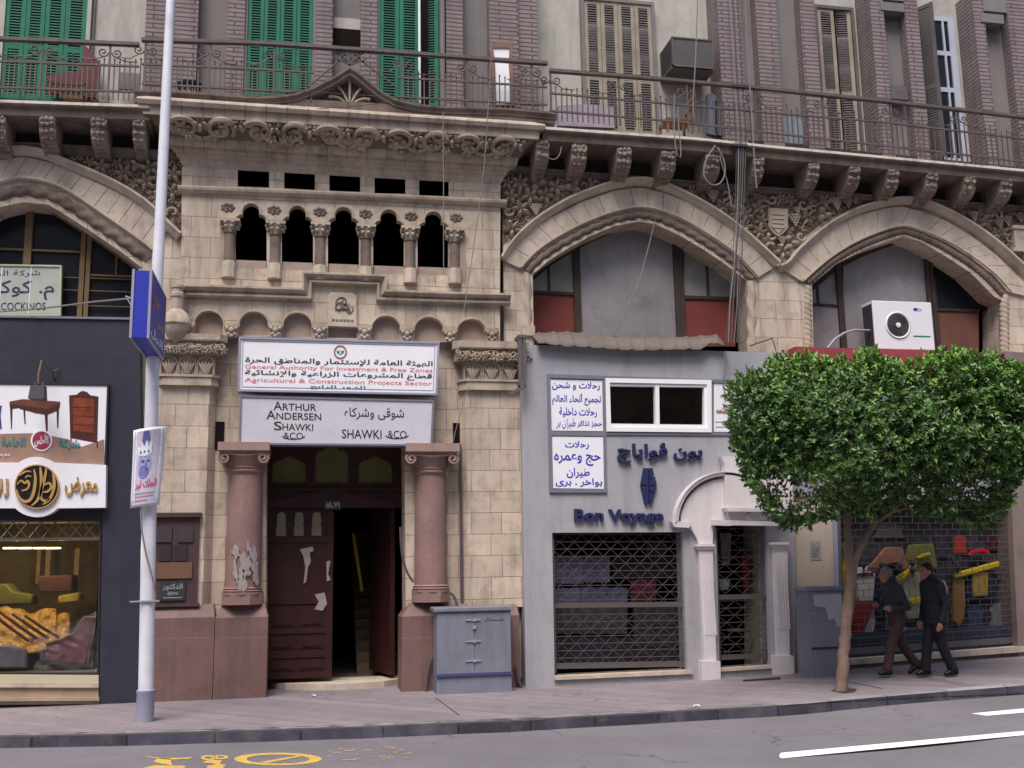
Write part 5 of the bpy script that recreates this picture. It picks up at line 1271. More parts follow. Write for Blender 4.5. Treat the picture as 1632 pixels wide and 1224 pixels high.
# white poster beyond the window
o = MB(); qd = [(1138, 608), (1190, 609), (1190, 689), (1138, 688)]; panel_box(o, qd, GY - .01, .04); s_ = tp('sign_panel', o, 'white', None)
o = MB()
for x0, x1, y, h_ in ((1142, 1160, 656, 2.6), (1140, 1168, 672, 1), (1141, 1170, 680, 1)): o.pbox(x0, y, x1, y + h_, GY - .014, GY - .008)
o.build('printed_line', M['grey_trim'], s_, smooth=None)
o = MB()
for x in (1144, 1149, 1155, 1160): o.pprism(ell(x, 655, 2.4, 2.4, 8), GY - .017, GY - .01)
o.build('printed_emblem', mat('print_orange', (190, 120, 60)), s_, smooth=None)
# sliding window
o = MB(); wq = [(965, 602.5), (1134, 605.5), (1134.5, 689), (967, 687.5)]
frame_quad(o, wq, 7, GY - .04, GY + .10); o.pprism([(1044, 612), (1050.5, 612), (1051.5, 681), (1045, 681)], GY - .02, GY + .08); o.pprism([(972, 611), (1044, 612), (1044, 616), (972, 615)], GY - .012, GY + .07); o.pprism([(1051, 612), (1127, 613), (1127, 617), (1051, 616)], GY - .018, GY + .07)
o.pprism([(972, 675), (1128, 677), (1128, 682), (972, 681)], GY - .016, GY + .07); o.pprism([(1122, 614), (1127, 614), (1127, 681), (1122, 681)], GY - .014, GY + .07)
wf = tp('window', o, 'upvc', None)
o = MB(); o.pprism([(972, 611), (1128, 613), (1128, 682), (972, 681)], GY + .05, GY + .06); o.build('pane', glass('shop_glass', (40, 34, 34), .5), wf, smooth=None)
o = MB(); a = P(960, 692, .0); b = P(1140, 598, 0); o.add([(a.x, .02, a.z), (b.x, .02, a.z), (b.x, 1.2, a.z), (a.x, 1.2, a.z), (a.x, .02, b.z), (b.x, .02, b.z), (b.x, 1.2, b.z), (a.x, 1.2, b.z)], [(0, 1, 2, 3), (1, 2, 6, 5), (2, 3, 7, 6), (3, 0, 4, 7), (4, 5, 6, 7)])
tp('upper_room', o, mat('upper_room', (150, 118, 104), .9), None)
o = MB(); h_ = P(1052, 676, .5); o.ball((h_.x, .5, h_.z - .1), .42, 14, 8, (1.3, .4, 1)); tp('arch_reflection', o, 'void', 50)  # dark ball standing in for an arch reflected in the panes
# raised letters and the emblem
o = MB(); letters(o, 'بون ڤواياج', [(985, 703.5), (1120, 707), (1120, 738), (985, 738)], GY - .06, .06, bold=.022); tp('raised_lettering', o, 'navy', None)
o = MB(); letters(o, 'Bon Voyage', [(916, 811), (1058, 812.5), (1058, 837), (916, 836)], GY - .06, .06, bold=.03); tp('raised_lettering', o, 'navy', None)
o = MB()
for pts in ([(1026, 746), (1033.5, 746), (1033.5, 772.5), (1021.5, 772.5)], [(1035, 746), (1040, 746), (1042.5, 757), (1035, 764)], [(1043.5, 759), (1047, 772.5), (1035, 772.5), (1035, 766)], [(1021.5, 774.5), (1033.5, 774.5), (1033.5, 803.5), (1028, 803.5)], [(1035, 774.5), (1047, 774.5), (1043, 788), (1035, 780)], [(1042.5, 790), (1039, 803.5), (1035, 803.5), (1035, 782.5)]):
    o.pprism(pts, GY - .05, GY)
tp('raised_emblem', o, 'navy', None)
# threshold ledges
o = MB(); o.pprism([(884, 1078), (1104, 1068), (1104, 1074), (884, 1084)], GY - .05, GY + .3); tp('threshold', o, 'stone_pale', None)
o = MB(); o.pprism([(1141, 1066), (1234, 1060), (1234, 1065), (1141, 1071)], GY - .04, GY + .3); tp('threshold', o, 'stone_pale', None)
# marble portal
MY = GY - .09
def pil(xl, xr, xl2, xr2, yt, yb, ybb):
    o = MB(); o.pprism([(xl, yt), (xr, yt), (xr2, yb), (xl2, yb)], MY, GY + .02)
    wd = xr - xl
    p_ = tp('pilaster', o, 'marble', 20)
    fl = MB()
    for k in range(5):
        f = (k + .75) / 5.5; fl.pprism([(xl + wd * f - .9, yt + 17), (xl + wd * f + .9, yt + 17), (xl2 + wd * f + .9, yb - 42), (xl2 + wd * f - .9, yb - 42)], MY - .012, MY)
    fl.build('flute', M['marble'], p_, smooth=None)
    c_ = MB(); c_.pprism([(xl - 3, yt - 2), (xr + 3, yt - 2), (xr + 3, yt + 2), (xl - 3, yt + 2)], MY - .05, GY); c_.pprism([(xl - 2, yt + 2), (xr + 2, yt + 2), (xr + 1, yt + 6), (xl - 1, yt + 6)], MY - .03, GY); c_.build('pilaster_cap', M['marble'], p_, smooth=None)
    b_ = MB(); b_.pprism([(xl2 - 5, yb), (xr2 + 6, yb), (xr2 + 7, ybb), (xl2 - 4, ybb)], MY - .05, GY); b_.build('pilaster_base', M['marble'], p_, smooth=None)
pil(1114, 1136, 1123, 1142, 869, 1054, 1086)
pil(1233, 1255, 1240, 1259, 866, 1045, 1078)
cx, cy = 1155, 833
def arcpts(r, a0, a1, n): return [(cx + r * math.cos(a0 + (a1 - a0) * i / n), cy - r * math.sin(a0 + (a1 - a0) * i / n)) for i in range(n + 1)]
o = MB(); o.pprism(arcpts(68, math.pi, 0, 24) + [(cx + 68, 842), (1235, 866), (1256, 866), (1250, 840), (1136, 836), (1136, 868), (1114, 868), (1108, 850), (1098, 838), (cx - 68, 836)], MY + .02, GY + .01, holes=[]) if False else None
o = MB(); o.pprism(arcpts(70, math.pi, 0, 24) + [(1226, 838), (1137, 836), (1136, 868), (1114, 868), (1110, 856), (1101, 842), (1086, 836)], MY + .02, GY); tp('portal_arch', o, 'marble', 25)
o = MB(); ap = XZ(arcpts(74, math.pi, 0, 30), MY); o.sweep(list(ap), [(.0, GY), (-.0, MY - .02), (.02, MY - .05), (.05, MY - .05), (.06, MY - .07), (.075, MY - .07), (.075, GY)]); tp('portal_arch', o, 'marble', 40)
o = MB(); o.pprism([(1071, 831), (1102, 832), (1102, 836), (1098, 841), (1076, 840), (1073, 836)], MY - .05, GY); tp('impost', o, 'marble', 25)
o = MB(); o.pprism([(1137, 828), (1167, 829), (1167, 838), (1137, 837)], MY - .09, GY); tp('impost', o, 'marble', 25)
o = MB(); o.pprism([(1149, 727), (1262, 729), (1264, 811), (1156, 811), (1155, 740)], MY - .05, GY); o.pprism([(1156, 809), (1250, 811), (1250, 816), (1160, 815)], MY - .14, GY); o.pprism([(1160, 815), (1246, 817), (1246, 831), (1162, 829)], MY - .04, GY); o.pprism([(1160, 829), (1240, 831), (1240, 838), (1162, 837)], MY - .08, GY)
pb = tp('portal_panel', o, 'marble', None)
o = MB()
for x in (1193, 1217):
    c = P(x, 823, MY - .04)
    for a in range(6): o.ball((c.x + .04 * math.cos(a * 1.05), MY - .05, c.z + .04 * math.sin(a * 1.05)), .028, 7, 4)
    o.ball((c.x, MY - .07, c.z), .025, 7, 4)
o.build('rosette', M['marble'], pb, smooth=50)
# lattice shutters
def lattice(name, pts, ys, ye, Y, seed, dx, dy, solid, parent, m='grille'):
    """pts: (xl_top, xr_top, xl_bot, xr_bot); rows at dy px; diagonals dx px"""
    o = MB(); xlt, xrt, xlb, xrb = pts
    def W(u, y): f = (y - ys) / (ye - ys); xl = xlt + (xlb - xlt) * f; xr = xrt + (xrb - xrt) * f; return P(xl + (xr - xl) * u, y - 4.0 * u * f, Y)
    rows = int((ye - ys) / dy); wpx = xrt - xlt; nd = int(wpx / dx)
    for k in range(rows + 1):
        y = ys + k * dy
        if any(a - 2 < y < b + 2 for a, b in solid): continue
        o.bar(W(0, y), W(1, y), .0085, .02)
        if k == rows: continue
        y2 = min(ye, y + dy)
        if any(a - 2 < y2 < b + 2 for a, b in solid): y2 = y2
        for j in range(nd + 1):
            u0 = (j + (.5 if k % 2 else 0)) / nd
            for s_ in (-.5, .5):
                u1 = u0 + s_ / nd
                if 0 <= min(u0, u1) and max(u0, u1) <= 1: o.bar(W(u0, y), W(u1, y2), .0055, .012)
    for a, b in solid:
        p0, p1, p2, p3 = W(0, a), W(1, a), W(1, b), W(0, b)
        o.prism([(p0.x, p0.z), (p1.x, p1.z), (p2.x, p2.z), (p3.x, p3.z)], Y - .02, Y + .02)
    for u in (0, 1): o.bar(W(u, ys), W(u, ye), .05, .05)
    return o.build(name, M[m], parent, smooth=None)
lattice('lattice_shutter', (880, 1088, 884, 1096), 852, 1072, GY + .10, 1, 22, 11.6, ((961, 969), (1057, 1066)), T)
lattice('lattice_shutter', (1140, 1222, 1146, 1228), 842, 1066, GY + .10, 2, 22, 11.6, ((948, 956), (1044, 1052)), T)
o = MB(); o.pprism([(880, 848), (1090, 847), (1096, 1084), (884, 1092)], GY + .318, GY + .33)
def inside_room(name, x0, x1, yt, yb, y0, y1, m):
    a = P(x0, yb, y0); b = P(x1, yt, y0); o = MB()
    o.add([(a.x, y0, a.z), (b.x, y0, a.z), (b.x, y1, a.z), (a.x, y1, a.z), (a.x, y0, b.z), (b.x, y0, b.z), (b.x, y1, b.z), (a.x, y1, b.z)], [(0, 1, 2, 3), (1, 2, 6, 5), (2, 3, 7, 6), (3, 0, 4, 7), (4, 5, 6, 7)])
    return tp(name, o, m, None)
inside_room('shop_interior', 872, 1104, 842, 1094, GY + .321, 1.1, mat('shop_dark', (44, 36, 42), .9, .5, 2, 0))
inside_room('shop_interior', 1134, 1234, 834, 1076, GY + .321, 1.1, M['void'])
# posters and goods behind the lattice
rnd = random.Random(4)
o = MB()
for x0, y0, x1, y1, c in ((884, 888, 930, 930, (126, 122, 150)), (931, 886, 972, 928, (116, 108, 138)), (885, 938, 925, 962, (118, 120, 150)), (926, 936, 1000, 962, (104, 108, 140)), (886, 966, 1000, 1010, (88, 82, 88)), (1010, 966, 1085, 1030, (70, 66, 66)), (1006, 924, 1046, 958, (104, 26, 50)), (1030, 862, 1062, 890, (84, 44, 44)), (886, 1016, 1080, 1056, (56, 54, 68)), (978, 886, 1080, 920, (38, 32, 40))):
    o = MB(); o.pprism([(x0, y0), (x1, y0 + rnd.uniform(-1, 1)), (x1, y1), (x0, y1)], GY + .40 + .02 * rnd.random(), GY + .45)
    tp('window_poster', o, mat('window_print', tuple(v_ * .78 for v_ in c), .7, .45, 14, 0, dirt_amt=.6, dirt=(46, 42, 52)), None)
for x0, y0, x1, y1, c in ((1148, 850, 1166, 900, (120, 112, 110)), (1182, 884, 1196, 936, (110, 20, 40)), (1146, 924, 1164, 940, (150, 156, 162)), (1158, 1002, 1200, 1007, (90, 90, 100))):
    o = MB(); o.pprism([(x0, y0), (x1, y0), (x1 - 3, y1), (x0 + 3, y1)], GY + .42, GY + .47); tp('window_poster', o, mat('window_print', c, .7, .4, 9, 0), None)
# corrugated awning on top, sagging at its right end
o = MB(); vs = []; nx = 120; top = [(846, 533), (900, 532), (1000, 536), (1100, 540), (1142, 536), (1152, 545)]; bot = [(866, 549), (900, 555), (1000, 557), (1060, 558), (1120, 560), (1132, 549), (1155, 552)]
rnd = random.Random(6); nxr = 30
for j in range(3):
    for i in range(nx + 1):
        f = i / nx; ytop = lin(top, 846 + 306 * f); ybot = lin(bot, 856 + 300 * f)
        x = (846 + 306 * f) * (1 - j / 2) + (858 + 297 * f) * j / 2; y = ytop * (1 - j / 2) + ybot * j / 2
        ph = (f * 13.0) % 1.0; ridge = .022 * max(0, 1 - abs(ph - .5) * 5)
        Y = .02 - .47 * j / 2; p = P(x, y, Y); vs.append((p.x, p.y - ridge * .3, p.z + ridge + (.02 * math.sin(f * 9))))
o.add(vs, [(j * (nx + 1) + i, j * (nx + 1) + i + 1, (j + 1) * (nx + 1) + i + 1, (j + 1) * (nx + 1) + i) for j in range(2) for i in range(nx)])
aw = o.build('corrugated_awning', M['tile_sheet'], smooth=30, recalc=False)
md = aw.modifiers.new('thickness', 'SOLIDIFY'); md.thickness = .012
tag(aw, 'weathered brown corrugated awning sheet above the grey travel shop front', 'awning')
o = MB(); o.pbox(826, 536, 832, 614, GY - .20, GY - .17); o.pbox(834, 536, 839, 616, GY - .20, GY - .17); o.pprism([(808, 626), (812, 631), (838, 619), (838, 614)], GY - .20, GY - .16)
o.pbox(826, 533, 839, 538, GY - .21, GY + .1); o.pbox(831, 545, 835, 606, GY - .185, GY - .17)
tag(o.build('steel_bracket', M['slat_grey'], smooth=None), 'rusty steel bracket frame standing out at the left end of the grey shop top', 'bracket')

# ================================================================== LEFT SHOP (black cladding)
LF = -.30
S = thing('storefront', 'black clad furniture shop front with lit display window', 'shop front', tuple(P(80, 1118, LF)))
def sp(name, mb, m, smooth=30): return mb.build(name, M[m] if isinstance(m, str) else m, S, smooth)
o = MB(); o.pprism([(-140, 502), (222, 508), (224, 700), (227, 900), (228, 1122), (159, 1122), (158, 1119), (163, 826), (172, 616), (-140, 606)], LF, .3); sp('cladding', o, 'black_clad', 20)
o = MB(); o.pprism([(-140, 500), (224, 506), (224, 509.5), (-140, 503.5)], LF - .03, .3); sp('cladding_cap', o, 'grey_trim', None)
# sills and plinth
o = MB(); o.pprism([(-140, 1074.5), (157, 1076.5), (157, 1090), (-140, 1089)], LF - .03, LF + .3); sp('window_sill', o, mat('sill_stone', (190, 180, 152), .6, .06), None)
o = MB(); o.pprism([(-140, 1090), (157, 1091), (157, 1096), (-140, 1095)], LF - .06, LF + .3); sp('plinth', o, 'stone_pale', None)
o = MB(); o.pprism([(-140, 1095), (157, 1096), (157, 1112), (-140, 1112)], LF - .02, LF + .3); o.pprism([(-140, 1112), (158, 1112), (158, 1117), (-140, 1118)], LF - .05, LF + .3); o.pprism([(-140, 1118), (158, 1117), (158, 1122), (-140, 1124)], LF - .01, LF + .3); sp('plinth', o, mat('plinth_stone', (168, 146, 124), .75, .1, 2, .2, dirt_amt=.3), None)
o = MB(); frame_quad(o, [(-140, 824), (161.5, 827), (157.5, 1076), (-140, 1075)], 3, LF + .02, LF + .14); wf = sp('display_window', o, 'iron_dark', None)
o = MB(); o.pprism([(-140, 826), (160, 829), (157, 1075), (-140, 1074)], LF + .10, LF + .11); o.build('pane', glass('display_glass', (60, 58, 56), .3), wf, smooth=None)
o = MB(); o.pprism([(-140, 806), (166, 808), (163, 830), (-140, 829)], LF + .03, LF + .3); sp('window_head', o, 'iron_dark', None)
# lattice band at the head of the window
o = MB(); yL = LF + .05
for k in range(-6, 8): o.bar(P(k * 22, 832, yL), P(k * 22 + 22, 858, yL), .012); o.bar(P(k * 22 + 22, 832, yL), P(k * 22, 858, yL), .012)
for y_, h_ in ((829, 4), (857.5, 5)): o.pbox(-140, y_, 160, y_ + h_, yL - .02, yL + .02)
sp('window_lattice', o, 'grille', None)
a = P(-145, 1078, LF + .15); b = P(161, 826, LF + .15); o = MB(); D_ = 2.4
o.add([(a.x, LF + .15, a.z), (b.x, LF + .15, a.z), (b.x, D_, a.z), (a.x, D_, a.z), (a.x, LF + .15, b.z), (b.x, LF + .15, b.z), (b.x, D_, b.z), (a.x, D_, b.z)], [(0, 1, 2, 3), (1, 2, 6, 5), (2, 3, 7, 6), (3, 0, 4, 7), (4, 5, 6, 7)])
sp('shop_interior', o, mat('shop_brown', (92, 80, 50), .9, .3, 1.5, 0, dirt=(40, 34, 26), dirt_amt=.6), None)
o = MB()
for x in (40, 64, 86, 16): c = P(x, 872.5, 1.0); o.lathe(c.x, 1.0, [(.10, c.z - .02), (.10, c.z)], 12)
sp('ceiling_lamp', o, emis('lamp_glow', (255, 226, 140), 3.0), None)
for x in (-30, 30, 90):
    ld = bpy.data.lights.new('shop_lamp', 'POINT'); ld.energy = 9; ld.color = (1.0, .80, .48); ld.shadow_soft_size = .12
    lo = bpy.data.objects.new('shop_lamp', ld); COL.objects.link(lo); p_ = P(x, 876, .55); lo.location = (p_.x, .55, p_.z - .06)
o = MB()
for k, (x0, x1) in enumerate(((58, 64), (72, 80), (118, 126))): o.pbox(x0, 874, x1, 930, 1.9, 1.96)
sp('interior_post', o, 'pale_wood', None)
# furniture in the window
gold = mat('gold_fabric', (146, 104, 42), .5, .4, 9, .5, 30, dirt=(64, 40, 22), dirt_amt=.5, speck=((216, 180, 96), 28, .7))
mar = mat('maroon_fabric', (112, 48, 50), .7, .15, 4, .2)
film = glass('plastic_film', (190, 190, 200), .5)
def cloth_heap(name, pts, y0, y1, m, lab, cat, group=None):
    o = MB(); o.pprism(pts, y0, y1); ob = o.build(name, m, smooth=30); bv = ob.modifiers.new('soft', 'BEVEL'); bv.width = .03; bv.segments = 2; bv.limit_method = 'ANGLE'
    return tag(ob, lab, cat, group)
rnd = random.Random(44); nu, nv = 80, 26; vs = []
for j in range(nv + 1):
    for i in range(nu + 1):
        u = i / nu; v = j / nv; px = -120 + 232 * u
        top = 971 + 4 * math.sin(u * 19) + 2 * math.sin(u * 43 + 1) + (10 if u > .9 else 0); bot = 1034 + 5 * math.sin(u * 11)
        p = P(px, bot + (top - bot) * v, .10 + .75 * v)
        f = .018 * math.sin(u * 30 + v * 9) + .012 * math.sin(u * 61 - v * 14) + .012 * math.sin(v * 25 + u * 7)
        vs.append((p.x + f * .3, p.y - f, p.z + f * .5))
o = MB(); o.add(vs, [(j * (nu + 1) + i, j * (nu + 1) + i + 1, (j + 1) * (nu + 1) + i + 1, (j + 1) * (nu + 1) + i) for j in range(nv) for i in range(nu)])
ob = o.build('brocade_heap', gold, smooth=60, recalc=False); md = ob.modifiers.new('thickness', 'SOLIDIFY'); md.thickness = .03
tag(ob, 'heaped gold brocade upholstery sloping up inside the left shop window', 'upholstery')
o = MB()
for k in range(4): o.tube([P(-20 + k * 20, 972 + k * 3, .19), P(10 + k * 20, 996 + k * 2, .17), P(46 + k * 16, 1022 - k * 2, .19)], .022, 6)
tag(o.build('carved_rail', mat('rail_wood', (78, 42, 30), .4, .2), smooth=50), 'dark curved wooden rails lying over the gold brocade sofa', 'rail')
cloth_heap('covered_table', [(-110, 1030), (20, 1030), (42, 1036), (44, 1066), (-110, 1066)], .05, .5, mat('grey_cover', (104, 98, 108), .5, .25, 6, .4), 'low piece under a grey plastic cover at the left of the shop window', 'covered furniture')
t = thing('armchair', 'maroon armchair wrapped in clear plastic at the right of the furniture shop window', 'armchair', tuple(P(110, 1062, .0)))
o = MB(); o.pprism([(72, 1026), (100, 1018), (118, 1008), (128, 994), (134, 983), (154, 984), (150, 1010), (143, 1034), (140, 1060), (72, 1054)], -.06, .4); ob = o.build('upholstery', mar, t); bv = ob.modifiers.new('soft', 'BEVEL'); bv.width = .04; bv.segments = 2
o = MB(); o.tube([P(72, 1026, -.07), P(100, 1018, -.07), P(118, 1008, -.07), P(134, 983, -.07), P(154, 984, -.07)], .014, 6); o.tube([P(154, 984, -.07), P(143, 1034, -.07), P(140, 1060, -.07)], .012, 6); o.build('piping', M['pale_wood'], t)
rnd = random.Random(15); vs = []
for j in range(9):
    for i in range(10):
        px = 58 + 100 * i / 9 - 6 * math.sin(j); py = 972 + (1 - i / 9) * 46 * (1 - j / 8) + j * 12.4 * (1 if i > 3 else .95); p = P(px, min(py, 1074), -.11 + rnd.uniform(-.05, .03)); vs.append(tuple(p))
o = MB(); o.add(vs, [(j * 10 + i, j * 10 + i + 1, (j + 1) * 10 + i + 1, (j + 1) * 10 + i) for j in range(8) for i in range(9)]); o.build('plastic_wrap', film, t, smooth=None, recalc=False)
for k, (pts, c, lab) in enumerate((([(60, 918), (116, 916), (116, 944), (60, 944)], (60, 30, 26), 'dark red sideboard standing deep in the left shop'), ([(-40, 935), (10, 930), (22, 944), (50, 948), (50, 964), (-40, 966)], (84, 84, 34), 'olive draped chair at the back of the left shop'), ([(92, 950), (126, 944), (128, 958), (92, 962)], (150, 130, 60), 'pale gold cushion on the far bench of the left shop'))):
    cloth_heap(('sideboard', 'draped_chair', 'cushion')[k], pts, 1.0, 1.4, mat('stock_%d' % k, c, .7, .3, 5, .1), lab, ('sideboard', 'chair', 'cushion')[k])
# picture board
BYD = LF - .06
t = thing('picture_board', 'picture board of a writing desk and a cabinet above the furniture shop', 'sign', tuple(P(60, 740, BYD)))
q = [(-140, 611), (171, 615), (167, 741), (-140, 738)]
o = MB(); panel_box(o, q, BYD, .08); o.build('board', M['white'], t, smooth=None)
o = MB(); frame_quad(o, [(-140, 607), (173.5, 611.5), (169, 743), (-140, 740)], 3, BYD - .015, BYD + .07); o.build('board_frame', M['iron_dark'], t, smooth=None)
def flat(pts, name, m, d=.004, hole=None):
    o = MB(); o.pprism(pts, BYD - d, BYD, holes=hole or []); return o.build(name, m, t, smooth=None)
flat([(-140, 695), (60, 690), (108, 700), (130, 712), (166, 700), (166.5, 739), (-140, 737)], 'printed_floor', mat('print_floor', (150, 120, 104), .6, .2, 3, 0), .002)
pw = mat('print_wood', (104, 58, 46), .6, .25, 6, 0); pd = mat('print_dark_wood', (76, 36, 30), .6, .2, 6, 0)
flat([(15, 640), (36, 636), (96, 640), (76, 652), (15, 643)], 'printed_desk', pw, .004)
flat([(15, 643), (76, 652), (96, 641), (95, 650), (92, 654), (75, 661), (55, 658), (50, 656), (33, 652), (30, 650), (16, 652)], 'printed_desk', pd, .005)
for pts in ([(16, 652), (20, 652), (19, 684), (17.5, 684)], [(37, 652), (40, 652), (41, 676), (39, 676)], [(71, 659), (76, 660), (76, 690), (73.5, 690)], [(90, 653), (94, 652), (93, 682), (91, 682)]): flat(pts, 'printed_desk', pd, .003)
flat([(-8, 648), (3, 646), (1, 662), (3, 684), (0, 684), (-6, 664)], 'printed_desk', mat('print_blue', (70, 76, 130), .6), .003)
flat([(110, 630), (122, 629), (128, 624), (133, 623), (139, 625), (144, 630), (157, 632), (155, 706), (112, 698)], 'printed_cabinet', pd, .003)
flat([(116, 634), (150, 636), (149, 690), (117, 686)], 'printed_cabinet', mat('print_glow', (126, 56, 34), .6, .4, 8, 0), .005)
flat([(112, 698), (114, 698), (114, 703), (112, 703)], 'printed_cabinet', pd, .005); flat([(154, 704), (156, 704), (156, 714), (154, 714)], 'printed_cabinet', pd, .005)
o = MB()
for y in (648, 662, 676): o.pprism([(117, y), (149.5, y + 1), (149.5, y + 2.2), (117, y + 1.2)], BYD - .007, BYD - .004)
o.build('printed_cabinet', pd, t, smooth=None)
teal = mat('teal_ink', (56, 132, 130), .6)
o = MB(); letters(o, 'شركة', [(93, 698), (127, 700), (127, 717), (93, 716)], BYD - .012, bold=.03); letters(o, 'العامة لـ', [(-12, 695), (40, 696), (40, 711), (-12, 711)], BYD - .012, bold=.03); o.build('lettering', teal, t, smooth=None)
o = MB(); letters(o, 'معرض مصر', [(-24, 722), (16, 722), (16, 728), (-24, 728)], BYD - .012, bold=.01); o.build('lettering', M['white'], t, smooth=None)
flat(ell(66, 702, 17, 17), 'roundel', M['white'], .012); flat(ell(66, 702, 14.5, 14.5), 'roundel', mat('crimson_ink', (150, 50, 70), .6), .016)
o = MB(); letters(o, 'الأطلس', [(55, 692), (77, 692), (77, 712), (55, 712)], BYD - .018, bold=.02); o.build('lettering', M['white'], t, smooth=None)
# name strip with the gilt roundel
NY = LF - .14
t = thing('name_strip', 'white name strip with a gilt calligraphic roundel above the display window', 'sign', tuple(P(58, 812, NY)))
o = MB(); ring = [(58 + 48 * math.cos(math.pi * (1 - i / 20)), 776 - 48 * math.sin(math.pi * (1 - i / 20))) for i in range(21)]; up = [p for p in ring if p[1] < 741]
dn = [(58 + 48 * math.cos(math.pi * i / 20), 776 + 48 * math.sin(math.pi * i / 20)) for i in range(21)]; dn = [p for p in dn if p[1] > 809]
o.pprism([(-140, 736)] + up + [(169, 741), (168, 809)] + dn + [(-140, 809)], NY, LF); o.build('strip', M['white'], t, smooth=20)
o = MB(); o.prism(XZ(ell(58.5, 775.5, 35, 35), NY - .03), NY - .03, NY); o.build('roundel', mat('roundel_black', (34, 30, 34), .4), t, smooth=20)
o = MB(); h_ = ell(58.5, 775.5, 35.5, 35.5); o.prism(XZ(h_, NY - .04), NY - .04, NY, [XZ(ell(58.5, 775.5, 33.5, 33.5), NY - .04)])
def stroke(pts, w0, w1):
    p = smooth_path(pts, 22, 2); L = []; Rr = []
    for i, (x, y) in enumerate(p):
        a_ = p[max(0, i - 1)]; b_ = p[min(len(p) - 1, i + 1)]; d = math.hypot(b_[0] - a_[0], b_[1] - a_[1]) or 1
        f = i / (len(p) - 1); ww = (w0 + (w1 - w0) * f) * (1 - .6 * abs(2 * f - 1) ** 3); nx_, ny_ = -(b_[1] - a_[1]) / d * ww, (b_[0] - a_[0]) / d * ww
        L.append((x + nx_, y + ny_)); Rr.append((x - nx_, y - ny_))
    q_ = XZ(L, NY - .05); r_ = XZ(Rr, NY - .05); n_ = len(q_)
    o.add([(x, NY - .05, z) for x, z in q_ + r_], [(i, i + 1, n_ + i + 1, n_ + i) for i in range(n_ - 1)])
stroke([(54, 748), (57, 760), (55, 780), (50, 796), (40, 801), (30, 794), (26, 780)], 2.6, 2.6)
stroke([(64, 744), (66, 762), (66, 782), (60, 798), (50, 806)], 2.8, 2.2)
stroke([(74, 744), (72, 760), (66, 780), (64, 794), (72, 800), (80, 794)], 2.4, 2.4)
stroke([(84, 752), (87, 768), (85, 784), (78, 798), (68, 804)], 2.6, 2.2)
stroke([(27, 772), (34, 764), (40, 772), (44, 764), (47, 772), (44, 780), (34, 782)], 1.8, 1.8)
stroke([(70, 774), (78, 768), (83, 776), (76, 784), (68, 784)], 1.8, 1.8)
stroke([(30, 758), (42, 750), (50, 752)], 1.6, 1.2); stroke([(40, 762), (44, 757), (50, 760)], 1.3, 1.0)
o.build('calligraphy', M['gold'], t, smooth=None)
o = MB(); letters(o, 'معرض', [(103, 758), (155, 762), (155, 792), (103, 790)], NY - .03, .03, bold=.02); letters(o, 'للأثاث', [(-58, 756), (13, 757), (13, 792), (-58, 792)], NY - .03, .03, bold=.02); o.build('raised_lettering', M['gold'], t, smooth=None)
# floodlight on an arm over the picture board
t = thing('floodlight', 'small dark floodlight on a bent arm above the desk picture', 'floodlight', tuple(P(62, 600, LF)))
o = MB(); fy = LF - .45
o.tube([P(86, 604, LF), P(84, 592, LF - .1), P(66, 575, LF - .3), P(61, 598, fy), P(61, 612, fy)], .014, 6); o.tube([P(84, 592, LF - .1), P(94, 588, LF - .02)], .008, 5); o.build('arm', M['pale_wood'], t)
o = MB(); a = P(50, 615, fy); b = P(71, 637, fy); zt_, zb_ = a.z, b.z
vs = [(a.x, fy - .06, zt_), (b.x, fy - .06, zt_), (b.x, fy + .08, zt_), (a.x, fy + .08, zt_), (a.x - .01, fy - .10, zb_), (b.x + .01, fy - .10, zb_), (b.x + .01, fy + .12, zb_), (a.x - .01, fy + .12, zb_)]
o.add(vs, [(0, 1, 5, 4), (1, 2, 6, 5), (2, 3, 7, 6), (3, 0, 4, 7), (0, 1, 2, 3), (4, 5, 6, 7)]); o.build('lamp_housing', M['plastic_dark'], t, smooth=None)
o = MB(); o.pbox(54, 609, 57, 616, fy - .02, fy + .02); o.pbox(66, 609, 69, 616, fy - .02, fy + .02); o.build('yoke', M['iron'], t, smooth=None)
# contractor's sign under the left arch
CY_ = .30
t = thing('contractor_sign', 'aged greenish white sign with Arabic script hung under the left arch', 'sign', tuple(P(40, 503, CY_)))
q = [(-110, 421), (97, 424.5), (95, 500), (-110, 500)]
o = MB(); panel_box(o, q, CY_, .06); o.build('board', mat('sign_pale', (178, 182, 172), .55, .08, 2, .05, dirt=(140, 140, 126), dirt_amt=.4), t, smooth=None)
o = MB(); frame_quad(o, [(-112, 419), (98, 422.5), (96.5, 503), (-112, 503)], 2.5, CY_ - .02, CY_ + .07); o.build('board_frame', mat('frame_cream', (190, 192, 160), .6), t, smooth=None)
ink = mat('indigo_ink', (58, 54, 84), .6)
o = MB(); letters(o, 'شركة المقاولات', [(-70, 431), (64, 430), (64, 441), (-70, 442)], CY_ - .004, bold=.0); letters(o, 'م. كوكينوس', [(-90, 445), (86, 447), (86, 478), (-90, 478)], CY_ - .004, bold=.01); letters(o, 'M.COCKINOS', [(-12, 482), (73, 482), (73, 494), (-12, 495)], CY_ - .004, bold=.005); o.build('lettering', ink, t, smooth=None)
o = MB()
for x in (0, 47): o.pbox(x, 424, x + 1.4, 500, CY_ - .005, CY_)
o.build('board_joint', M['white'], t, smooth=None)

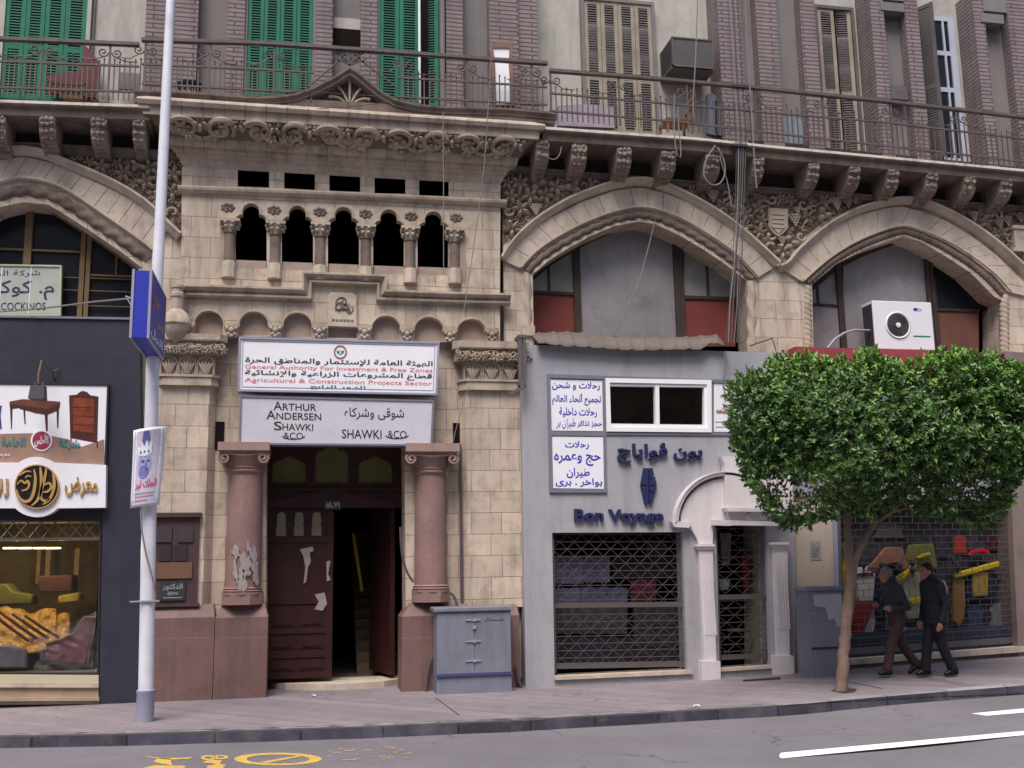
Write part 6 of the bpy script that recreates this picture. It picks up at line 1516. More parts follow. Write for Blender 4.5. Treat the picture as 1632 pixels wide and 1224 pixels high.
# ================================================================== RIGHT SHOP
Q = thing('storefront', 'shop front with red fascia and square mesh shutter behind the tree', 'shop front', tuple(P(1480, 1050, -.1)))
def qp(name, mb, m, smooth=25): return mb.build(name, M[m] if isinstance(m, str) else m, Q, smooth)
o = MB(); o.pprism([(1268, 552), (1632, 564), (1720, 567), (1720, 612), (1268, 600)], GY - .05, .1); qp('fascia', o, 'red_fascia', None)
o = MB(); o.pprism([(1268, 600), (1720, 612), (1720, 800), (1334, 794), (1262, 790)], GY + .02, .1); qp('upper_panel', o, mat('shop_panel', (150, 146, 160), .7, .08, 2, .1), None)
o = MB(); o.pprism([(1262, 780), (1326, 782), (1336, 1084), (1270, 1088)], GY + .06, .1); qp('side_pillar', o, mat('cream_pillar', (186, 172, 156), .8, .08, 2, .15, streak=.25, dirt=(150, 130, 112)), None)
o = MB(); o.pprism([(1326, 784), (1333, 784), (1341, 1052), (1334, 1054)], GY + .03, .1); qp('grille_track', o, 'steel', None)
o = MB(); o.pprism([(1602, 560), (1640, 562), (1660, 1065), (1624, 1068)], GY - .08, .3); qp('right_pillar', o, mat('taupe_pillar', (128, 112, 108), .85, .12, 2, .2, dirt_amt=.3), None)
o = MB(); o.pprism([(1640, 562), (1740, 566), (1740, 1060), (1660, 1065)], GY - .08, .3); qp('right_pillar', o, 'stone_plain', None)
# sill and plinth
o = MB(); o.pprism([(1340, 1052), (1660, 1028), (1660, 1037), (1340, 1061)], GY - .12, .2); qp('sill', o, 'stone_pale', None)
o = MB(); o.pprism([(1340, 1061), (1660, 1037), (1660, 1058), (1340, 1084)], GY - .06, .2); qp('plinth', o, mat('plinth_brown', (120, 104, 96), .85, .15, 3, .3, dirt_amt=.4), None)
a = P(1334, 1066, .105); b = P(1625, 770, .105); o = MB()
o.add([(a.x, .105, a.z), (b.x, .105, a.z), (b.x, 1.3, a.z), (a.x, 1.3, a.z), (a.x, .105, b.z), (b.x, .105, b.z), (b.x, 1.3, b.z), (a.x, 1.3, b.z)], [(0, 1, 2, 3), (1, 2, 6, 5), (2, 3, 7, 6), (3, 0, 4, 7), (4, 5, 6, 7)])
qp('shop_interior', o, mat('shop_slate', (84, 86, 90), .9, .4, 1.5, 0), None)
# square mesh shutter: staggered bars
o = MB(); GQ = GY + .05; xl0, xr0, xl1, xr1 = 1335, 1606, 1342, 1622; y00, y01, y10, y11 = 790, 794, 1051, 1030
def W(u, v): x = (xl0 * (1 - u) + xr0 * u) * (1 - v) + (xl1 * (1 - u) + xr1 * u) * v; y = (y00 * (1 - u) + y01 * u) * (1 - v) + (y10 * (1 - u) + y11 * u) * v; return P(x, y, GQ)
rows = 24; cols = 15
for k in range(rows + 1): o.bar(W(0, k / rows), W(1, k / rows), .0068, .016)
for k in range(rows):
    for j in range(cols + 1):
        u = (j + (.5 if k % 2 else 0)) / cols
        if 0 <= u <= 1: o.bar(W(u, k / rows), W(u, (k + 1) / rows), .0055, .012)
for u in (0, 1): o.bar(W(u, 0), W(u, 1), .05, .05)
o.bar(W(0, .955), W(1, .955), .02, .10, (0, 0, 1)); qp('mesh_shutter', o, 'grille_grey', None)
o = MB(); p0, p1, p2, p3 = W(0, .925), W(1, .925), W(1, 1), W(0, 1); o.prism([(p0.x, p0.z), (p1.x, p1.z), (p2.x, p2.z), (p3.x, p3.z)], GQ + .01, GQ + .03); qp('shutter_rail', o, 'plastic_dark', None)
# clothes on display
o = MB(); o.pprism([(1338, 800), (1608, 802), (1624, 1036), (1342, 1050)], .06, .10); qp('display_back', o, mat('display_back', (62, 60, 64), .9, .5, 3.5, 0, dirt=(40, 38, 44), dirt_amt=.9), None)
def garment(name, pts, y, m, lab, cat):
    o = MB(); o.pprism(pts, y, y + .09); ob = o.build(name, m, smooth=30); bv = ob.modifiers.new('soft', 'BEVEL'); bv.width = .025; bv.segments = 2; bv.limit_method = 'ANGLE'; bv.angle_limit = R(20)
    return tag(ob, lab, cat)
def cm(n_, c): return mat(n_, c, .85, .12, 5, .3, 40)
GYY = -.10
garment('display_board', [(1362, 905), (1398, 900), (1404, 920), (1400, 960), (1390, 1028), (1366, 1030), (1358, 980)], GYY + .14, cm('cloth_white', (206, 206, 204)), 'tall white display panel behind the mesh, left of the walking men', 'display')
garment('shirt', [(1366, 914), (1374, 911), (1388, 911), (1396, 914), (1394, 940), (1392, 958), (1368, 958), (1367, 940)], GYY, cm('cloth_cream', (188, 182, 176)), 'cream shirt with dark red collar band above the red trousers', 'shirt')
garment('trousers', [(1368, 958), (1392, 958), (1390, 978), (1374, 1016), (1366, 1018), (1360, 1012), (1362, 985)], GYY - .01, cm('cloth_red', (128, 44, 44)), 'dark red trousers on the display behind the mesh shutter', 'trousers')
o = MB(); o.pprism([(1366, 914), (1392, 912), (1392, 918), (1366, 920)], GYY - .02, GYY); tag(o.build('collar', cm('cloth_band', (120, 40, 50))), 'dark red band lying across the cream shirt', 'band')
garment('shawl', [(1384, 905), (1402, 885), (1412, 872), (1440, 872), (1444, 892), (1456, 905), (1440, 908), (1420, 900), (1400, 908)], GYY + .05, cm('cloth_tan', (150, 104, 88)), 'tan triangular shawl hung behind the mesh above the grey haired man', 'shawl')
garment('shawl', [(1444, 890), (1450, 868), (1488, 866), (1496, 905), (1470, 912), (1452, 908)], GYY + .07, cm('cloth_olive', (110, 108, 66)), 'olive cloth hung behind the mesh beside the tan shawl', 'cloth')
yel = cm('cloth_yellow', (196, 168, 36))
garment('banner', [(1522, 914), (1560, 903), (1594, 894), (1594, 904), (1562, 912), (1524, 922)], GYY - .03, yel, 'yellow strip sloping across the right end of the shop display', 'banner')
garment('banner', [(1463, 888), (1472, 883), (1486, 880), (1484, 886), (1466, 891)], GYY - .03, yel, 'small yellow scrap pinned on the olive cloth', 'banner')
garment('blouse', [(1550, 914), (1576, 910), (1576, 950), (1552, 952)], GYY + .02, cm('cloth_mustard', (150, 130, 60)), 'mustard top on a dark stand below the sloping yellow strip', 'top')
garment('jacket', [(1540, 920), (1552, 913), (1552, 953), (1578, 951), (1577, 910), (1588, 916), (1588, 956), (1540, 958)], GYY + .06, cm('cloth_navy', (36, 40, 66)), 'dark navy jacket framing the mustard top', 'jacket')
garment('hat', [(1546, 884), (1552, 877), (1564, 874), (1576, 877), (1580, 883), (1562, 881)], GYY - .02, cm('cloth_scarlet', (196, 24, 34)), 'scarlet curved cap high at the right of the shop display', 'cap')
garment('dress', [(1522, 926), (1538, 922), (1540, 960), (1538, 985), (1530, 1000), (1520, 990)], GYY + .03, cm('cloth_brown', (138, 100, 56)), 'brown dress to the right of the man in the black jacket', 'dress')
garment('dress', [(1430, 920), (1446, 908), (1468, 912), (1474, 950), (1470, 985), (1448, 988), (1436, 960)], GYY + .03, cm('cloth_sage', (150, 148, 120)), 'sage dress with yellow waist between the two walking men', 'dress')
garment('sash', [(1450, 955), (1470, 950), (1470, 960), (1452, 964)], GYY - .01, yel, 'bright yellow sash round the sage dress', 'sash')
garment('scarf', [(1432, 925), (1444, 912), (1458, 898), (1462, 902), (1448, 916), (1436, 930)], GYY - .02, yel, 'yellow scarf trailing above the grey haired man', 'scarf')
garment('gown', [(1342, 905), (1350, 888), (1360, 890), (1362, 930), (1362, 980), (1354, 984), (1346, 960)], GYY + .02, cm('cloth_amber', (196, 150, 60)), 'amber gown just behind the tree trunk', 'gown')
garment('coat', [(1396, 930), (1404, 908), (1412, 905), (1414, 940), (1408, 980), (1398, 990)], GYY - .01, cm('cloth_ink', (36, 34, 60)), 'narrow dark blue coat beside the cream shirt', 'coat')
for k, (x, y, w_, h_, cl, kind, lab) in enumerate((
    (1352, 880, 22, 34, (120, 112, 60), 'blouse', 'olive blouse hung high beside the tree trunk'), (1418, 846, 52, 24, (96, 84, 80), 'shop_banner', 'dull brown name banner high behind the mesh shutter'),
    (1502, 870, 26, 44, (60, 52, 60), 'dress', 'dark plum dress hung beside the olive cloth'), (1532, 868, 22, 30, (150, 60, 40), 'blouse', 'rust red blouse above the end of the sloping yellow strip'),
    (1600, 890, 18, 70, (96, 96, 92), 'dress', 'grey dress at the far right end of the mesh shutter'), (1500, 960, 24, 70, (150, 146, 120), 'dress', 'pale sage dress behind the man in the black jacket'),
    (1420, 985, 24, 40, (90, 98, 96), 'skirt', 'grey green skirt low behind the mesh left of the sage dress'), (1556, 985, 30, 44, (60, 70, 96), 'skirt', 'slate blue skirt below the dark navy jacket'),
    (1590, 985, 24, 44, (112, 116, 118), 'skirt', 'pale grey skirt low at the right end of the mesh'), (1350, 1000, 16, 36, (70, 74, 96), 'skirt', 'blue grey skirt low behind the tree trunk'),
    (1450, 1010, 30, 20, (130, 132, 136), 'folded_shirts', 'pale folded shirts at the foot of the sage dress'), (1525, 1012, 26, 18, (36, 32, 36), 'shoe_box', 'black box low beside the brown dress'),
    (1582, 868, 22, 22, (70, 30, 44), 'scarf', 'dark wine scarf above the yellow strip at the right'), (1480, 925, 20, 40, (170, 150, 60), 'blouse', 'dull yellow blouse behind the man in the black jacket'))):
    hw = w_ / 2; rr_ = random.Random(k); j_ = lambda: rr_.uniform(-1.5, 1.5)
    garment(kind, [(x - hw * .5 + j_(), y - h_ / 2), (x + hw * .5 + j_(), y - h_ / 2), (x + hw + j_(), y - h_ * .32), (x + hw * .75 + j_(), y), (x + hw + j_(), y + h_ / 2), (x - hw + j_(), y + h_ / 2), (x - hw * .75 + j_(), y), (x - hw + j_(), y - h_ * .32)], GYY + .12, cm('cloth_%d' % k, cl), lab, kind.replace('_', ' '))
for k, (x, y) in enumerate(((1376, 900), (1406, 902), (1434, 903), (1454, 897), (1454, 908), (1526, 902), (1519, 892))):
    c = P(x, y, GYY - .05); o = MB(); o.ball((c.x, GYY - .05, c.z), .055, 10, 7, (.9, .8, 1.1)); o.tube([(c.x, GYY - .05, c.z - .05), (c.x, GYY - .05, c.z - .12)], .02, 6)
    tag(o.build('mannequin_head', M['plastic_dark'], smooth=60), 'small dark mannequin head behind the mesh shutter', 'mannequin head', 'mannequin heads behind the mesh')
o = MB(); o.pprism([(1336, 1012), (1624, 996), (1624, 1036), (1338, 1052)], GYY - .06, GYY + .15); tag(o.build('display_plinth', cm('plinth_slate', (66, 70, 88)), smooth=None), 'long slate blue display plinth at the bottom of the mesh shutter', 'display plinth')
# paper notice on the cream pillar
o = MB(); o.pprism([(1291, 863), (1307, 862), (1309, 892), (1292, 893)], GY + .052, GY + .058); t = o.build('paper_notice', M['paper'], smooth=None); tag(t, 'small white paper notice pasted on the cream pillar', 'notice')
o = MB()
for k in range(5): o.pbox(1294, 868 + k * 4.5, 1294 + 5 + (k * 7) % 8, 870 + k * 4.5, GY + .049, GY + .053)
o.build('printed_line', M['cabinet'], t, smooth=None)

# outdoor air conditioner under the second arch
AY = -.12
t = thing('air_conditioner', 'white outdoor air conditioner unit with a round fan under the right arch', 'air conditioner', tuple(P(1440, 556, AY)))
a = P(1396, 556, AY); b = P(1484, 482, AY); o = MB(); o.box(a.x, b.x, AY, AY + .36, a.z, b.z); ob = o.build('casing', M['ac_white'], t, smooth=None); bv = ob.modifiers.new('edge', 'BEVEL'); bv.width = .012; bv.segments = 2
cx_, cz_ = P(1431, 518.5, AY).x, P(1431, 518.5, AY).z
o = MB(); vs = []
for k in range(40):
    an = 2 * math.pi * k / 40
    for r_, y_ in ((.245, AY - .004), (.225, AY - .022), (.205, AY - .01)): vs.append((cx_ + r_ * math.cos(an), y_, cz_ + r_ * math.sin(an)))
o.add(vs, [(k * 3 + i, ((k + 1) % 40) * 3 + i, ((k + 1) % 40) * 3 + i + 1, k * 3 + i + 1) for k in range(40) for i in range(2)]); o.build('fan_ring', M['ac_white'], t)
o = MB(); o.lathe(0, 0, [(.205, 0), (.205, .004)], 40); o.v = [(cx_ + x, AY - .006 + z, cz_ + y) for x, y, z in o.v]; o.build('fan_opening', M['plastic_dark'], t, smooth=None)
o = MB()
for k in range(1, 9):
    r_ = .022 * k + .01; o.tube([Vector((cx_ + r_ * math.cos(2 * math.pi * i / 32), AY - .014, cz_ + r_ * math.sin(2 * math.pi * i / 32))) for i in range(33)], .003, 4)
for k in range(12):
    an = k * math.pi / 6; o.bar((cx_ + .04 * math.cos(an), AY - .014, cz_ + .04 * math.sin(an)), (cx_ + .205 * math.cos(an), AY - .014, cz_ + .205 * math.sin(an)), .004)
o.build('fan_guard', M['ac_grey'], t)
o = MB(); o.lathe(0, 0, [(.045, 0), (.045, .012), (.03, .018)], 20); o.v = [(cx_ + x, AY - .012 - z, cz_ + y) for x, y, z in o.v]; o.build('fan_badge', M['ac_white'], t)
o = MB(); h_ = P(1463, 494, AY); o.prism([(h_.x + .07 * math.cos(2 * math.pi * i / 20), h_.z + .022 * math.sin(2 * math.pi * i / 20)) for i in range(20)], AY - .004, AY, [[(h_.x + .062 * math.cos(2 * math.pi * i / 20), h_.z + .016 * math.sin(2 * math.pi * i / 20)) for i in range(20)]]); o.pbox(1456, 491, 1462, 495, AY - .004, AY); o.build('maker_emblem', M['blue_sign'], t, smooth=None)
o = MB(); o.pbox(1456, 535, 1483, 537, AY - .004, AY); o.build('stripe', M['green_ink'], t, smooth=None)
o = MB()
for k in range(12): o.box(a.x - .006, a.x + .002, AY + .03 + k * .026, AY + .045 + k * .026, a.z + .06, b.z - .05)
o.build('side_vent', M['iron_dark'], t, smooth=None)
o = MB(); o.box(a.x - .02, b.x + .02, AY + .02, AY + .07, a.z - .06, a.z - .004); o.box(a.x - .02, b.x + .02, AY + .28, AY + .33, a.z - .06, a.z - .004); o.build('bracket', M['steel'], t, smooth=None)
o = MB(); o.tube([P(1318, 556, -.1), P(1330, 541, -.1), P(1345, 531, -.08), P(1362, 526, -.05), P(1392, 527, .05)], .022, 8); tag(o.build('hose', M['steel']), 'pale pipe curving from the ledge up to the white air conditioner', 'pipe')
o = MB(); o.tube([P(1196, 551, -.2), P(1231, 539, -.2), P(1237, 560, -.2)], .012, 6); tag(o.build('wire', M['cable_dark']), 'bent dark wire on the ledge between the two right arches', 'wire')
# ================================================================== STREET FURNITURE
g = GG(232, 1150, 0.0); PYY = g.y
t = thing('lamp_post', 'tall pale tapering metal lamp post on the pavement edge', 'lamp post', (g.x, PYY, 0))
cl = [(284, -120), (278, -60), (272, 0), (257, 315), (243, 590), (236, 900), (232.5, 1103)]; wd = [13, 13.5, 14.5, 17.5, 21.5, 24, 25]
def pt(i): return P(cl[i][0], cl[i][1], PYY)
pts = [pt(i) for i in range(len(cl))]; rad = []
for (x, y), w_ in zip(cl, wd):
    a = P(x - w_ / 2, y, PYY); b = P(x + w_ / 2, y, PYY); rad.append((b.x - a.x) / 2)
ptsf = []; rf = []
for i in range(len(pts) - 1):
    for k in range(6): ptsf.append(pts[i].lerp(pts[i + 1], k / 6)); rf.append(rad[i] + (rad[i + 1] - rad[i]) * k / 6)
ptsf.append(pts[-1]); rf.append(rad[-1])
o = MB(); o.tube(ptsf, rf, 20); o.build('shaft', M['pole_paint'], t, smooth=40)
o = MB(); r0 = rad[-1]; o.lathe(pts[-1].x, PYY, [(r0 * 1.16, -.02), (r0 * 1.16, pts[-1].z - .01), (r0 * 1.22, pts[-1].z), (r0 * 1.22, pts[-1].z + .025), (r0, pts[-1].z + .03)], 24); o.build('base_sleeve', M['steel'], t, smooth=40)
c = P(234.5, 958, PYY); o = MB(); o.tube([Vector((c.x + (rf[-8] + .006) * math.cos(2 * math.pi * k / 20), PYY + (rf[-8] + .006) * math.sin(2 * math.pi * k / 20), c.z)) for k in range(21)], .012, 6); o.bar((c.x - .19, PYY - .1, c.z), (c.x + .16, PYY - .11, c.z + .005), .018); o.build('strap', M['steel'], t)
o = MB(); o.tube([P(224, 806, PYY - .16), P(226, 845, PYY - .17), P(233, 885, PYY - .17), P(244, 925, PYY - .16), P(248, 950, PYY - .12), P(248, 962, PYY - .1)], .011, 6); tag(o.build('cable', M['cable']), 'grey cable drooping down the front of the lamp post below the poster', 'cable')
# street name box, set end-on to the street
SX = P(224, 484, -3.45); y0, y1 = -3.45, -2.15
xl, xr = P(211, 484, y0).x, P(239, 484, y0).x; z0, z1 = P(225, 537.5, y0).z, P(225, 431, y0).z
t = thing('street_sign', 'blue street name box set end-on and fixed to the lamp post', 'street sign', (SX.x, (y0 + y1) / 2, z0))
o = MB(); o.box(xl, xr, y0, y1, z0, z1); o.build('sign_box', M['blue_sign'], t, smooth=None)
o = MB()
for x_ in (xl, xr): o.box(x_ - .018, x_ + .012, y0 - .014, y0 + .02, z0 - .012, z1 + .012); o.box(x_ - .012, x_ + .012, y0, y1, z1 - .004, z1 + .016); o.box(x_ - .012, x_ + .012, y0, y1, z0 - .016, z0 + .004); o.box(x_ - .012, x_ + .012, y1 - .02, y1 + .012, z0, z1)
o.build('edge_trim', M['steel'], t, smooth=None)
def side_letters(s, f0, f1, h0, h1, m, bold=.02):
    vs, fs = text_mesh(s, bold); oo = MB(); oo.add([(xr + .006, y0 + (y1 - y0) * (f0 + (f1 - f0) * u), z0 + (z1 - z0) * (h0 + (h1 - h0) * v)) for u, v in vs], fs); return oo.build('lettering', m, t, smooth=None, recalc=False)
side_letters('شارع', .12, .52, .52, .80, mat('sign_orange', (222, 150, 70), .5)); side_letters('قصر', .5, .92, .30, .52, mat('sign_amber', (222, 150, 70), .5)); side_letters('النيل', .1, .9, .06, .24, M['white'])
o = MB(); o.bar((xr - .05, y1 - .05, z1 - .2), (P(247, 470, PYY).x, PYY, z1 - .2), .05); o.bar((xr - .05, y1 - .05, z0 + .2), (P(245, 540, PYY).x, PYY, z0 + .2), .05); o.build('bracket', M['steel'], t, smooth=None)
o = MB(); o.tube([P(205, 476, -2.6), P(150, 481, -1.8), P(96, 488, -.8), P(40, 494, -.3), P(-120, 505, -.1)], .012, 6); tag(o.build('wire', M['cable']), 'pale stay wire running from the blue street sign past the contractor sign', 'wire')
o = MB(); o.bar(P(200, 472, -2.8), P(211, 476, -2.8), .02); o.bar(P(203, 476, -2.8), P(209, 487, -2.8), .014); tag(o.build('wire_hook', M['steel'], smooth=None), 'small steel hook on the left side of the blue street sign', 'hook')
# theatre poster tied to the post
pY = PYY - .17
t = thing('poster', 'theatre poster of a crowned actor tied round the lamp post', 'poster', tuple(P(232, 808, pY)))
q = [(211.5, 685), (264, 677.5), (252.5, 804), (207, 810)]
def bend(u, v): a_, b_ = bil_q(q, u, v); p = P(a_, b_, pY); return Vector((p.x, p.y + .07 * (2 * u - 1) ** 2 + .015 * math.sin(v * 5), p.z))
def bil_q(q, u, v): return (q[0][0] * (1 - u) * (1 - v) + q[1][0] * u * (1 - v) + q[2][0] * u * v + q[3][0] * (1 - u) * v, q[0][1] * (1 - u) * (1 - v) + q[1][1] * u * (1 - v) + q[2][1] * u * v + q[3][1] * (1 - u) * v)
def sheet(u0, u1, v0, v1, m, name, lift, nu=8, nv=8):
    o = MB(); vs = [bend(u0 + (u1 - u0) * i / nu, v0 + (v1 - v0) * j / nv) - Vector((0, lift, 0)) for j in range(nv + 1) for i in range(nu + 1)]
    o.add(vs, [(j * (nu + 1) + i, j * (nu + 1) + i + 1, (j + 1) * (nu + 1) + i + 1, (j + 1) * (nu + 1) + i) for j in range(nv) for i in range(nu)]); ob = o.build(name, m, t, smooth=60, recalc=False)
    return ob
s_ = sheet(0, 1, 0, 1, M['white'], 'sheet', 0); sm_ = s_.modifiers.new('thickness', 'SOLIDIFY'); sm_.thickness = .004
sheet(.05, .95, .03, .97, mat('poster_ground', (192, 184, 200), .5, .12, 4, 0), 'printed_ground', .005)
def blob(pts, c, name, lift):
    o = MB(); o.add([bend(u, v) - Vector((0, lift, 0)) for u, v in pts], [tuple(range(len(pts)))]); o.build(name, mat('poster_ink', c, .5, .2, 14, 0), t, smooth=None, recalc=False)
def ov(cu, cv, ru, rv, n=18): return [(cu + ru * math.cos(2 * math.pi * i / n), cv + rv * math.sin(2 * math.pi * i / n)) for i in range(n)]
blob(ov(.42, .46, .22, .16), (150, 152, 200), 'printed_face', .009); blob(ov(.40, .56, .17, .08), (110, 112, 170), 'printed_beard', .011)
blob([(.20, .34), (.17, .22), (.26, .25), (.30, .16), (.38, .24), (.46, .15), (.52, .24), (.62, .18), (.63, .33), (.42, .36)], (226, 224, 236), 'printed_crown', .012)
blob([(.30, .16), (.34, .04), (.52, .04), (.56, .15), (.46, .20), (.38, .22)], (92, 96, 160), 'printed_crown', .010)
for u in (.27, .40, .53): blob(ov(u, .30, .025, .02, 8), (70, 72, 120), 'printed_jewel', .014)
for u, v, ru, rv in ((.36, .42, .05, .012), (.54, .42, .05, .012), (.50, .52, .05, .008), (.47, .46, .015, .035)): blob(ov(u, v, ru, rv, 10), (70, 66, 110), 'printed_feature', .014)
vs, fs = text_mesh('الملك لير', .02); o = MB(); o.add([bend(.14 + .72 * u, .78 - .13 * v) - Vector((0, .014, 0)) for u, v in vs], fs); o.build('lettering', mat('poster_red', (200, 70, 90), .5), t, smooth=None, recalc=False)
for v in (.82, .86, .91): sheet(.14, .8 if v < .9 else .6, v, v + .012, mat('poster_line', (190, 150, 150), .5), 'printed_line', .012, 4, 1)
# electricity cabinets
def cabinet(name, lab, front, side_px, yt, yb, depth, ledge_y, m, lockside, capo, ybs):
    xl, xr = front; c0 = GG(xl, yb, 0); c1 = GG(xr, yb - ybs, 0); zg = c0.z; Yc = (c0.y + c1.y) / 2; a = P(xl, (yt + yb) / 2, Yc); b = P(xr, (yt + yb) / 2, Yc); zt_ = P((xl + xr) / 2, yt, Yc).z
    t = thing(name, lab, 'cabinet', ((a.x + b.x) / 2, Yc + depth / 2, zg))
    o = MB(); o.box(a.x, b.x, Yc, Yc + depth, zg - .02, zt_); ob = o.build('casing', M[m], t, smooth=None); bv = ob.modifiers.new('edge', 'BEVEL'); bv.width = .008; bv.segments = 2
    o = MB(); o.box(a.x - capo, b.x + capo * .6, Yc - capo, Yc + depth + .02, zt_ - .002, zt_ + .06); ob = o.build('cap', M[m], t, smooth=None); bv = ob.modifiers.new('edge', 'BEVEL'); bv.width = .012; bv.segments = 2
    return t, a.x, b.x, Yc, zt_, P((xl + xr) / 2, ledge_y, Yc).z
t, x0, x1, Yc, zt_, zl = cabinet('utility_cabinet', 'pale blue-grey two door utility cabinet beside the building entrance', (696, 815), 0, 974, 1105.5, .42, 1074, 'cabinet', 0, .045, 1.5)
xm = (x0 + x1) / 2
for a, b in ((x0 + .012, xm - .004), (xm + .004, x1 - .012)):
    o = MB(); o.box(a, b, Yc - .012, Yc + .002, zl + .012, zt_ - .015); d_ = o.build('door', M['cabinet'], t, smooth=None)
    if a > x0 + .1:
        o = MB(); letters(o, 'السنترال', [(772, 984), (802, 985), (802, 991), (772, 990)], Yc - .015, bold=.01); o.build('lettering', M['black_ink'], d_, smooth=None)
o = MB(); o.box(x0 - .01, x1 + .01, Yc - .03, Yc, zl - .02, zl + .006); o.build('ledge', M['blue_sign'] if False else mat('ledge_blue', (70, 74, 130), .5, .1), t, smooth=None)
for yy in (988, 1022, 1053):
    o = MB(); z_ = P(755, yy, Yc).z; o.box(xm - .13, xm + .09, Yc - .03, Yc - .01, z_ - .009, z_ + .009); o.box(xm - .02, xm + .02, Yc - .036, Yc - .01, z_ - .02, z_ + .02); o.build('hasp', M['steel'], t, smooth=None)
z_ = P(756, 999, Yc).z; o = MB(); o.box(xm - .022, xm + .022, Yc - .04, Yc - .01, z_ - .028, z_ + .02); o.tube([(xm - .014, Yc - .025, z_ + .02), (xm - .012, Yc - .025, z_ + .045), (xm + .012, Yc - .025, z_ + .045), (xm + .014, Yc - .025, z_ + .02)], .005, 6); o.build('padlock', M['steel'], t, smooth=None)
t, x0, x1, Yc, zt_, zl = cabinet('utility_cabinet', 'dark grey narrow utility cabinet standing behind the tree trunk', (1291, 1346), 0, 941, 1078, .42, 1032, 'cabinet_dark', 0, .05, 1.5)
o = MB(); o.box(x0 + .02, x1 - .01, Yc - .012, Yc + .002, zl + .012, zt_ - .02); d_ = o.build('door', M['cabinet_dark'], t, smooth=None)
o = MB(); vs = [(1296, 948), (1341, 946), (1344, 1000), (1334, 998), (1330, 986), (1321, 988), (1316, 968), (1298, 966)]; o.pprism(vs, Yc - .016, Yc - .011); o.build('paint_patch', mat('patch_grey', (182, 184, 190), .6, .08), d_, smooth=None)
for yy in (962, 978):
    z_ = P(1295, yy, Yc).z; o = MB(); o.box(x0 + .03, x0 + .09, Yc - .03, Yc - .01, z_ - .012, z_ + .012); o.build('hasp', M['steel'], t, smooth=None)
o = MB(); o.box(x0 + .005, x1 - .005, Yc - .02, Yc, zl - .02, zl + .006); o.build('ledge', M['plastic_dark'], t, smooth=None)
# cables beside the entrance
for pts, r_, m, lab in (([(638, 840), (640, 885), (648, 912), (659, 928)], .018, 'cable_dark', 'dark cable bulging out beside the right granite column'),
                        ([(716, 944), (724, 950), (729, 966)], .02, 'cable_dark', 'short dark cable hooking down behind the pale cabinet'),
                        ([(733, 708), (734, 820), (736, 966)], .022, 'cable_dark', 'dark vertical pipe in the groove beside the right stone pier'),
                        ([(690, 1046), (684, 1060), (680, 1082), (679, 1102)], .022, 'cable_dark', 'black cable at the foot of the right granite base'),
                        ([(822, 1062), (826, 1085), (832, 1098)], .03, 'cable_dark', 'dark pipe stub beside the pale cabinet')):
    Yp = -.1 if pts[0][1] == 708 else -.36; o = MB(); o.tube([P(a, b, Yp) for a, b in smooth_path(pts, 14, 2)], r_, 7); tag(o.build('cable', M[m]), lab, 'cable')
# hanging wires
for pts, r_, Yw, lab in (([(1113, -40), (1110, 60), (1107, 126), (1104, 160), (1106, 188)], .010, -.72, 'thin grey wire hanging in front of the old air conditioner'),
                     ([(1186, -40), (1190, 60), (1197, 170), (1202, 252), (1206, 300)], .012, -.66, 'thin grey wire hanging just right of the wire bundle'),
                     ([(1075, 150), (1074, 200), (1077, 242), (1083, 255), (1086, 246), (1082, 205), (1080, 170)], .010, -.68, 'thin wire looping below the balcony beside the wooden chair'),
                     ([(1140, 232), (1124, 255), (1120, 278), (1130, 294), (1146, 296), (1157, 278), (1154, 252), (1142, 234)], .012, -.66, 'loop of cable hanging under the right balcony'),
                     ([(1146, 235), (1150, 262), (1160, 290), (1166, 330)], .009, -.64, 'thin wire dropping from the cable loop to the arch'),
                     ([(895, 234), (892, 248), (884, 255), (874, 252), (868, 246)], .008, -.6, 'small slack wire under the left end of the right balcony'),
                     ([(1044, 352), (1032, 400), (1019, 450), (998, 495), (975, 536)], .010, -.05, 'thin wire running across the grey boarded arch window'),
                     ([(783, 92), (777, 190), (770, 285), (757, 380), (740, 492)], .007, -.72, 'thin cord hanging down the right end of the entrance bay'),
                     ([(706, 178), (707, 300), (707, 437)], .007, -.72, 'thin cord hanging in front of the rightmost trefoil opening'),
                     ([(752, 602), (739, 640), (722, 700), (712, 760)], .006, -.3, 'thin wire sloping down across the right door jamb'),
                     ([(1158, 560), (1152, 600), (1156, 640)], .008, -.36, 'thin wire hanging over the grey shop front beside the tree')):
    o = MB(); o.tube([P(a, b, Yw) for a, b in smooth_path(pts, 24, 2)], r_, 6); tag(o.build('hanging_wire', M['cable']), lab, 'wire')
rnd = random.Random(12)
for k in range(5):
    dx = k * 4.2 - 9; pts = [(1166 + dx * .9, -40), (1172 + dx, 60), (1177 + dx, 150), (1182 + dx * .9, 225), (1180 + dx * .8, 300), (1176 + dx * .8 + rnd.uniform(-2, 2), 400), (1170 + dx * .9 + rnd.uniform(-3, 3), 480), (1166 + dx * 1.1, 546)]
    o = MB(); o.tube([P(a, b, -.70 - .012 * (k % 2)) for a, b in smooth_path(pts, 40, 2)], .006 + .004 * (k % 3), 7)
    tag(o.build('cable', M['cable'] if k % 2 else M['cable_dark'], smooth=50), 'grey cable of the vertical bundle running down between the two right arches', 'cable', 'bundled cables between the right arches')
o = MB()
for y_ in (138, 232): c = P(1179, y_, -.72); o.box(c.x - .13, c.x + .13, -.75, -.66, c.z - .02, c.z + .02)
tag(o.build('cable_clip', M['plastic_dark'], smooth=None), 'dark clips holding the vertical cable bundle at the balcony rail', 'cable clip')

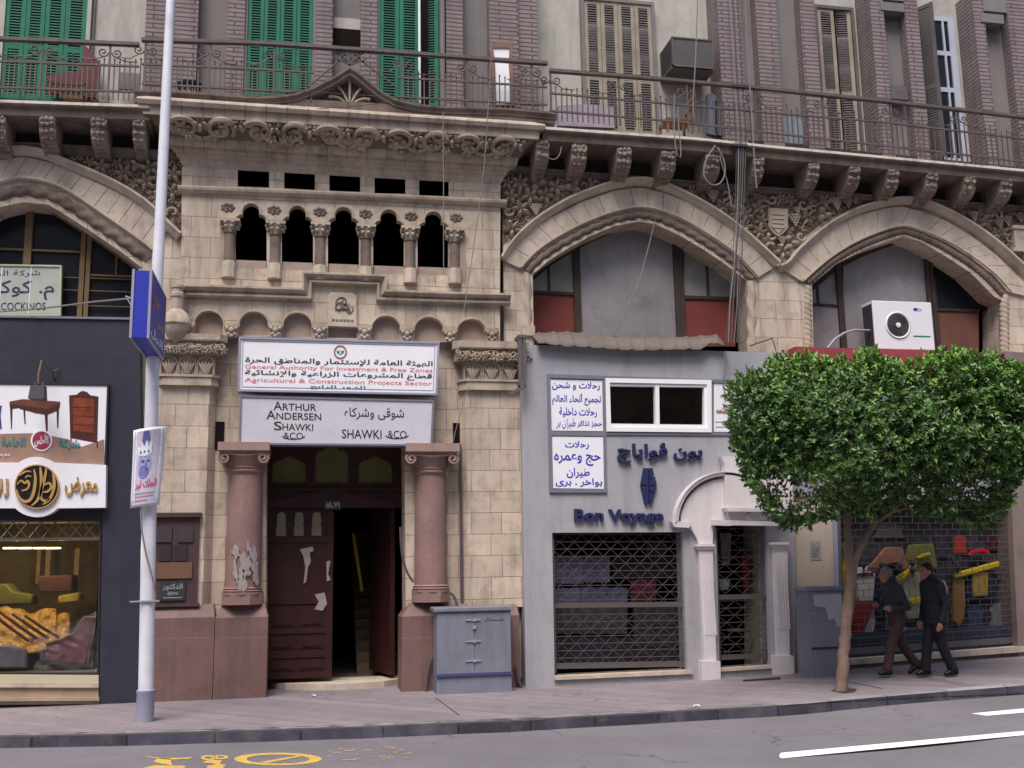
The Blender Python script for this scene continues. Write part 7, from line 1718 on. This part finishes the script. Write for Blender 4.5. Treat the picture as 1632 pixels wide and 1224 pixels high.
# ================================================================== THE TREE
tb = GG(1341, 1101, 0.0); TY = tb.y
t = thing('street_tree', 'street tree with a dense clipped dark green crown and forked slender trunk', 'tree', (tb.x, TY, tb.z))
def tw(px, py, dy=0.0): return P(px, py, TY + dy)
def limb(pts, r0, r1, seg=10, wob=.010, seed=1):
    rnd = random.Random(seed); q = [Vector(p) for p in pts]; out = []; rs = []
    for i in range(len(q) - 1):
        for k in range(6):
            f = k / 6; out.append(q[i].lerp(q[i + 1], f) + Vector((rnd.uniform(-wob, wob), rnd.uniform(-wob, wob), 0)))
    out.append(q[-1]); n = len(out)
    rs = [(r0 + (r1 - r0) * i / (n - 1)) * (1 + rnd.uniform(-.06, .06)) for i in range(n)]
    rs[0] *= 1.25 if r0 > .1 else 1
    return out, rs, seg
o = MB()
for pts, r0, r1 in (([tw(1341, 1106), tw(1343, 1060), tw(1348, 1000), tw(1354, 940), tw(1360, 890)], .082, .07), ([tw(1357, 915), tw(1352, 860, .02), tw(1350, 800, .05), tw(1344, 730, .1), tw(1350, 640, .1)], .062, .035),
                    ([tw(1360, 896), tw(1375, 862, -.03), tw(1392, 835, -.06), tw(1420, 815, -.1), tw(1460, 770, -.1)], .058, .03), ([tw(1390, 836, -.05), tw(1378, 800, -.15), tw(1372, 760, -.2)], .028, .014),
                    ([tw(1350, 790, .05), tw(1310, 730, -.1), tw(1262, 695, -.2)], .03, .012), ([tw(1352, 700, .1), tw(1390, 650), tw(1420, 600)], .03, .012), ([tw(1420, 815, -.1), tw(1480, 800, .2), tw(1540, 770, .3)], .03, .012)):
    a_, b_, c_ = limb(pts, r0, r1); o.tube(a_, b_, c_)
o.build('trunk', M['bark'], t, smooth=60)
# leaves in sprigs through the crown's volume
ENV = [(1174, 668), (1172, 640), (1181, 617), (1200, 602), (1226, 592), (1250, 570), (1275, 574), (1300, 572), (1330, 584), (1360, 572), (1390, 566), (1410, 582), (1440, 588), (1462, 582), (1482, 570), (1530, 562), (1560, 574), (1585, 568), (1608, 588), (1626, 625), (1630, 680), (1620, 725), (1608, 765), (1580, 795), (1572, 835), (1545, 838), (1515, 812), (1480, 818), (1440, 806), (1400, 808), (1350, 812), (1310, 826), (1262, 834), (1240, 815), (1210, 780), (1196, 745), (1182, 710)]
ENV = [(a, b + 9 if b < 600 else b) for a, b in ENV]
def crown_points():
    rnd = random.Random(77); out = []
    env = ENV
    q = XZ(env, TY)
    x0 = min(a for a, b in q); x1 = max(a for a, b in q); z0 = min(b for a, b in q); z1 = max(b for a, b in q)
    def edge_dist(x, z):
        d = 9
        for (ax, az), (bx, bz) in zip(q, q[1:] + q[:1]):
            L2 = (bx - ax) ** 2 + (bz - az) ** 2; f = max(0, min(1, ((x - ax) * (bx - ax) + (z - az) * (bz - az)) / L2)); d = min(d, math.hypot(x - ax - f * (bx - ax), z - az - f * (bz - az)))
        return d
    lumps = [(rnd.uniform(x0, x1), rnd.uniform(-1.3, 1.3), rnd.uniform(z0, z1), rnd.uniform(.2, .42)) for _ in range(150)]
    while len(out) < 11000:
        x = rnd.uniform(x0, x1); z = rnd.uniform(z0, z1)
        if not inside(q, x, z): continue
        d = edge_dist(x, z); dep = 1.25 * (1 - max(0, 1 - d / 1.1) ** 2) ** .5
        f = rnd.random() ** .38; sgn = -1 if rnd.random() < .66 else 1; y = sgn * f * dep
        # hollow out between lumps so the surface is uneven
        best = min(((x - a) ** 2 + (y - b) ** 2 + (z - c) ** 2) ** .5 / r for a, b, c, r in lumps)
        if f > .6 and best > .95 and rnd.random() < .8: continue
        if z < z0 + .7 and rnd.random() < .62: continue
        out.append((x, TY + y, z, d, f, sgn, (z - z0) / (z1 - z0)))
    return out
def add_leaf(vs, fs, c, dirv, up, L, W):
    side = dirv.cross(up)
    if side.length < 1e-4: side = Vector((1, 0, 0))
    side.normalize(); nrm = side.cross(dirv).normalized(); b = len(vs)
    tip = c + dirv * L - nrm * L * .12; mid = c + dirv * L * .45
    vs += [tuple(c), tuple(mid + side * W + nrm * W * .35), tuple(tip), tuple(mid - side * W + nrm * W * .35)]
    fs += [(b, b + 1, b + 2), (b, b + 2, b + 3)]
ep = resample(ENV + ENV[:1], 400)
vo = []; fo = []; vy = []; fy = []; rnd = random.Random(5); cpos = tw(1398, 700)
for (x, y, z, d, f, sgn, hz) in crown_points():
    c = Vector((x, y, z)); out = (c - Vector((cpos.x, TY, cpos.z - .4))); out = Vector((out.x * .6, out.y, out.z)).normalized()
    ax = (out * .8 + Vector((rnd.uniform(-1, 1), rnd.uniform(-1, 1), rnd.uniform(-.5, 1.1))) * .75).normalized()
    young = rnd.random() < (.07 + .55 * max(0, hz - .72) / .28 * (1 if f > .6 else .3))
    vs, fs = (vy, fy) if young else (vo, fo); n = rnd.randint(6, 9)
    for k in range(n):
        a = 2 * math.pi * k / n * 1.6 + rnd.uniform(0, .6); perp = ax.orthogonal().normalized(); perp.rotate(Matrix.Rotation(a, 3, ax))
        dv = (perp * rnd.uniform(.5, 1.0) + ax * rnd.uniform(.2, .8)).normalized(); s_ = rnd.uniform(.05, .09)
        add_leaf(vs, fs, c + ax * rnd.uniform(-.05, .06), dv, ax, s_, s_ * .27)
# a few spilling twigs along the top edge
for k in range(60):
    x_, y_ = rnd.choice([e_ for e_ in ep if e_[1] < 600]); px = x_; py = y_ + rnd.uniform(-12, 8); c = tw(px, py, rnd.uniform(-.7, .5))
    for q_ in range(9):
        dv = Vector((rnd.uniform(-.6, .6), rnd.uniform(-.6, .6), rnd.uniform(.2, 1))).normalized(); add_leaf(vy, fy, c + Vector((rnd.uniform(-.05, .05), rnd.uniform(-.05, .05), q_ * .012)), dv, Vector((0, 1, 0)), rnd.uniform(.05, .09), .022)
# ragged sprigs standing out of the outline all round
for k in range(760):
    x_, y_ = rnd.choice(ep); dx_, dy_ = x_ - 1398, y_ - 705; L__ = math.hypot(dx_, dy_); sx, sz = dx_ / L__, -dy_ / L__
    g_ = rnd.uniform(-10, 9) if sz < .2 else rnd.uniform(-12, 11); px, py = x_ + sx * g_, y_ - sz * g_
    c = tw(px, py, rnd.gauss(0, .4)); vs, fs = (vy, fy) if (sz > .35 and rnd.random() < .65) else (vo, fo)
    gd = Vector((sx * .5 + rnd.uniform(-.4, .4), rnd.uniform(-.4, .4), sz * .5 + rnd.uniform(-.1, .7))).normalized()
    for q_ in range(rnd.randint(5, 10)):
        dv = (gd + Vector((rnd.uniform(-1, 1), rnd.uniform(-1, 1), rnd.uniform(-1, 1))) * .8).normalized(); L_ = rnd.uniform(.055, .10); add_leaf(vs, fs, c + gd * q_ * .014, dv, gd, L_, L_ * .27)
o = MB(); o.v = vo; o.f = fo; o.build('crown', M['leaf'], t, smooth=None, recalc=False)
o = MB(); o.v = vy; o.f = fy; o.build('young_growth', M['leaf_young'], t, smooth=None, recalc=False)
o = MB(); pit = [GG(a, b, .004) for a, b in ((1321, 1101), (1340, 1096), (1366, 1098), (1362, 1103), (1342, 1106), (1324, 1105))]; o.add(pit, [tuple(range(6))]); o.build('tree_pit', mat('soil', (56, 48, 44), .95), smooth=None, kind='structure')
# thin slots and lines in the paving
o = MB()
for (a, b, c_, d_) in ((694, 1112, 731, 1139), (1352, 1086, 1406, 1097)):
    p, q_ = GG(a, b, .004), GG(c_, d_, .004); o.bar(p, q_, .012, .004, (0, 0, 1))
o.build('paving_joint', M['plastic_dark'], smooth=None, kind='structure')
o = MB(); p, q_ = GG(1185, 1085, .02), GG(1243, 1081, .02); o.bar(p, q_, .05, .03, (0, 0, 1)); tag(o.build('metal_strip', M['plastic_dark'], smooth=None), 'flat dark metal strip lying before the travel shop door', 'strip')

# ================================================================== THE TWO MEN
def rem(ob, vox, sm=4):
    m_ = ob.modifiers.new('skin', 'REMESH'); m_.mode = 'VOXEL'; m_.voxel_size = vox; m_.use_smooth_shade = True
    s_ = ob.modifiers.new('soften', 'SMOOTH'); s_.factor = .5; s_.iterations = sm
    return ob
def man(base, top_px, lab, pose, cols):
    """profile walking towards -X; f forward, s towards the camera"""
    H = P(top_px[0], top_px[1], base.y).z - base.z
    t = thing('person', lab, 'person', tuple(base))
    def L(f, s, z): return Vector((base.x - f * H / 1.72, base.y - s * H / 1.72, base.z + z * H))
    k = H / 1.72
    def cap(mb, pts, rs, seg=12, balls=True):
        mb.tube(pts, rs, seg)
        if balls:
            for p, r_ in zip(pts, rs): mb.ball(p, r_, 12, 8)
    J = {n: L(*v) for n, v in pose.items()}
    # body: head, neck, hands in one skin
    b = MB(); hc = J['head']; fwd = Vector((-1, 0, 0)); dn = pose.get('nod', (0, 0, 0))
    b.ball(hc, .098 * k, 16, 12, (1.0, .80, 1.18)); b.ball(hc + Vector((-.028 * k, 0, -.062 * k)), .066 * k, 12, 8, (1.0, .82, 1.05)); b.ball(hc + Vector((-.055 * k, 0, -.098 * k)), .032 * k, 10, 6)
    b.ball(hc + Vector((-.108 * k, 0, -.018 * k)), .017 * k, 8, 6, (1.2, .8, 1.3)); b.ball(hc + Vector((-.092 * k, 0, .022 * k)), .03 * k, 8, 6, (.8, 1.9, .55)); b.ball(hc + Vector((-.092 * k, 0, -.062 * k)), .018 * k, 8, 6, (.9, 1.6, .6))
    for s_ in (-1, 1): b.ball(hc + Vector((.008 * k, s_ * .08 * k, -.012 * k)), .026 * k, 8, 6, (.9, .5, 1.3))
    cap(b, [hc + Vector((.02 * k, 0, -.07 * k)), J['neck']], [.056 * k, .062 * k])
    for side, sg in (('L', 1), ('R', -1)):
        w_ = J['wrist' + side]; el = J['elbow' + side]; d = (w_ - el).normalized(); lat = Vector((0, -sg, 0)); pn = d.cross(lat).normalized()
        cap(b, [w_ - d * .06 * k, w_], [.033 * k, .029 * k]); palm = w_ + d * .055 * k
        b.ball(palm, .042 * k, 10, 8, (.9, .62, 1.0)); 
        for q in range(4):
            off = pn * (q - 1.5) * .019 * k; ln = (.062, .074, .070, .054)[q] * k
            p0 = palm + d * .03 * k + off; p1 = p0 + d * ln * .5 - lat * .006; p2 = p1 + (d * .75 - lat * .45 * sg * .6) * ln * .5
            cap(b, [p0, p1, p2], [.0105 * k, .0095 * k, .008 * k], 8)
        p0 = palm + pn * -.034 * k - d * .01; cap(b, [p0, p0 + (d * .7 - pn * .5) * .03 * k, p0 + (d * .95 - pn * .35) * .055 * k], [.012 * k, .011 * k, .009 * k], 8)
    rem(b.build('body', cols['skin'], t, smooth=60, recalc=False), .0075 * k, 2)
    e = MB()
    for s_ in (-1, 1): e.ball(hc + Vector((-.092 * k, s_ * .032 * k, .006 * k)), .011 * k, 8, 6, (.7, 1.2, .8))
    e.build('eyes', M['black_ink'], t, smooth=60)
    h = MB(); h.ball(hc + Vector((.016 * k, 0, .03 * k)), .101 * k, 16, 10, (1.0, .84, 1.05)); h.ball(hc + Vector((.05 * k, 0, -.03 * k)), .062 * k, 12, 8, (.8, 1.1, 1.2))
    hh = h.build('hair', cols['hair'], t, smooth=60)
    # cut the hair back from the face
    bm = bmesh.new(); bm.from_mesh(hh.data); pl = hc + Vector((-.045 * k, 0, .05 * k)); bmesh.ops.bisect_plane(bm, geom=bm.verts[:] + bm.edges[:] + bm.faces[:], plane_co=pl, plane_no=Vector((-1, 0, -.75)).normalized(), clear_outer=True); bm.to_mesh(hh.data); bm.free()
    # jacket or jumper
    c = MB(); sh, ch, wa, hp = J['neck'], J['chest'], J['waist'], J['hip']
    for f in range(9):
        u = f / 8.0; p = sh.lerp(ch, u / .35) if u < .35 else (ch.lerp(wa, (u - .35) / .35) if u < .7 else wa.lerp(hp, (u - .7) / .3)); wx = cols['girth'] * (.62 if u == 0 else (.92 + .12 * math.sin(u * 3.1))); 
        c.ball(p + Vector((0, 0, 0)), .13 * k, 14, 8, (wx, 1.5 if u > .05 else 1.0, 1.0))
    if cols.get('coat'):
        for f in range(4): c.ball(hp + Vector((.02 * k, 0, -.03 * f * k)), .125 * k, 14, 8, (cols['girth'] * 1.12, 1.5, .8))
    for side, sg in (('L', 1), ('R', -1)):
        s0, el, w_ = J['shoulder' + side], J['elbow' + side], J['wrist' + side]
        cap(c, [s0, s0.lerp(el, .5), el, el.lerp(w_, .5), el.lerp(w_, .93)], [.080 * k, .068 * k, .060 * k, .054 * k, .048 * k]); c.ball(sh.lerp(s0, .6), .075 * k, 12, 8)
    c.tube([J['neck'] + Vector((0, 0, -.03 * k)), J['neck'] + Vector((.0, 0, .025 * k))], [.085 * k, .072 * k], 14)
    ob = rem(c.build('jumper' if not cols.get('coat') else 'jacket', cols['top'], t, smooth=60, recalc=False), .011 * k, 3)
    cr = ob.modifiers.new('folds', 'DISPLACE'); tx = bpy.data.textures.new('folds', 'CLOUDS'); tx.noise_scale = .12; cr.texture = tx; cr.strength = .018; cr.texture_coords = 'LOCAL'
    # trousers
    tr_ = MB(); tr_.ball(hp + Vector((0, 0, .0)), .135 * k, 14, 8, (1.0, 1.22, .9)); tr_.ball(hp + Vector((0, 0, -.07 * k)), .13 * k, 14, 8, (1.0, 1.2, .8))
    for side, sg in (('L', 1), ('R', -1)):
        kn, an = J['knee' + side], J['ankle' + side]; h0 = hp + Vector((0, -sg * .075 * k, -.05 * k))
        cap(tr_, [h0, h0.lerp(kn, .5), kn, kn.lerp(an, .5), an + Vector((0, 0, .015 * k))], [.105 * k, .094 * k, .080 * k, .074 * k, .078 * k])
    ob = rem(tr_.build('trousers', cols['legs'], t, smooth=60, recalc=False), .011 * k, 3)
    cr = ob.modifiers.new('folds', 'DISPLACE'); cr.texture = tx; cr.strength = .016; cr.texture_coords = 'LOCAL'
    for side in 'LR':
        an = J['ankle' + side]; to = J['toe' + side]; s_ = MB(); d = (to - an); d.z = 0; d.normalize(); heel = an - d * .05 * k
        zb = min(an.z - .065 * k, to.z)
        cap(s_, [Vector((heel.x, heel.y, an.z - .035 * k)), Vector((an.x, an.y, an.z - .03 * k)), to.lerp(an, .45) + Vector((0, 0, .0)), to + Vector((0, 0, .004))], [.044 * k, .052 * k, .046 * k, .034 * k])
        o_ = rem(s_.build('shoe', cols['shoe'], t, smooth=60, recalc=False), .009 * k, 2)
    return t
def mm(n_, c, r_=.8): return mat(n_, c, r_, .15, 8, .3, 60)
skin = mat('skin', (150, 104, 86), .6, .08, 8, .05)
b1 = GG(1436, 1077, 0); b2 = GG(1497, 1079, 0)
man(b1, (1419, 903), 'grey haired man in charcoal jumper and brown trousers walking with one hand at his waist', {
    'head': (.135, 0, .925), 'neck': (.07, 0, .845), 'chest': (.035, 0, .73), 'waist': (.01, 0, .62), 'hip': (0, 0, .53),
    'shoulderL': (.04, .175, .80), 'elbowL': (-.06, .235, .625), 'wristL': (.17, .21, .625), 'shoulderR': (.05, -.175, .80), 'elbowR': (-.02, -.24, .63), 'wristR': (.19, -.17, .64),
    'kneeL': (.19, .09, .285), 'ankleL': (.285, .09, .062), 'toeL': (.42, .10, .03), 'kneeR': (-.10, -.09, .29), 'ankleR': (-.335, -.09, .09), 'toeR': (-.22, -.09, .025)},
    dict(skin=skin, hair=mm('grey_hair', (128, 124, 124)), top=mm('charcoal_knit', (54, 54, 62)), legs=mm('brown_cloth', (70, 50, 50)), shoe=mm('black_shoe', (30, 28, 36), .4), girth=.95))
man(b2, (1489, 897), 'dark haired man in black jacket and black trousers walking with his arms down', {
    'head': (.07, 0, .925), 'neck': (.02, 0, .845), 'chest': (.0, 0, .73), 'waist': (-.005, 0, .62), 'hip': (-.01, 0, .53),
    'shoulderL': (-.01, .19, .80), 'elbowL': (-.05, .265, .635), 'wristL': (.06, .255, .485), 'shoulderR': (.0, -.19, .80), 'elbowR': (-.02, -.26, .64), 'wristR': (.07, -.24, .49),
    'kneeL': (-.03, .09, .28), 'ankleL': (-.185, .09, .062), 'toeL': (-.05, .10, .028), 'kneeR': (.10, -.09, .285), 'ankleR': (.16, -.09, .062), 'toeR': (.30, -.09, .028)},
    dict(skin=skin, hair=mm('dark_hair', (44, 36, 36)), top=mm('black_jacket', (34, 34, 40)), legs=mm('black_cloth', (26, 25, 32)), shoe=mm('black_leather', (22, 20, 30), .35), girth=1.12, coat=True))
